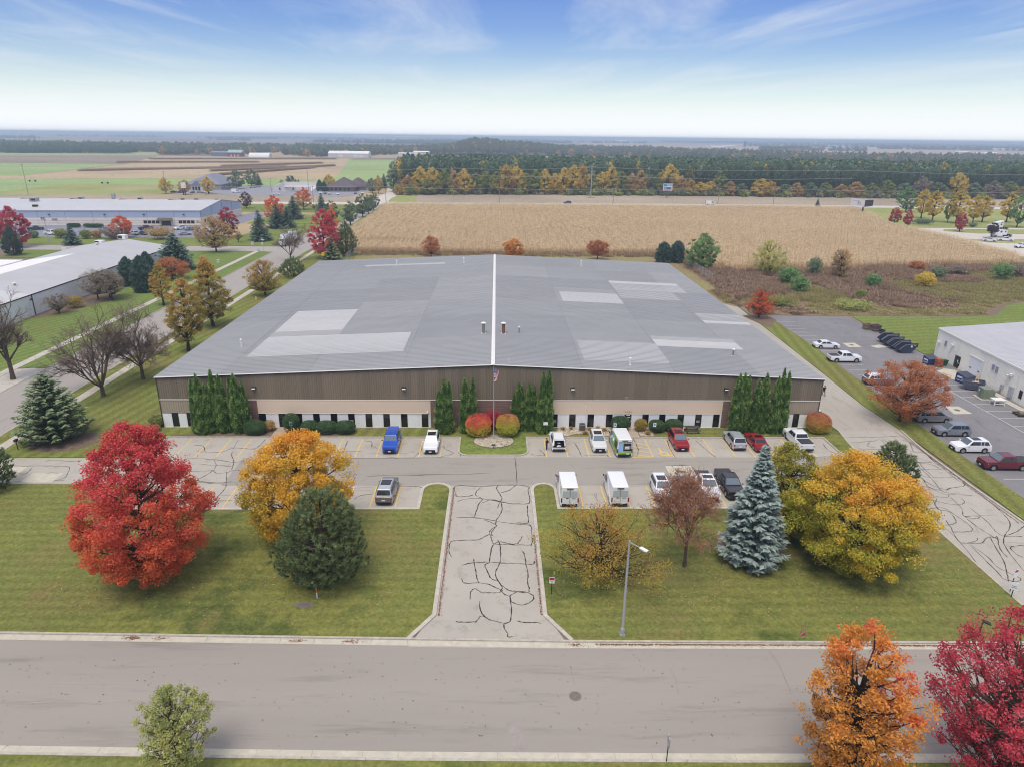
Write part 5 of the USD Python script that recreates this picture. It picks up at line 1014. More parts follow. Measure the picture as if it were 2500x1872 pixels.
    if kind == 'pickup':
        MB().span(-h + .12, xg - .1, -W / 2 + .16, W / 2 - .16, zb - .02, zb + .02).put('bed_cover', mat('bed_cover', lin(58, 58, 62) if tonneau else lin(92, 92, 96), .6), t)
    if hatch_open:
        MB().panel([-h - .012, .66, .75], [-h - .012, -.66, .75], [-h + .24, -.58, 1.6], [-h + .24, .58, 1.6], .02).put('boot_opening', mat('boot_dark', lin(14, 14, 16), .9), t)
        MB().hull([(xr - .05, y, zr - .02) for y in (-.6, .6)] + [(xr - .95, y, zr + .22) for y in (-.62, .62)], .05).put('tailgate', pm, t)
        MB().hull([(-h - .05, -.2, .95), (-h - .05, .25, .9), (-h - .02, .1, 1.05)], .07).hull([(-h + .08, -.1, 1.3), (-h + .08, .15, 1.33)], .06).put('white_bag', WTRIM, t)
    if wrap:
        GREEN, SKYB, DKP = mat('wrap_green', lin(132, 190, 58), .35), mat('wrap_blue', lin(150, 186, 224), .35), mat('wrap_dark', lin(44, 38, 46), .35)
        yb = lambda z: W / 2 * (1 - .13 * np.clip((z - zb) / (H - zb), 0, 1)) + .012
        for s in (-1, 1):
            def sp(name, pts, m, off=0.0):
                q = [np.array([x, s * (yb(z) + off), z]) for x, z in pts]
                if np.cross(q[1] - q[0], q[3] - q[0])[1] * s < 0: q = q[::-1]
                MB().panel(*q, .006).put(name, m, t)
            sp('side_print', [(-2.7, .55), (1.2, .55), (1.1, .95), (-2.7, 1.1)], GREEN); sp('side_print', [(-2.7, 2.12), (.9, 2.05), (.6, 2.3), (-2.6, 2.38)], GREEN)
            sp('side_print', [(-.2, 1.05), (1.1, 1.0), (.4, 2.0), (-.3, 2.08)], SKYB); sp('side_print', [(-2.6, 1.15), (-1.5, 1.1), (-1.5, 2.05), (-2.6, 2.08)], DKP); sp('side_print', [(-1.35, 1.1), (-.9, 1.06), (-.95, 1.9), (-1.3, 2.0)], mat('wrap_brown', lin(96, 80, 66), .4))
            for k in range(4): MB().hull([(-1.1 + k * .5, s * (yb(1.2 + .15 * (k % 2)) + .012), 1.25 + .15 * (k % 2)), (-.95 + k * .5, s * (yb(1.6) + .012), 1.55 + .1 * (k % 2))], .05).put('side_print', WTRIM if k % 2 else GREEN, t)
        xb = lambda z: -h + .02 + .05 * np.clip((z - zb) / 1.2, 0, 1) - .02
        def rp(name, pts, m, tt=.01): MB().panel(*[np.array([xb(z), y, z]) for y, z in pts], tt).put(name, m, t)
        rp('rear_print', [(.86, .62), (-.86, .62), (-.86, .98), (.86, .80)], GREEN); rp('rear_print', [(.80, 2.1), (-.05, 2.18), (-.05, 2.33), (.78, 2.28)], GREEN)
        rp('rear_print', [(.84, .84), (.26, .92), (.24, 2.06), (.8, 2.06)], SKYB); rp('rear_print', [(.22, .98), (-.84, 1.0), (-.78, 2.24), (.2, 2.14)], DKP)
        # a white cup and saucer on the dark print
        xx = xb(1.3) - .012
        cup = [(-.02, 1.62), (-.5, 1.62), (-.44, 1.36), (-.12, 1.36)]; MB().panel(*[np.array([xx, y, z]) for y, z in [(.0, 1.62), (-.0, 1.62)][:0] + [(-.02, 1.36), (-.50, 1.36), (-.58, 1.64), (.06, 1.64)]], .008).put('cup_print', WTRIM, t)
        sau = aff.translate(aff.scale(Point(0, 0).buffer(1, 10), .40, .09), .26, 1.31); v, f = trimesh.creation.triangulate_polygon(sau, engine='earcut')
        MB().add(np.column_stack([np.full(len(v), xx - .004), -v[:, 0], v[:, 1]]), np.asarray(f)).add(np.column_stack([np.full(len(v), xx - .004), -v[:, 0], v[:, 1]]), np.asarray(f)[:, ::-1]).put('saucer_print', WTRIM, t)
        MB().tube([[xx, -.58, 1.58], [xx, -.7, 1.6], [xx, -.7, 1.44], [xx, -.54, 1.42]], .02, 4).put('cup_print', WTRIM, t)
        rp('rear_print', [(.2, 2.0), (-.8, 2.08), (-.8, 2.13), (.2, 2.05)], WTRIM, .014)
    return t
N_, S_, E_, W_ = PI / 2, -PI / 2, 0.0, PI
FRONT = None
car('boxvan', 'blue', 'parked_car', 'bright blue boxy van-like car nosed out of the front row left of the flag', 'car', (-13.5, 81.1, 0), S_ + .02)
car('suv', 'white', 'parked_car', 'white SUV with dark glass roof parked left of the flag island', 'car', (-8.3, 80.9, 0), S_, sunroof=True, rails=True)
car('suv', 'white', 'parked_car', 'white SUV with its black boot open beside the standing person', 'car', (8.1, 81.6, 0), N_, hatch_open=True, rails=True)
car('suv', 'pearl', 'parked_car', 'white SUV with sunroof between the open hatch car and the printed van', 'car', (13.35, 81.3, 0), S_, sunroof=True)
car('van', 'white', 'delivery_van', 'white cargo van with green, blue and black printed sides and cup picture', 'van', (16.15, 80.5, 0), N_ + .03, wrap=True)
car('suv', 'red', 'parked_car', 'red SUV facing out by the wheelchair bay', 'car', (24.1, 81.7, 0), S_, sunroof=True)
car('suv', 'silver', 'parked_car', 'silver SUV with its tail out beside the red sedan', 'car', (31.6, 81.9, 0), N_, rails=True)
car('sedan', 'red', 'parked_car', 'dark red sedan with its tail out between silver SUV and white pickup', 'car', (34.4, 81.5, 0), N_, sunroof=True)
car('pickup', 'white', 'pickup_truck', 'white pickup with black bed cover at the right end of the front row', 'pickup', (40.15, 82.0, 0), N_ + .02, tonneau=True)
car('bigsuv', 'grey', 'parked_car', 'grey SUV alone in the near row by the left kerb nose', 'car', (-12.15, 68.3, 0), N_ - .02, roof='silver', sunroof=True, rails=True)
car('van', 'white', 'delivery_van', 'plain white cargo van next to the right-hand kerb nose of the driveway', 'van', (8.05, 68.1, 0), N_)
car('van', 'white', 'delivery_van', 'plain white cargo van, second one from the driveway', 'van', (13.55, 68.2, 0), N_)
car('suv', 'white', 'parked_car', 'white car behind the bare brown tree, nearest the plain vans', 'car', (18.85, 68.7, 0), S_, sunroof=True)
car('sedan', 'grey', 'parked_car', 'grey sedan half hidden behind the bare brown tree', 'car', (21.65, 68.8, 0), S_ + .03)
car('pickup', 'white', 'pickup_truck', 'white pickup seen through the twigs left of the blue spruce', 'pickup', (24.15, 69.2, 0), S_ - .03, tonneau=True, sunroof=True)
car('pickup', 'black', 'pickup_truck', 'black pickup mostly hidden behind the blue spruce', 'pickup', (26.9, 69.6, 0), S_)
car('sedan', 'white', 'parked_car', 'white sedan farthest back on the dark neighbouring lot', 'car', (64.2, 126.1, 0), E_ - .03)
car('pickup', 'white', 'pickup_truck', 'white pickup on the dark lot between white sedan and blue SUV', 'pickup', (63.6, 117.6, 0), E_ - .02)
car('suv', 'bluegrey', 'parked_car', 'dark blue SUV with white roof behind the orange tree', 'car', (63.5, 105.6, 0), E_, roof='white', rails=True)
car('minivan', 'greyvan', 'parked_car', 'grey minivan under the orange tree on the dark lot', 'car', (63.0, 89.9, 0), E_ - .02, rails=True)
car('suv', 'slate', 'parked_car', 'slate grey SUV between minivan and white SUV on the dark lot', 'car', (62.8, 85.1, 0), W_ - .02)
car('suv', 'white', 'parked_car', 'white SUV between slate SUV and maroon pickup on the dark lot', 'car', (62.0, 79.9, 0), W_ - .02, sunroof=True)
car('pickup', 'maroon', 'pickup_truck', 'maroon pickup nearest the camera on the dark lot', 'pickup', (63.0, 75.0, 0), W_ - .02)
car('sedan', 'white', 'parked_car', 'white car peeping out behind the round bush at the building corner', 'car', (46.2, 91.2, 0), N_)
# farther off: one of each kind with its parts, the others copies of it
far = {}
def farcar(kind, color, label, x, y, hd, cat='car', **k):
    name = {'pickup': 'pickup_truck', 'van': 'delivery_van'}.get(kind, 'parked_car')
    key = (kind, color)
    if key in far: return copy(far[key], name, label, cat, (x, y, .02), hd, group=None)
    far[key] = car(kind, color, name, label, cat, (x, y, .02), hd, **k); return far[key]
farcar('pickup', 'dark', 'dark pickup by the crimson tree at the blue factory', -188, 287.6, .6, 'pickup')
farcar('pickup', 'white', 'white pickup on the blue factory lot between two round bushes', -174, 274.8, PI - .3, 'pickup')
farcar('suv', 'silver', 'silver SUV under the orange tree on the factory lot', -142.6, 276.2, PI / 2 + .8)
farcar('suv', 'dark', 'dark SUV beside the silver one on the factory lot', -139.2, 276.4, PI / 2 + .8)
farcar('pickup', 'dark', 'dark pickup close to the canopy of the blue factory', -145.6, 292, PI / 2 - .8, 'pickup')
farcar('bigsuv', 'white', 'big white SUV in front of the row of factory windows', -132.2, 292.8, PI + 1.1)
farcar('sedan', 'slate', 'blue-grey sedan at the corner end of the factory front', -126.9, 291.4, .9)
farcar('sedan', 'silver', 'silver sedan nearest the lawn on the factory lot', -123, 276.6, .5)
farcar('suv', 'white', 'white SUV behind the brown tree at the factory corner', -118.5, 287, .4)
for k, (x, y, c, kd, lb) in enumerate(((-217, 481, 'dark', 'sedan', 'dark sedan at the far left in front of the hip-roofed clinic'), (-212, 479.4, 'dark', 'suv', 'dark SUV second from left in front of the clinic'), (-204.3, 480, 'grey', 'sedan', 'grey sedan between two trees before the clinic'), (-199.4, 480.6, 'silver', 'suv', 'silver SUV right of the clinic sign'), (-194.6, 481, 'white', 'sedan', 'white sedan by the yellow clinic tree'), (-206.8, 505, 'white', 'suv', 'white SUV close to the clinic entrance'), (-192.8, 511, 'bluegrey', 'suv', 'dark blue SUV at the right end of the clinic'))):
    farcar(kd, c, lb, x, y, (.1, PI, 1.6, 0, PI, 0, .2)[k])
farcar('van', 'white', 'white van on the lot between clinic and tennis court wall', -177.5, 486, 0.0, 'van')
farcar('sedan', 'silver', 'silver sedan under the green clinic trees', -180.8, 530, .1); farcar('sedan', 'slate', 'slate sedan far back under the green clinic trees', -179.8, 538, .1)
farcar('sedan', 'white', 'white sedan in front of the long white yard wall', -144.9, 468.5, PI)
for x, y, c, kd, lb in ((-120, 484.6, 'white', 'suv', 'white SUV leftmost before the brown-roofed inn'), (-116, 481, 'dark', 'sedan', 'dark sedan next to the leftmost white SUV at the inn'), (-112.6, 479, 'silver', 'suv', 'silver SUV in the middle of the inn lot'), (-106.6, 477.4, 'white', 'sedan', 'white sedan alone in the middle of the inn lot'), (-96.4, 485.2, 'bluegrey', 'suv', 'blue-grey SUV right of the inn door'), (-91.7, 486, 'white', 'suv', 'white SUV at the right end of the inn lot')): farcar(kd, c, lb, x, y, S_ + .2)
farcar('suv', 'navy', 'navy blue SUV driving along the highway beyond the corn', 43, 426, PI)
farcar('van', 'pearl', 'white passenger van driving along the highway beyond the corn', 130.5, 427, 0, 'van')
farcar('bigsuv', 'pearl', 'white SUV on the small green tip of the truck yard', 199.7, 275.6, -.55)
farcar('pickup', 'white', 'white pickup parked right behind the white SUV in the truck yard', 207.5, 277.4, -.5, 'pickup')
farcar('pickup', 'white', 'white pickup at the right edge in the truck yard', 201, 259.2, PI + .2, 'pickup')
def semi(loc, hd, label, tall):
    t = thing('semi_truck', label, 'truck', loc, hd)
    wm = PAINTS['white']
    MB().hull([(x, s * 1.05, z) for s in (-1, 1) for x, z in ((3.6, .9), (3.6, 1.9), (2.0, 2.2), (2.0, .9))], .15).put('bonnet', wm, t, smooth=28)
    MB().hull([(x, s * y, z) for s in (-1, 1) for x, y, z in ((2.1, 1.08, 1.0), (1.4, 1.0, 2.9), (.6, 1.0, 3.0), (-1.6 if tall else .2, 1.05, 3.7 if tall else 3.0), (-2.0, 1.1, 3.8 if tall else 2.6), (-2.0, 1.1, 1.0))], .14).put('cab', wm, t, smooth=28)
    MB().panel([2.05, -1.0, 2.15], [2.05, 1.0, 2.15], [1.55, .9, 2.85], [1.55, -.9, 2.85], .14).put('windscreen', SCREEN, t)
    for s in (-1, 1):
        for x0, x1, z0, z1 in ((.5, 1.35, 1.95, 2.65), (-1.4, -.8, 2.0, 2.6)) + (((-1.5, -.9, 3.0, 3.35),) if tall else ()): MB().span(x0, x1, s * 1.26 - .02, s * 1.26 + .02, z0, z1).put('side_window', CARGLASS, t)
        for x in (3.0, -3.0, -4.3):
            w = MB().tube([[x, s * .75, .52], [x, s * 1.2, .52]], .52, 14, cap=True).put('wheel', TYRE, t); MB().tube([[x, s * 1.19, .52], [x, s * 1.22, .52]], .3, 10, cap=True).put('rim', RIM, w)
        MB().tube([[-2.2, s * 1.0, .9], [-2.2, s * 1.0, 3.4]], .08, 6).put('exhaust', STEEL, t)
    MB().span(-5.0, -2.0, -.5, .5, .7, .95).box(-3.6, 0, .95, 1.2, .9, .15).put('chassis', BLACKP, t)
    MB().hull([(3.75, s * .7, z) for s in (-1, 1) for z in (1.0, 1.8)], .05).put('grille', RIM, t); MB().span(3.6, 3.85, -1.1, 1.1, .5, .85).put('bumper', RIM, t)
semi((231.5, 317, .03), PI, 'tall white semi tractor behind the plum-coloured tree', True)
semi((214.5, 290.5, .03), PI + .15, 'white semi tractor parked right of the plum-coloured tree, nearer one', False)
t = thing('box_truck', 'white truck with long white box driving up the side street behind bare branches', 'truck', (-76.6, 252, 0), -1.62)
MB().span(-10, 1.2, -1.25, 1.25, 1.1, 3.9).put('box', PAINTS['white'], t)
MB().hull([(x, s * y, z) for s in (-1, 1) for x, y, z in ((1.5, 1.0, .8), (1.5, 1.0, 2.7), (2.6, .95, 2.6), (3.3, 1.0, 1.6), (3.5, 1.0, .8))], .15).put('cab', PAINTS['white'], t, smooth=28)
MB().panel([3.25, -.9, 1.75], [3.25, .9, 1.75], [2.7, .85, 2.6], [2.7, -.85, 2.6], .14).put('windscreen', SCREEN, t)
for s in (-1, 1):
    MB().span(1.8, 2.6, s * 1.15 - .02, s * 1.15 + .02, 1.75, 2.4).put('side_window', CARGLASS, t)
    for x in (2.4, -6.6, -7.9): w = MB().tube([[x, s * .8, .5], [x, s * 1.2, .5]], .5, 14, cap=True).put('wheel', TYRE, t); MB().tube([[x, s * 1.19, .5], [x, s * 1.22, .5]], .28, 10, cap=True).put('rim', RIM, w)
MB().span(-9.6, 2.5, -.5, .5, .6, 1.1).put('chassis', BLACKP, t)
# ---- trees near the camera
GZ = .09
def c3(x, y): return (x, y, GZ)
red_t = lambda t, pn, c, o: .92 - .72 * t + .4 * (pn - .5) + .2 * (c - .5)
yel_t = lambda t, pn, c, o: .16 + .52 * t + .62 * (pn - .42) + .22 * (c - .5)
leafy('red_maple', 'big red and orange maple on the left front lawn, largest red crown in view', 'tree', c3(-31.2, 53.0), 15.0, 6.2, 'red', 11, z0=1.3, leaves=88000, size=.19, prof=OVAL, clumps=520, spread=.5, tintf=red_t, lean=(.3, .2), limbs=60, hollow=.6)
leafy('yellow_maple', 'round yellow maple behind the dark pine on the left front lawn', 'tree', c3(-19.4, 59.3), 11.2, 5.7, 'yellow', 12, z0=1.2, leaves=74000, size=.19, clumps=430, tintf=yel_t, limbs=50, lean=(.4, .3))
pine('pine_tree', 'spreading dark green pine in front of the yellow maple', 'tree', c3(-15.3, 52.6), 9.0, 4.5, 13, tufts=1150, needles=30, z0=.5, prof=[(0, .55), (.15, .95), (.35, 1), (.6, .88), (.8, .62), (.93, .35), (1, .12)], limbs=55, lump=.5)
leafy('locust_tree', 'low wide thin-leaved tree turning yellow beside the street lamp', 'tree', c3(9.5, 53.2), 6.6, 5.9, 'locust', 14, z0=.9, prof=UMBRELLA, leaves=12500, size=.16, clumps=420, spread=.6, limbs=100, hollow=.75, lump=.5, twigs=2, trunk=.14, tintf=lambda t, pn, c, o: .25 + .55 * t + .4 * (pn - .5) + .25 * (c - .5))
bare('bare_tree', 'almost bare reddish brown tree left of the blue spruce', 'tree', c3(17.8, 54.4), 9.3, 5.8, 15, twig=TWIG_BROWN, fork=.28, leaves=7500, leafkind='rust', size=.13, kids=(7, 6, 6, 5, 5), tr=.15, levels=5, spread=.85)
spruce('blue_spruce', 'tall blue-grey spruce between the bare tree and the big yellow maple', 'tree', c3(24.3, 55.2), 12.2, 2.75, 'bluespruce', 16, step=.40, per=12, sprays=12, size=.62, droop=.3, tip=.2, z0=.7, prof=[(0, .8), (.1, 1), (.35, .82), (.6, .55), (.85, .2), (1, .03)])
leafy('green_maple', 'yellow-green maple just behind the blue spruce', 'tree', c3(29.4, 59.5), 10.3, 3.7, 'ygreen', 17, z0=.8, leaves=46000, size=.19, clumps=320, prof=OVAL, limbs=40, lean=(-.6, .2))
leafy('yellow_maple', 'largest yellow and green maple on the right front lawn', 'tree', c3(34.2, 54.6), 11.3, 6.5, 'gold', 18, z0=.8, leaves=94000, size=.19, clumps=520, tintf=yel_t, limbs=60, lean=(-1.0, 0), lump=.36)
pine('pine_tree', 'dark pine beside the cracked side drive behind the big yellow maple', 'tree', c3(45.6, 69.6), 5.6, 3.2, 19, tufts=520, needles=30, z0=.3, prof=[(0, .75), (.2, 1), (.5, .85), (.8, .5), (1, .12)], limbs=30)
leafy('orange_tree', 'orange-brown tree with gaps on the grass strip by the grey minivan', 'tree', c3(58.2, 89.6), 8.6, 6.2, 'rust', 20, z0=1.2, prof=[(0, .3), (.2, .75), (.4, 1), (.65, .95), (.85, .7), (1, .3)], leaves=25000, size=.19, clumps=480, spread=.45, limbs=80, hollow=.7, lump=.55, twigs=1, lean=(.4, 0))
leafy('orange_tree', 'orange tree with red tips at the bottom right edge of the street', 'tree', (21.9, 30.6, .06), 12.4, 4.0, 'orange', 21, z0=1.6, prof=[(0, .6), (.2, .95), (.45, 1), (.65, .86), (.82, .58), (.94, .3), (1, .08)], leaves=30000, size=.17, clumps=560, spread=.42, limbs=110, hollow=.7, lump=.55, twigs=1, lean=(-1.0, .3), tintf=lambda t, pn, c, o: .3 + .18 * t + .5 * (pn - .5) + .35 * (c - .5) + .55 * np.clip(o[:, 0] * 1.2 + t - 1.15, 0, .6))
leafy('crimson_tree', 'crimson tree cut by the bottom right corner of the picture', 'tree', (31.3, 30.6, .06), 13.2, 4.7, 'crimson', 22, z0=1.6, prof=[(0, .55), (.2, .95), (.45, 1), (.7, .8), (.9, .45), (1, .1)], leaves=32000, size=.17, clumps=560, spread=.45, limbs=120, hollow=.75, lump=.5, twigs=2, lean=(-1.6, .3), bark=BARK)
leafy('young_tree', 'small young olive-green tree at the bottom left by the street', 'tree', (-19.6, 32.4, .06), 6.7, 2.45, 'young', 23, z0=1.1, prof=[(0, .45), (.2, .9), (.45, 1), (.7, .84), (.9, .45), (1, .1)], leaves=17000, size=.13, clumps=380, spread=.36, limbs=100, hollow=.8, lump=.4, twigs=1, trunk=.09, bark=BARK)
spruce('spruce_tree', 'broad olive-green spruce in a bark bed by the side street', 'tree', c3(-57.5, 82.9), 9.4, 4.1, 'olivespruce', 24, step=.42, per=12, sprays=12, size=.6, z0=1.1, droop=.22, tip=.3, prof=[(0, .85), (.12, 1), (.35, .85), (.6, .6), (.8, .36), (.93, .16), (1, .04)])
pine('pine_tree', 'pine cut by the left edge below the left drive', 'tree', c3(-56.8, 69.4), 5.2, 3.0, 25, kind='pine', tufts=480, needles=28, z0=.3, limbs=26)
bare('bare_tree', 'wide bare tree with long low limb beside the left pavement', 'tree', c3(-59.9, 98.7), 13.6, 8.4, 26, fork=.12, spread=1.0, kids=(7, 6, 6, 5, 4), tr=.30, levels=5)
bare('bare_tree', 'dense twiggy bare tree nearest the left roof corner', 'tree', c3(-57.6, 106.4), 12.4, 5.8, 27, fork=.2, kids=(8, 7, 6, 6, 5), spread=.95, tr=.26, levels=5, up=.2)
bare('bare_tree', 'bare tree on the far verge at the left edge', 'tree', c3(-78.5, 106.4), 12.2, 5.6, 28, fork=.25, kids=(6, 6, 6, 5, 4), spread=.8, tr=.32)
gold_t = lambda t, pn, c, o: .15 + .75 * t + .4 * (pn - .5) + .2 * (c - .5)
leafy('golden_tree', 'slim golden tree closest to the left edge of the roof', 'tree', c3(-56.8, 122), 13.6, 3.6, 'goldtan', 29, z0=2.4, prof=OVAL, leaves=20000, size=.24, clumps=300, limbs=50, tintf=gold_t, lean=(.5, 0))
leafy('golden_tree', 'taller golden and green tree behind the slim golden one', 'tree', c3(-59, 139.4), 14.4, 4.8, 'goldtan', 30, z0=2.3, prof=TEAR, leaves=24000, size=.26, clumps=340, limbs=60, tintf=lambda t, pn, c, o: .05 + .7 * t + .4 * (pn - .5))
leafy('golden_tree', 'pale orange tree across the side street from the golden ones', 'tree', c3(-77.6, 157.8), 9.6, 2.5, 'goldtan', 31, z0=2, prof=OVAL, leaves=9000, size=.24, clumps=150, tintf=lambda t, pn, c, o: .6 + .5 * (pn - .5))
leafy('mixed_tree', 'spreading tree with orange leaves and bare top by the side street', 'tree', c3(-57.6, 169), 8.8, 5.2, 'locust', 32, z0=1.6, prof=UMBRELLA, leaves=11000, size=.24, clumps=280, limbs=90, hollow=.75, lump=.5, twigs=2)
pine('juniper', 'dark juniper against the far left roof edge', 'tree', c3(-57.2, 192.8), 5.2, 4.4, 33, kind='pine', tufts=260, needles=24, tl=.5, prof=[(0, .7), (.3, 1), (.6, .8), (1, .2)], limbs=16)
bare('bare_tree', 'dark bare tree in front of the white truck', 'tree', c3(-65.6, 220), 11, 6.6, 34, fork=.15, spread=1.0, kids=(6, 5, 5, 5, 4), tr=.24, twr=.02)
leafy('pink_tree', 'tall pinkish red tree at the far left corner of the roof', 'tree', c3(-56.2, 224), 15.6, 5.2, 'pink', 35, z0=2, prof=OVAL, leaves=17000, size=.34, clumps=260, lean=(.8, 0))
leafy('orange_tree', 'yellow-orange tree right behind the pinkish red one', 'tree', c3(-58.8, 250), 14.4, 3.1, 'flame', 36, z0=2, prof=OVAL, leaves=8000, size=.4, clumps=140, tintf=lambda t, pn, c, o: .75 + .4 * (pn - .5))
spruce('spruce_tree', 'small grey-green spruce in front of the pinkish red tree', 'tree', c3(-52.6, 220.5), 7.8, 2.8, 'olivespruce', 37, step=.55, per=9, sprays=7, size=.8)
pine('pine_tree', 'dark conifer at the corner of the corn field by the fence', 'tree', c3(-50, 230.3), 11, 4.0, 38, kind='pine', tufts=420, needles=22, tl=.6, prof=TEAR, limbs=24, z0=.6)
# --- along the far end of the roof and in the rough ground on the right
leafy('orange_tree', 'bright orange round tree behind the ridge at the corn edge', 'tree', (5.8, 227.6, 0), 6.4, 3.6, 'orange', 40, z0=.8, leaves=9000, size=.3, clumps=170, tintf=lambda t, pn, c, o: .4 + .5 * (pn - .5))
leafy('rust_tree', 'rust-brown umbrella tree at the corn edge right of the ridge', 'tree', (33.3, 225, 0), 6.3, 4.2, 'rust', 41, z0=1.9, prof=UMBRELLA, leaves=9000, size=.28, clumps=200, limbs=40, hollow=.7)
leafy('rust_tree', 'rust-brown tree at the corn edge left of the ridge', 'tree', (-21.6, 228, 0), 7.1, 3.6, 'rust', 42, z0=1.5, prof=ROUND, leaves=6500, size=.26, clumps=200, limbs=60, hollow=.8, twigs=1)
spires('arborvitae_bush', 'left one of two dark rounded evergreens at the far right roof corner', 'shrub', (54.2, 221.3, 0), [(0, 0, 6.6, 2.6)], 43, kind='spruce', size=.42, dens=120, belly=[(0, .8), (.2, 1), (.6, .95), (.85, .6), (.95, .3), (1, .05)])
spires('arborvitae_bush', 'right one of two dark rounded evergreens by the chain fence', 'shrub', (58.8, 221.5, 0), [(0, 0, 7, 2.55)], 44, kind='spruce', size=.42, dens=120, belly=[(0, .8), (.2, 1), (.6, .95), (.85, .6), (.95, .3), (1, .05)])
leafy('green_tree', 'full green tree behind the chain fence', 'tree', (63.6, 210, 0), 10.6, 5.4, 'green', 45, z0=.4, leaves=14000, size=.36, clumps=240, lump=.45)
leafy('willow_tree', 'yellow-green open tree at the near edge of the corn', 'tree', (81.4, 203, 0), 10, 5.6, 'young', 46, z0=.8, leaves=11000, size=.3, clumps=240, limbs=60, hollow=.7, lump=.5, tintf=lambda t, pn, c, o: .75 + .4 * (pn - .5))
leafy('mixed_tree', 'thin half-bare tree with yellow-green side in the rough field', 'tree', (100.4, 196.6, 0), 8.6, 3.9, 'tan', 47, z0=.8, leaves=4200, size=.28, clumps=170, limbs=70, hollow=.8, twigs=2, lump=.5, tintf=lambda t, pn, c, o: .4 + .5 * o[:, 0])
leafy('red_tree', 'thin red tree at the corner of the dark lot', 'tree', (59.3, 149, 0), 6.4, 3.6, 'flame', 48, z0=1.2, leaves=4200, size=.24, clumps=160, limbs=70, hollow=.8, twigs=2, lump=.5, tintf=lambda t, pn, c, o: .2 + .4 * (pn - .5), prof=UMBRELLA)
for i, (x, y, h, r, kind, lab) in enumerate(((81.7, 187.6, 4.7, 3.0, 'green', 'green bush in the rough field below the yellow-green tree'), (80.4, 177.4, 4.0, 2.3, 'green', 'lighter green bush in front of the larger green one'), (94, 199.3, 5.4, 2.0, 'dull', 'dark narrow bush left of the half-bare tree'), (103.2, 183, 3.6, 2.0, 'green', 'round green bush in the middle of the rough field'), (118.2, 184, 4.2, 2.5, 'yolk', 'yellow bush in the rough field'),
        (129, 195.5, 3.6, 2.0, 'dull', 'dark green bush behind the yellow bush'), (147.5, 195.2, 5.0, 3.1, 'green', 'large green bush at the right end of the rough field'), (92.8, 169.2, 2.2, 1.4, 'olive', 'small olive bush near the dark lot'), (130.5, 209, 3.0, 2.2, 'rust', 'rust-coloured bush at the corn edge'), (85.5, 158.5, 2.0, 4.5, 'young', 'low yellow-green thicket at the edge of the mown lawn'), (68.5, 160.5, 2.0, 2.6, 'olive', 'low green thicket beside the thin red tree'), (140, 203, 3.2, 3.0, 'greybrown', 'grey leafless thicket by the corn at the right'), (155, 199, 4.6, 3.0, 'greybrown', 'grey leafless thicket right of the large green bush'))):
    shrub('bush', lab, 'shrub', (x, y, 0), h, r, r * .9, 60 + i, kind, n=1500, size=.42, loose=.3, shape=2.2)
# --- evergreen columns against the front of the hall
for i, (x, y, pr, lab) in enumerate((
        (-39.3, 85.0, [(-.75, .1, 7.7, .72), (.1, -.1, 8.4, .92), (.95, .1, 7.1, .8)], 'three-topped evergreen column nearest the left end of the hall'),
        (-37.0, 85.4, [(-.55, .2, 8.9, .7), (.45, 0, 8.2, .95)], 'evergreen column second from the left end of the hall'),
        (-34.5, 85.3, [(-.8, .3, 7.9, .6), (.0, -.1, 8.4, .95), (.8, .3, 7.2, .75)], 'evergreen column right of the first two, beside the left brick pier'),
        (-7.0, 85.1, [(-.6, .1, 6.3, .75), (.15, 0, 7.9, .85), (.75, .15, 7.5, .6)], 'evergreen column left of the flag, beside the tan band'),
        (-3.7, 85.4, [(-.45, 0, 7.9, .82), (.6, .1, 7.9, .68)], 'evergreen column just left of the red bushes by the flag'),
        (3.0, 86.0, [(-.5, .1, 5.6, .6), (.1, 0, 7.0, .72), (.55, .1, 6.6, .55)], 'evergreen column just right of the flag'),
        (4.75, 86.0, [(-.25, 0, 6.9, .7), (.4, .1, 6.7, .58)], 'evergreen column in the middle of the three right of the flag'),
        (6.6, 85.3, [(-.3, 0, 8.7, .82), (.5, .15, 9.0, .72)], 'tallest evergreen column right of the flag'),
        (33.1, 85.3, [(-.5, 0, 8.6, .9), (.25, .2, 8.6, .75), (.85, .1, 8.3, .7)], 'left one of three evergreen columns at the right end of the hall'),
        (35.9, 85.4, [(-.55, 0, 7.8, .85), (.45, .1, 8.6, .85)], 'middle one of three evergreen columns at the right end of the hall'),
        (38.5, 85.3, [(-.6, 0, 8.2, .9), (.15, .35, 9.3, .6), (.75, .1, 8.9, .7)], 'right one of three evergreen columns at the right end of the hall'))):
    spires('arborvitae', lab, 'shrub', (x, y, .1), pr, 80 + i, size=.22, dens=430)
for i, (x, y, h, rx, ry, kind, lab) in enumerate(((-32.3, 84.9, 1.8, 1.45, 1.1, 'box', 'clipped dark bush at the foot of the left brick pier'), (-27.7, 85.8, 2.5, 1.1, 1.0, 'box', 'tall round clipped bush right of the left walk'), (-25.2, 85.4, 1.6, 1.15, 1.0, 'box', 'low clipped bush right of the tall round one'), (-22.8, 85.2, 1.65, 1.4, 1.05, 'box', 'left half of the long double clipped bush'), (-20.3, 85.2, 1.65, 1.35, 1.05, 'box', 'right half of the long double clipped bush'),
        (17.1, 86.2, 2.0, 1.25, 1.0, 'box', 'round clipped bush behind the printed van'), (22.1, 85.8, 1.6, 1.1, .95, 'box', 'clipped bush right of the right walk, left of a pair'), (24.5, 86.0, 1.6, 1.25, 1.0, 'box', 'clipped bush right of the right walk, right of a pair'))):
    shrub('clipped_bush', lab, 'shrub', (x, y, .1), h, rx, ry, 100 + i, kind, n=5200, size=.12, loose=.05, shape=2.5)
burn_t = lambda t, lo, r: -.05 + .85 * t + .4 * (lo - .5) + .2 * (r - .5)
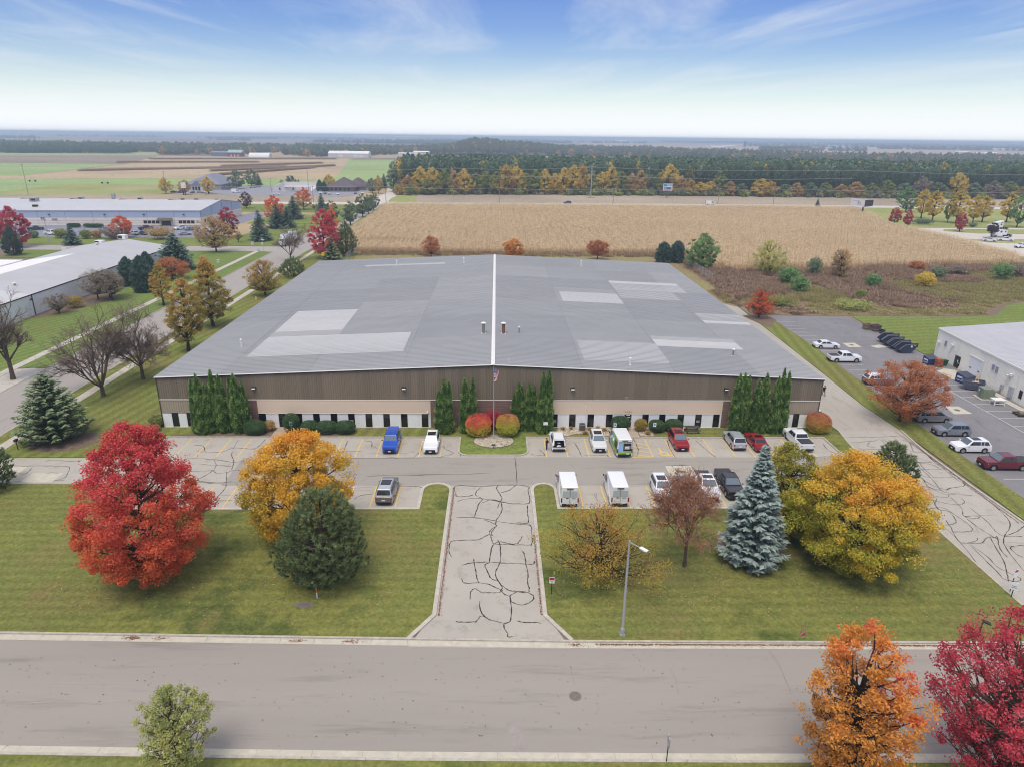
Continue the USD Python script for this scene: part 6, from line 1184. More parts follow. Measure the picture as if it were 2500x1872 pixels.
shrub('burning_bush', 'round bush turning red over yellow, left of the flagpole', 'shrub', (-2.35, 84.5, .1), 2.9, 1.7, 1.5, 120, 'burning', n=6500, size=.17, loose=.1, tintf=burn_t)
shrub('burning_bush', 'round bush turning red over green, right of the flagpole', 'shrub', (1.6, 84.5, .1), 2.9, 1.5, 1.4, 121, 'burninggreen', n=6000, size=.17, loose=.1, tintf=burn_t)
shrub('burning_bush', 'crimson bush behind the flagpole against the brick', 'shrub', (-.4, 86.3, .1), 2.7, 1.3, .7, 122, 'crimson', n=3500, size=.17, loose=.14)
shrub('burning_bush', 'large round red-topped bush at the right corner of the hall', 'shrub', (44.4, 85.6, .1), 2.7, 1.6, 1.5, 123, 'burninggreen', n=6000, size=.17, loose=.1, tintf=lambda t, lo, r: .45 + .5 * t + .3 * (r - .5))
shrub('tan_bush', 'small tan bush left of the left walk', 'shrub', (-30.75, 85.9, .1), 1.4, .75, .7, 124, 'tan', n=1600, size=.13, loose=.2)
shrub('tan_bush', 'yellowish tan bush right of the right-hand door', 'shrub', (19.95, 86.0, .1), 1.7, .85, .75, 125, 'goldtan', n=2200, size=.13, loose=.15, tintf=lambda t, lo, r: .2 + .4 * lo)
shrub('green_bush', 'green bush around the left corner of the hall', 'shrub', (-46.4, 87.2, .1), 1.7, 1.0, .9, 126, 'olive', n=2200, size=.14, loose=.15)
shrub('tan_bush', 'reddish brown bush at the foot of the left corner', 'shrub', (-46.0, 85.7, .1), .9, .6, .6, 127, 'rust', n=800, size=.13, loose=.2)
first = None
for k, (x, y) in enumerate(((9.3, 86.3), (10.4, 86.5), (12.9, 86.2), (14.1, 86.5), (15.0, 85.9), (12.2, 84.9), (20.7, 84.8))):
    lab = ('dry tuft of ornamental grass in the right gravel bed, leftmost', 'dry grass tuft second from the left in the gravel bed', 'dry grass tuft right of the air conditioner', 'dry grass tuft farther right of the air conditioner', 'dry grass tuft left of the bush behind the printed van', 'dry grass tuft in front of the air conditioner', 'dry grass tuft beside the clipped bush pair')[k]
    if first is None:
        first = thing('grass_tuft', lab, 'plant', (x, y, .11)); rg = np.random.default_rng(7); n = 260
        d = rg.normal(size=(n, 3)) * [.6, .6, .3] + [0, 0, .8]; d /= np.linalg.norm(d, axis=1, keepdims=True); w = np.cross(d, rg.normal(size=(n, 3))) * .02
        b = rg.normal(0, .08, (n, 3)) * [1, 1, 0]; L = rg.uniform(.3, .6, (n, 1))
        MB().add(np.stack([b - w, b + w, b + d * L], 1).reshape(-1, 3), np.arange(3 * n).reshape(-1, 3), np.repeat(rg.random(n), 3)).put('blades', LEAF['tan'], first, tint=True)
    else: copy(first, 'grass_tuft', lab, 'plant', (x, y, .11), k * 1.3, .8 + .07 * k)
# --- mid distance, left side
spires('arborvitae_bush', 'left one of the dark egg-shaped evergreens by the long grey shed', 'shrub', (-96.4, 179.7, .1), [(0, 0, 7.6, 2.3)], 140, kind='spruce', size=.4, dens=130, belly=[(0, .8), (.2, 1), (.6, .9), (.85, .55), (1, .05)])
spires('arborvitae_bush', 'front one of the dark egg-shaped evergreens by the long grey shed', 'shrub', (-89.0, 172.3, .1), [(0, 0, 9.2, 2.7)], 141, kind='spruce', size=.4, dens=130, belly=[(0, .8), (.2, 1), (.6, .9), (.85, .55), (1, .05)])
spires('arborvitae_bush', 'rear one of the dark egg-shaped evergreens by the long grey shed', 'shrub', (-93.5, 184.5, .1), [(0, 0, 8.2, 2.2)], 142, kind='spruce', size=.4, dens=120, belly=[(0, .8), (.2, 1), (.6, .9), (.85, .55), (1, .05)])
spruce('spruce_tree', 'dark conifer at the end of the long grey shed', 'tree', (-94.2, 203, .1), 10.8, 5.0, 'spruce', 143, step=.55, per=11, sprays=9, size=.9, z0=.4, prof=[(0, .9), (.15, 1), (.5, .75), (.8, .4), (1, .06)])
leafy('rust_tree', 'low rust-brown umbrella tree before the dark conifer', 'tree', (-89, 188.4, .1), 5.9, 4.8, 'rust', 144, z0=1.2, prof=UMBRELLA, leaves=10000, size=.28, clumps=220, tintf=lambda t, pn, c, o: .15 + .6 * (pn - .3) + .3 * t)
for i, (x, y, lab) in enumerate(((-95.2, 162.6, 'left one of three grey-brown flat-topped trees by the shed wall'), (-93.8, 165.2, 'middle one of three grey-brown flat-topped trees by the shed wall'), (-92.0, 162.8, 'right one of three grey-brown flat-topped trees by the shed wall'))):
    leafy('flat_tree', lab, 'tree', (x, y, .1), (7.2, 6.9, 6.3)[i], (4.4, 3.9, 3.4)[i], 'greybrown', 145 + i, z0=2.0, prof=UMBRELLA, leaves=6500, size=.2, clumps=240, limbs=90, hollow=.7, twigs=1)
leafy('bush_tree', 'reddish brown low tree by the shed wall at the left', 'tree', (-96.6, 149.4, .1), 4.2, 3.0, 'greybrown', 150, z0=.8, prof=FAN, leaves=3500, size=.2, clumps=130, limbs=60, twigs=1, tintf=lambda t, pn, c, o: .1 + .5 * pn)
shrub('bush', 'yellow-tan bush by the shed wall', 'shrub', (-96.4, 155, .1), 2.7, 1.8, 1.7, 151, 'goldtan', n=1500, size=.25, loose=.25)
leafy('crimson_tree', 'large crimson tree at the left edge in the middle distance', 'tree', (-166.6, 242.5, .05), 13.6, 6.0, 'crimson', 152, z0=1, prof=ROUND, leaves=14000, size=.42, clumps=240, tintf=lambda t, pn, c, o: .25 + .35 * t + .4 * (pn - .5))
pine('pine_tree', 'grey-green conifer in front of the large crimson tree', 'tree', (-156.4, 226, .05), 8.8, 3.8, 153, kind='spruce', tufts=340, needles=20, tl=.6, prof=TEAR, limbs=16, z0=.3)
spruce('spruce_tree', 'small pointed spruce before the blue factory', 'tree', (-151, 249, .1), 7, 2.9, 'spruce', 154, step=.55, per=9, sprays=7, size=.85)
leafy('orange_tree', 'orange tree on the lawn before the blue factory', 'tree', (-143, 268, .1), 7.9, 4.4, 'flame', 155, z0=1.2, leaves=8000, size=.38, clumps=150)
leafy('bush_tree', 'bare brown spreading bush in front of the orange factory tree', 'tree', (-144.5, 264.4, .1), 4.4, 5.6, 'greybrown', 156, z0=.5, prof=FAN, leaves=4500, size=.3, clumps=160, limbs=70, twigs=1)
for i, (x, y, h, r, k, lab) in enumerate(((-174.4, 264.8, 2.6, 1.5, 'dull', 'round bush by the tall lamp post on the factory lawn'), (-164.5, 265.2, 3.3, 2.4, 'olive', 'round olive bush left of the small spruce'), (-154.8, 264.3, 3.1, 2.0, 'olive', 'olive bush right of the small spruce'), (-151.2, 265.2, 2.8, 1.6, 'tan', 'tan bush next to the olive bush right of the spruce'), (-127, 264.3, 4.8, 5.4, 'tan', 'big brown thicket on the lawn before the factory canopy'))):
    shrub('bush', lab, 'shrub', (x, y, .1), h, r, r * .85, 160 + i, k, n=1300, size=.42, loose=.25)
for i, (x, y, r, lab) in enumerate(((-177.9, 296.8, 2.6, 'short clipped dark hedge at the blue factory wall'), (-169.6, 296.6, 4.0, 'long clipped dark hedge at the blue factory wall'))):
    shrub('hedge', lab, 'hedge', (x, y, 0), 1.7, r, .9, 170 + i, 'box', n=900, size=.34, loose=.05, shape=6)
leafy('red_tree', 'dark red tree in front of the factory corner', 'tree', (-103.6, 270.5, .1), 11.2, 4.2, 'crimson', 172, z0=1.5, prof=ROUND, leaves=9000, size=.36, clumps=180, tintf=lambda t, pn, c, o: .15 + .3 * t + .4 * (pn - .5))
leafy('brown_tree', 'brown thinly leaved tree at the corner of the cross street', 'tree', (-94.8, 234.8, .1), 11.8, 6.6, 'tan', 173, z0=2.2, prof=UMBRELLA, leaves=7500, size=.3, clumps=260, limbs=110, hollow=.8, twigs=2, lump=.5)
leafy('small_tree', 'small olive tree left of the dark red tree', 'tree', (-110.2, 258.6, .1), 5.6, 2.1, 'tan', 174, z0=1.2, leaves=1800, size=.3, clumps=80)
leafy('small_tree', 'small brown tree right of the dark red tree', 'tree', (-95.5, 257.8, .1), 4.4, 1.5, 'tan', 175, z0=1, leaves=1000, size=.26, clumps=60)
sp = spruce('spruce_tree', 'big dark spruce at the far corner of the cross street', 'tree', (-89, 262.8, .05), 11.4, 4.2, 'spruce', 176, step=.6, per=10, sprays=8, size=.95, z0=.4)
for x, y, h, lab in ((-93.5, 299.4, 10.4, 'left one of two broad blue-grey spruces in the cluster'), (-89.8, 301.5, 9.2, 'right one of two broad blue-grey spruces in the cluster'), (-96, 334, 11, 'slim spruce behind the broad spruce cluster'), (-92, 371.5, 9.4, 'spruce by the far end of the side street near the highway'), (-186, 559.6, 9.4, 'conifer behind the green clinic trees'), (-85.4, 541.5, 10.8, 'pointed spruce right of the inn'), (-156.2, 563.8, 5, 'small conifer behind the white yard wall'), (-243, 629, 5, 'conifer peeping over the clinic roof'), (189, 410, 5.8, 'lone small spruce by the highway beyond the corn')):
    copy(sp, 'spruce_tree', lab, 'tree', (x, y, .02), x, (h / 11.4 * (1.15 if 'broad' in lab else .85), h / 11.4 * (1.15 if 'broad' in lab else .85), h / 11.4))
fl = leafy('flame_tree', 'orange maple behind the broad spruces', 'tree', (-102, 323.6, .05), 11.6, 4.9, 'flame', 180, z0=1.4, leaves=9000, size=.4, clumps=170)
leafy('flame_tree', 'half orange half green round maple near the highway', 'tree', (-102.8, 377, .05), 11.2, 4.9, 'flame', 181, z0=1.8, leaves=8000, size=.42, clumps=170, tintf=lambda t, pn, c, o: 1.35 - .9 * t + .3 * (pn - .5) )
leafy('red_tree', 'dark red round tree off the right end of the blue factory', 'tree', (-135, 382, .05), 8.3, 3.9, 'plum', 182, z0=1.5, leaves=6000, size=.36, clumps=130, tintf=lambda t, pn, c, o: .5 + .6 * pn)
bare('bare_tree', 'small grey bare tree near the highway', 'tree', (-93.8, 365, .05), 4.8, 2.6, 183, kids=(5, 5, 4, 4, 3), levels=4, twr=.03)
gs = leafy('street_tree', 'dull green street tree nearest the corn along the side street', 'tree', (-65.1, 312, .05), 10.2, 4.0, 'dull', 184, z0=2, leaves=8000, size=.42, clumps=150)
for x, y, h, lab in ((-65.5, 344, 10.9, 'second dull green street tree along the corn'), (-65.1, 358.5, 9.4, 'third dull green street tree along the corn'), (-65.6, 377, 9.2, 'farthest dull green street tree before the highway'), (-75.5, 322, 9.6, 'dull green tree on the far side of the side street')): copy(gs, 'street_tree', lab, 'tree', (x, y, .05), y, h / 10.2)
# --- around the clinic and the inn
yt = leafy('yellow_tree', 'yellow-green tree left of the clinic', 'tree', (-218.6, 472.3, .03), 9.8, 4.8, 'yolk', 190, z0=1.8, leaves=6500, size=.46, clumps=120)
copy(yt, 'yellow_tree', 'yellow tree in front of the clinic roof', 'tree', (-190.8, 472.5, .03), 2, 1.08); copy(yt, 'yellow_tree', 'yellow tree in front of the brown inn roof', 'tree', (-122, 520, .03), 4, (1.12, 1.12, 1.05))
ol = leafy('olive_tree', 'olive thin tree beside the clinic sign', 'tree', (-203.8, 467, .03), 9, 4.5, 'tan', 191, z0=1.8, leaves=4500, size=.46, clumps=120)
cg = leafy('green_tree', 'large green tree right of the clinic', 'tree', (-189.6, 521.4, .03), 13, 6.3, 'dull', 192, z0=1.5, leaves=7500, size=.55, clumps=150)
for x, y, h, lab in ((-189.8, 554, 12.2, 'green tree behind the large clinic tree'), (-87, 498.6, 9.6, 'dark green tree right of the inn'), (-171, 569, 3.8, 'small green tree at the field edge left of the yard wall')): copy(cg, 'green_tree', lab, 'tree', (x, y, .03), x, h / 13)
copy(ol, 'olive_tree', 'pinkish thin tree between the inn trees', 'tree', (-81, 488.5, .03), 1, (.8, .8, 1.3))
pine('pine_tree', 'open-crowned pine behind the yard wall', 'tree', (-162, 563, .03), 6.8, 4.2, 193, kind='spruce', tufts=120, needles=16, tl=.9, limbs=12)
for i, (x, h, r) in enumerate(((-125.2, 8, 2.6), (-122.2, 6.8, 2.4))): spires('arborvitae_bush', ('taller dark pointed evergreen at the left end of the inn', 'shorter dark pointed evergreen at the left end of the inn')[i], 'shrub', (x, 505, 0), [(0, 0, h, r)], 194 + i, kind='spruce', size=.6, dens=60)
# --- around the truck yard on the right
for i, (x, y, h, r, lab) in enumerate(((191, 330.5, 8, 3.3, 'left of two crimson trees at the corn edge'), (192, 321.5, 8.2, 2.1, 'right, slimmer one of two crimson trees at the corn edge'), (207.4, 306.6, 8.4, 2.7, 'crimson tree standing on the island of the truck yard'))):
    leafy('crimson_tree', lab, 'tree', (x, y, 0), h, r, 'crimson', 200 + i, z0=1.5, prof=OVAL, leaves=4500, size=.4, clumps=110, tintf=lambda t, pn, c, o: .5 + .4 * (pn - .5))
leafy('plum_tree', 'plum-coloured small tree in front of the tall truck', 'tree', (209, 288, 0), 6.2, 2.4, 'plum', 204, z0=2, leaves=4200, size=.34, clumps=100)
yk = leafy('yellow_tree', 'broad yellow tree right behind the two crimson ones', 'tree', (218.6, 345.4, 0), 15, 4.8, 'yolk', 205, z0=3.5, leaves=7000, size=.5, clumps=140, limbs=40)
for x, y, h, s, lab in ((221.6, 360, 14.7, .9, 'yellow tree left of and behind the broad yellow one'), (226.6, 339, 16, 1.1, 'tall yellow tree above the island crimson tree'), (234.6, 338.4, 13.4, .8, 'pale yellow tree right of the tall yellow one'), (244, 345.4, 12.6, 1.0, 'pale orange-yellow tree in the middle of the truck yard row'), (256.4, 345.4, 14.4, 1.0, 'yellow tree near the right edge above the trucks')): copy(yk, 'yellow_tree', lab, 'tree', (x, y, 0), x, (s, s, h / 15))
yg = leafy('green_tree', 'green tree at the left end of the truck yard row', 'tree', (232.4, 393, 0), 13.6, 6.2, 'green', 206, z0=2, leaves=6500, size=.55, clumps=130)
for x, y, h, s, lab in ((225, 343, 13, .45, 'slim green tree between the yellow ones'), (247, 325, 15.4, .75, 'green and yellow tree at the right edge above the pickup')): copy(yg, 'green_tree', lab, 'tree', (x, y, 0), x, (s, s, h / 13.6))
shrub('hedge', 'low dark hedge behind the two crimson trees', 'hedge', (207, 334, 0), 2.4, 5, 1.4, 207, 'dull', n=900, size=.5, loose=.2, shape=4)
shrub('bush', 'small dark bush under the middle of the truck yard row', 'shrub', (225.6, 325, 0), 1.8, 1.7, 1.4, 208, 'dull', n=500, size=.4, loose=.2)
# ---- fields, highway, woods and far buildings
def sheet(name, poly, m, z=.02): return MB().sheet(Polygon(poly), z).put(name, m, **S)
CORN_SOIL = field('corn_soil', [(.3, lin(150, 124, 92)), (.5, lin(176, 146, 108)), (.7, lin(192, 162, 122))], scale=.03, fine=1.4)
STUBBLE = field('stubble', [(.3, lin(150, 136, 118)), (.5, lin(166, 152, 132)), (.7, lin(178, 162, 140))], scale=.012, fine=.6, stripe=(0, 1.6), samt=.05)
TANFIELD = field('tan_field', [(.3, lin(166, 144, 112)), (.5, lin(184, 162, 128)), (.7, lin(192, 170, 136))], scale=.008, fine=.3, stripe=(math.radians(68), 12.0), samt=.10)
PLOUGH = field('plough', [(.3, lin(132, 118, 102)), (.5, lin(146, 132, 114)), (.7, lin(156, 142, 122))], scale=.006, fine=.2)
GREENF = field('green_field', [(.3, lin(140, 160, 98)), (.5, lin(150, 170, 106)), (.7, lin(158, 176, 114))], scale=.008, fine=.4)
GREENP = field('pale_green_field', [(.3, lin(146, 160, 104)), (.5, lin(158, 166, 112)), (.7, lin(166, 168, 118))], scale=.006, fine=.2)
DRYGRASS = field('dry_grass', [(.3, lin(128, 112, 82)), (.5, lin(146, 130, 92)), (.7, lin(136, 138, 82))], scale=.05, fine=1.2)
YARDGRASS = field('yard_grass', [(.3, lin(136, 142, 82)), (.5, lin(150, 156, 92)), (.7, lin(170, 160, 110))], scale=.02, fine=.8)
ROUGH_SOIL = field('rough_soil', [(.3, lin(112, 94, 76)), (.5, lin(132, 112, 88)), (.7, lin(128, 120, 80))], scale=.05, fine=1.2)
CORN = Polygon([(-61.5, 237), (-62.5, 300), (-64.5, 404), (-55, 410), (213, 411), (206, 380), (193, 345), (188, 318), (189.5, 294), (188.3, 274), (184.5, 237), (174, 221), (140, 217), (111, 212), (72, 205), (66.5, 216), (61.5, 236)])
sheet('corn_ground', list(CORN.exterior.coords)[:-1], CORN_SOIL)
HW = [(-520, 401), (-300, 407), (-145, 414), (-60, 420), (60, 422), (150, 425.5), (260, 424), (420, 416)]
sheet('highway', [(x, y - 7) for x, y in HW] + [(x, y + 6.5) for x, y in HW[::-1]], ROAD_PALE, .03)
sheet('side_road', [(-75.5, 425), (-60, 425), (-66, 445), (-68.5, 520), (-69.5, 556), (-75, 556), (-84, 545), (-77, 500), (-78, 450)], ROAD_PALE, .026)
sheet('road_corner', [(-66, 427), (-67.5, 455), (-64.5, 486), (-54, 480), (-49, 431)], YARDGRASS, .028)
sheet('stubble_strip', [(x, y + 6.6) for x, y in HW if x > -60] + [(420, 492), (180, 498), (-30, 499), (-55, 484), (-53, 430)], STUBBLE, .018)
sheet('stubble_strip', [(-520, 409), (-145, 422), (-80, 427), (-86, 470), (-100, 458), (-136, 464), (-300, 452), (-520, 446)], STUBBLE, .016)
sheet('green_field', [(-760, 446), (-320, 452), (-232, 466), (-222, 520), (-238, 626), (-300, 636), (-417, 607), (-760, 612)], GREENF, .02)
sheet('green_field', [(-226, 545), (-85, 545), (-76, 566), (-90, 640), (-170, 1190), (-236, 1150), (-155, 700), (-160, 640), (-230, 650)], GREENF, .022)
sheet('green_field', [(-1250, 930), (-473, 919), (-430, 650), (-760, 640)], GREENF, .03)
sheet('tan_field', [(-760, 613), (-417, 608), (-300, 637), (-230, 651), (-160, 641), (-155, 701), (-236, 1150), (-240, 1225), (-590, 1266), (-470, 920), (-428, 650), (-760, 640)], TANFIELD, .024)
sheet('ploughed_field', [(-1250, 935), (-470, 922), (-588, 1264), (-900, 1150), (-1250, 1120)], PLOUGH, .03)
sheet('pale_field', [(-1250, 1125), (-900, 1155), (-590, 1270), (-690, 1480), (-1250, 1360)], GREENP, .03)
sheet('far_plough', [(-1200, 4700), (-230, 4600), (-420, 2500), (-700, 2400)], mat('far_soil', lin(112, 92, 82), .95, var=.1, scale=.01), .3)
sheet('far_field', [(500, 5900), (2200, 5300), (2500, 3000), (1700, 2350), (1000, 2000), (500, 2450)], mat('far_soil_pink', lin(176, 150, 128), .95, var=.12, scale=.006), .3)
sheet('rough_ground', [(60.3, 152), (82, 151.3), (104, 152), (115, 153), (127, 164), (134, 168), (190, 178), (260, 215), (188, 240), (175, 222), (140, 218), (111, 213), (72, 206), (66, 217), (61, 236), (58, 236)], ROUGH_SOIL, .02)
sheet('rough_verge', [(45, 178), (58, 160), (60, 200), (61, 238), (-61, 238), (-61, 232), (-46, 218), (-46, 178)], DRYGRASS, .012)
YARD = sheet('truck_yard', [(191.5, 319), (189.8, 310), (190, 294), (188.8, 274), (185, 238), (330, 205), (330, 326), (247, 321.5)], ROAD_PALE, .025)
MB().slab(Polygon([(201, 308), (212, 301), (232, 299.5), (330, 296), (330, 315), (214, 316), (205, 314)]), 0, .10).put('yard_island', YARDGRASS, **S)
MB().slab(Polygon([(193.5, 281), (196.5, 274), (201, 271.5), (215, 270), (232, 282), (206, 283.5)]), 0, .10).put('yard_island', YARDGRASS, **S)
sheet('yard_lawn', [(191.5, 319.5), (247, 322), (330, 327), (420, 408), (330, 413), (255, 416.5), (214, 417), (207, 380), (194, 345)], YARDGRASS, .015)
sheet('clinic_lot', [(-217, 478), (-189, 471), (-160, 463), (-122, 466), (-128, 506), (-131, 530), (-174, 555), (-197, 552), (-194, 522), (-225, 498)], LOT_GREY, .03)
sheet('inn_lot', [(-133, 507), (-122, 466), (-110, 458), (-101, 459), (-92, 485), (-94, 530), (-110, 560), (-131, 540)], LOT_GREY, .034)
sheet('factory_lot', [(-300, 268), (-114, 269), (-113, 277), (-116, 300), (-113, 352), (-125, 365), (-125, 306), (-300, 297)], mat('factory_lot', lin(128, 130, 142), .9, var=.1, scale=.2), .028)
sheet('clinic_grass', [(-330, 456), (-217, 476), (-225, 498), (-245, 560), (-330, 560)], YARDGRASS, .026)
# --- standing corn: thousands of plants, dry and tan
LEAF['corn'] = leafmat('leaves_corn', [(0, lin(118, 92, 64)), (.35, lin(190, 158, 116)), (.7, lin(224, 194, 152)), (1, lin(236, 214, 178))], trans=.2, lift=1.25)
LEAF['rough'] = leafmat('leaves_rough', [(0, lin(84, 66, 52)), (.35, lin(126, 102, 80)), (.7, lin(150, 124, 96)), (1, lin(182, 160, 136))], trans=.15)
LEAF['roughgreen'] = leafmat('leaves_roughgreen', [(0, lin(96, 88, 56)), (.5, lin(138, 130, 76)), (1, lin(160, 150, 92))], trans=.15)
def corn_patch(rng, w, rows, per, hh):
    mb = MB(); Vs, Ts = [], []
    for r in range(rows):
        for k in range(per):
            x = (k + rng.uniform(-.3, .3)) / per * w - w / 2; y = (r + .5) / rows * w - w / 2 + rng.normal(0, .05); h = hh * rng.uniform(.78, 1.14); tn = rng.normal(.52, .22)
            a = rng.uniform(0, PI); u = np.array([math.cos(a), math.sin(a), 0])
            Vs.append([[x - u[0] * .03, y - u[1] * .03, 0], [x + u[0] * .03, y + u[1] * .03, 0], [x, y, h]]); Ts.append(tn - .25)
            for j in range(5):
                a = rng.uniform(0, 2 * PI); d = np.array([math.cos(a), math.sin(a), 0]); z = h * (.42 + .14 * j); L = rng.uniform(.35, .6)
                p = np.array([x, y, z]); q = p + d * L + [0, 0, rng.uniform(-.35, .12)]; wv = np.array([-d[1], d[0], .2]) * .055
                Vs.append([p - wv, p + wv, q]); Ts.append(tn + rng.normal(0, .12))
    mb.add(np.vstack(Vs), np.arange(3 * len(Vs)).reshape(-1, 3), np.repeat(np.clip(Ts, 0, 1), 3)); return mb
def scatter(name, protos, pts, rots, scales, ids, kind='stuff', label=None, cat=None):
    """Copies of a few small meshes set out on many points: ONE object."""
    path = numbered('/World', name)
    pi = UsdGeom.PointInstancer.Define(stage, path); P = []
    for nm, mb, m in protos: P.append(mb.put(nm, m, path, tint=True))
    pi.CreatePrototypesRel().SetTargets([Sdf.Path(p) for p in P])
    pi.CreatePositionsAttr(Vt.Vec3fArray.FromNumpy(np.asarray(pts, np.float32)))
    pi.CreateProtoIndicesAttr(Vt.IntArray.FromNumpy(np.asarray(ids, np.int32)))
    r = np.asarray(rots) / 2
    pi.CreateOrientationsAttr(Vt.QuathArray([Gf.Quath(float(math.cos(a)), Gf.Vec3h(0, 0, float(math.sin(a)))) for a in r]))
    pi.CreateScalesAttr(Vt.Vec3fArray.FromNumpy(np.asarray(scales, np.float32)))
    tag(pi.GetPrim(), label, cat, kind=kind); return path
import shapely
def inside(poly, pts): return shapely.contains_xy(poly, pts[:, 0], pts[:, 1])
rng = np.random.default_rng(90)
g = np.stack(np.meshgrid(np.arange(-66, 216, 3.0), np.arange(203, 414, 3.0)), -1).reshape(-1, 2) + rng.uniform(-.15, .15, (94 * 71, 2))
g = g[inside(CORN.buffer(-1.2), g)]
# a turning strip near the corner where the rows show, and the foot of the billboard
strip_ = (g[:, 1] > 252) & (g[:, 1] < 262) & (g[:, 0] > -58) & (g[:, 0] < -28)
g = g[~strip_]
cp = [corn_patch(rng, 3.05, 4, 13, 2.25) for _ in range(3)]
row = corn_patch(rng, 3.0, 1, 12, 2.25)
rows_ = np.array([[x, y] for x in np.arange(-57, -29, 1.55) for y in (253.5, 256.5, 259.5)])
allp = np.vstack([g, rows_]); ids = np.concatenate([rng.integers(0, 3, len(g)), np.full(len(rows_), 3)])
rot = np.concatenate([rng.integers(0, 2, len(g)) * PI + rng.normal(0, .05, len(g)), np.full(len(rows_), PI / 2)])
zn = meshkit.noise(np.column_stack([allp * .05, np.zeros(len(allp))]), 3)
scatter('standing_corn', [('stalks', cp[0], LEAF['corn']), ('stalks', cp[1], LEAF['corn']), ('stalks', cp[2], LEAF['corn']), ('stalk_row', row, LEAF['corn'])], np.column_stack([allp, np.zeros(len(allp))]), rot, np.column_stack([np.ones(len(allp)), np.ones(len(allp)), .88 + .25 * zn]), ids, label='tall dry tan corn filling the field behind the hall', cat='corn')
# standing strips left in the tan field
strips = [((-425, 740), (-255, 880)), ((-500, 960), (-330, 1010)), ((-300, 760), (-205, 920)), ((-520, 1090), (-260, 1180)), ((-330, 870), (-240, 1000)), ((-265, 690), (-215, 860))]
sp_, ss_ = [], []
for a, b in strips:
    a, b = np.array(a), np.array(b); n = int(np.linalg.norm(b - a) / 3)
    for k in range(n):
        for o in (-3, 0, 3): sp_.append([*(a + (b - a) * k / n), 0]); sp_[-1][1] += o; ss_.append([1.2, 1.2, 1.15])
scatter('corn_strips', [('stalks', cp[1], LEAF['rough'])], sp_, np.zeros(len(sp_)), ss_, np.zeros(len(sp_)), label='strips of standing corn left in the mown tan field', cat='corn')
# --- rough field: dry weeds
def weeds(rng, n, r, hh, spread=.5, w=.05):
    b = rng.normal(0, r / 2.2, (n, 3)) * [1, 1, 0]; d = rng.normal(size=(n, 3)) * [spread, spread, .25] + [0, 0, .8]; d /= np.linalg.norm(d, axis=1, keepdims=True)
    L = hh * rng.uniform(.5, 1.15, (n, 1)); s = np.cross(d, rng.normal(size=(n, 3))); s /= np.linalg.norm(s, axis=1, keepdims=True)
    v = np.stack([b - s * w * .4, b + d * L * .6 + s * w, b + d * L, b + d * L * .6 - s * w], 1).reshape(-1, 3)
    return MB().add(v, np.arange(n)[:, None] * 4 + [[0, 1, 2, 3]], np.repeat(np.clip(rng.normal(.5, .24, n), 0, 1), 4))
ROUGHP = Polygon([(60.6, 153), (82, 152.4), (104, 153), (114, 154), (127, 165), (134, 169), (185, 178), (200, 215), (184, 236), (174, 221), (140, 217), (111, 212), (72, 205), (66, 214), (61.5, 234), (60.5, 200)])
q = rng.uniform([58, 150], [205, 238], (5600, 2)); q = q[inside(ROUGHP, q)]
zn = meshkit.noise(np.column_stack([q * .06, np.zeros(len(q))]), 8); zz = meshkit.noise(np.column_stack([q * .16, np.ones(len(q))]), 9)
ids = np.where(zn > .62, 2, np.where(zz > .5, 1, 0)); edge = q[:, 1] < 164
scatter('dry_weeds', [('weeds', weeds(rng, 90, 1.1, 1.3), LEAF['rough']), ('weeds', weeds(rng, 90, 1.1, 1.5, .7, .07), LEAF['rough']), ('weeds', weeds(rng, 90, 1.2, .9), LEAF['roughgreen'])], np.column_stack([q, np.zeros(len(q))]), rng.uniform(0, 2 * PI, len(q)), np.column_stack([np.ones(len(q))] * 2 + [(.55 + .8 * zz) * np.where(edge, .6, 1)]), ids, label='rough field of dry brown weeds right of the hall', cat='weeds')
q = np.vstack([np.column_stack([rng.uniform(-46, 60, 380), rng.uniform(231, 237.5, 380)]), np.column_stack([rng.uniform(56.8, 59.5, 46), rng.uniform(160, 178, 46)])])
scatter('field_edge_weeds', [('weeds', weeds(rng, 80, .9, 1.0), LEAF['rough']), ('weeds', weeds(rng, 80, .9, .8), LEAF['roughgreen'])], np.column_stack([q, np.zeros(len(q))]), rng.uniform(0, 6, len(q)), np.column_stack([np.ones(len(q))] * 3), rng.integers(0, 2, len(q)), label='dry weeds along the corn behind the hall', cat='weeds')
# --- the wood beyond the stubble: planted pines with a front of yellowing trees
pp = pine('plantation_pine', 'tall dark pine at the front of the planted wood', 'tree', (160, 503, 0), 21.5, 4.2, 301, kind='conifermix', group='front pines of the planted wood', tufts=150, needles=14, tl=1.25, z0=5, prof=[(0, .35), (.2, .8), (.5, 1), (.8, .8), (1, .25)], limbs=14)
PG = 'front pines of the planted wood'
rp = np.random.default_rng(302); k = 0
for x in np.concatenate([np.arange(165, 415, 4.4), np.arange(-74, 160, 7.5)]):
    y = (505 if x > 160 else 516) + rp.uniform(-3, 4) + (x > 160) * 3 * math.sin(x * .3); s = rp.uniform(.86, 1.1)
    copy(pp, 'plantation_pine', 'tall dark pine at the front of the planted wood', 'tree', (x, y, 0), rp.uniform(0, 6), (s * rp.uniform(.85, 1.1), s * rp.uniform(.85, 1.1), s), PG)
def cheap_tree(seed, h, r, n, size, prof, z0):
    rg = np.random.default_rng(seed); p, o, t = crown_points(rg, n, r, z0, h, prof, .5, .5, seed); v, f = leaf_quads(rg, p, n, size, .3, o, .8, .8)
    pn = meshkit.noise(p * .4, seed); return MB().add(v, f, np.repeat(np.clip(pn + rg.normal(0, .15, n), 0, 1), 4)).tube([[0, 0, 0], [0, 0, z0 + .3 * (h - z0)]], [.25, .15], 5, a=0.0)
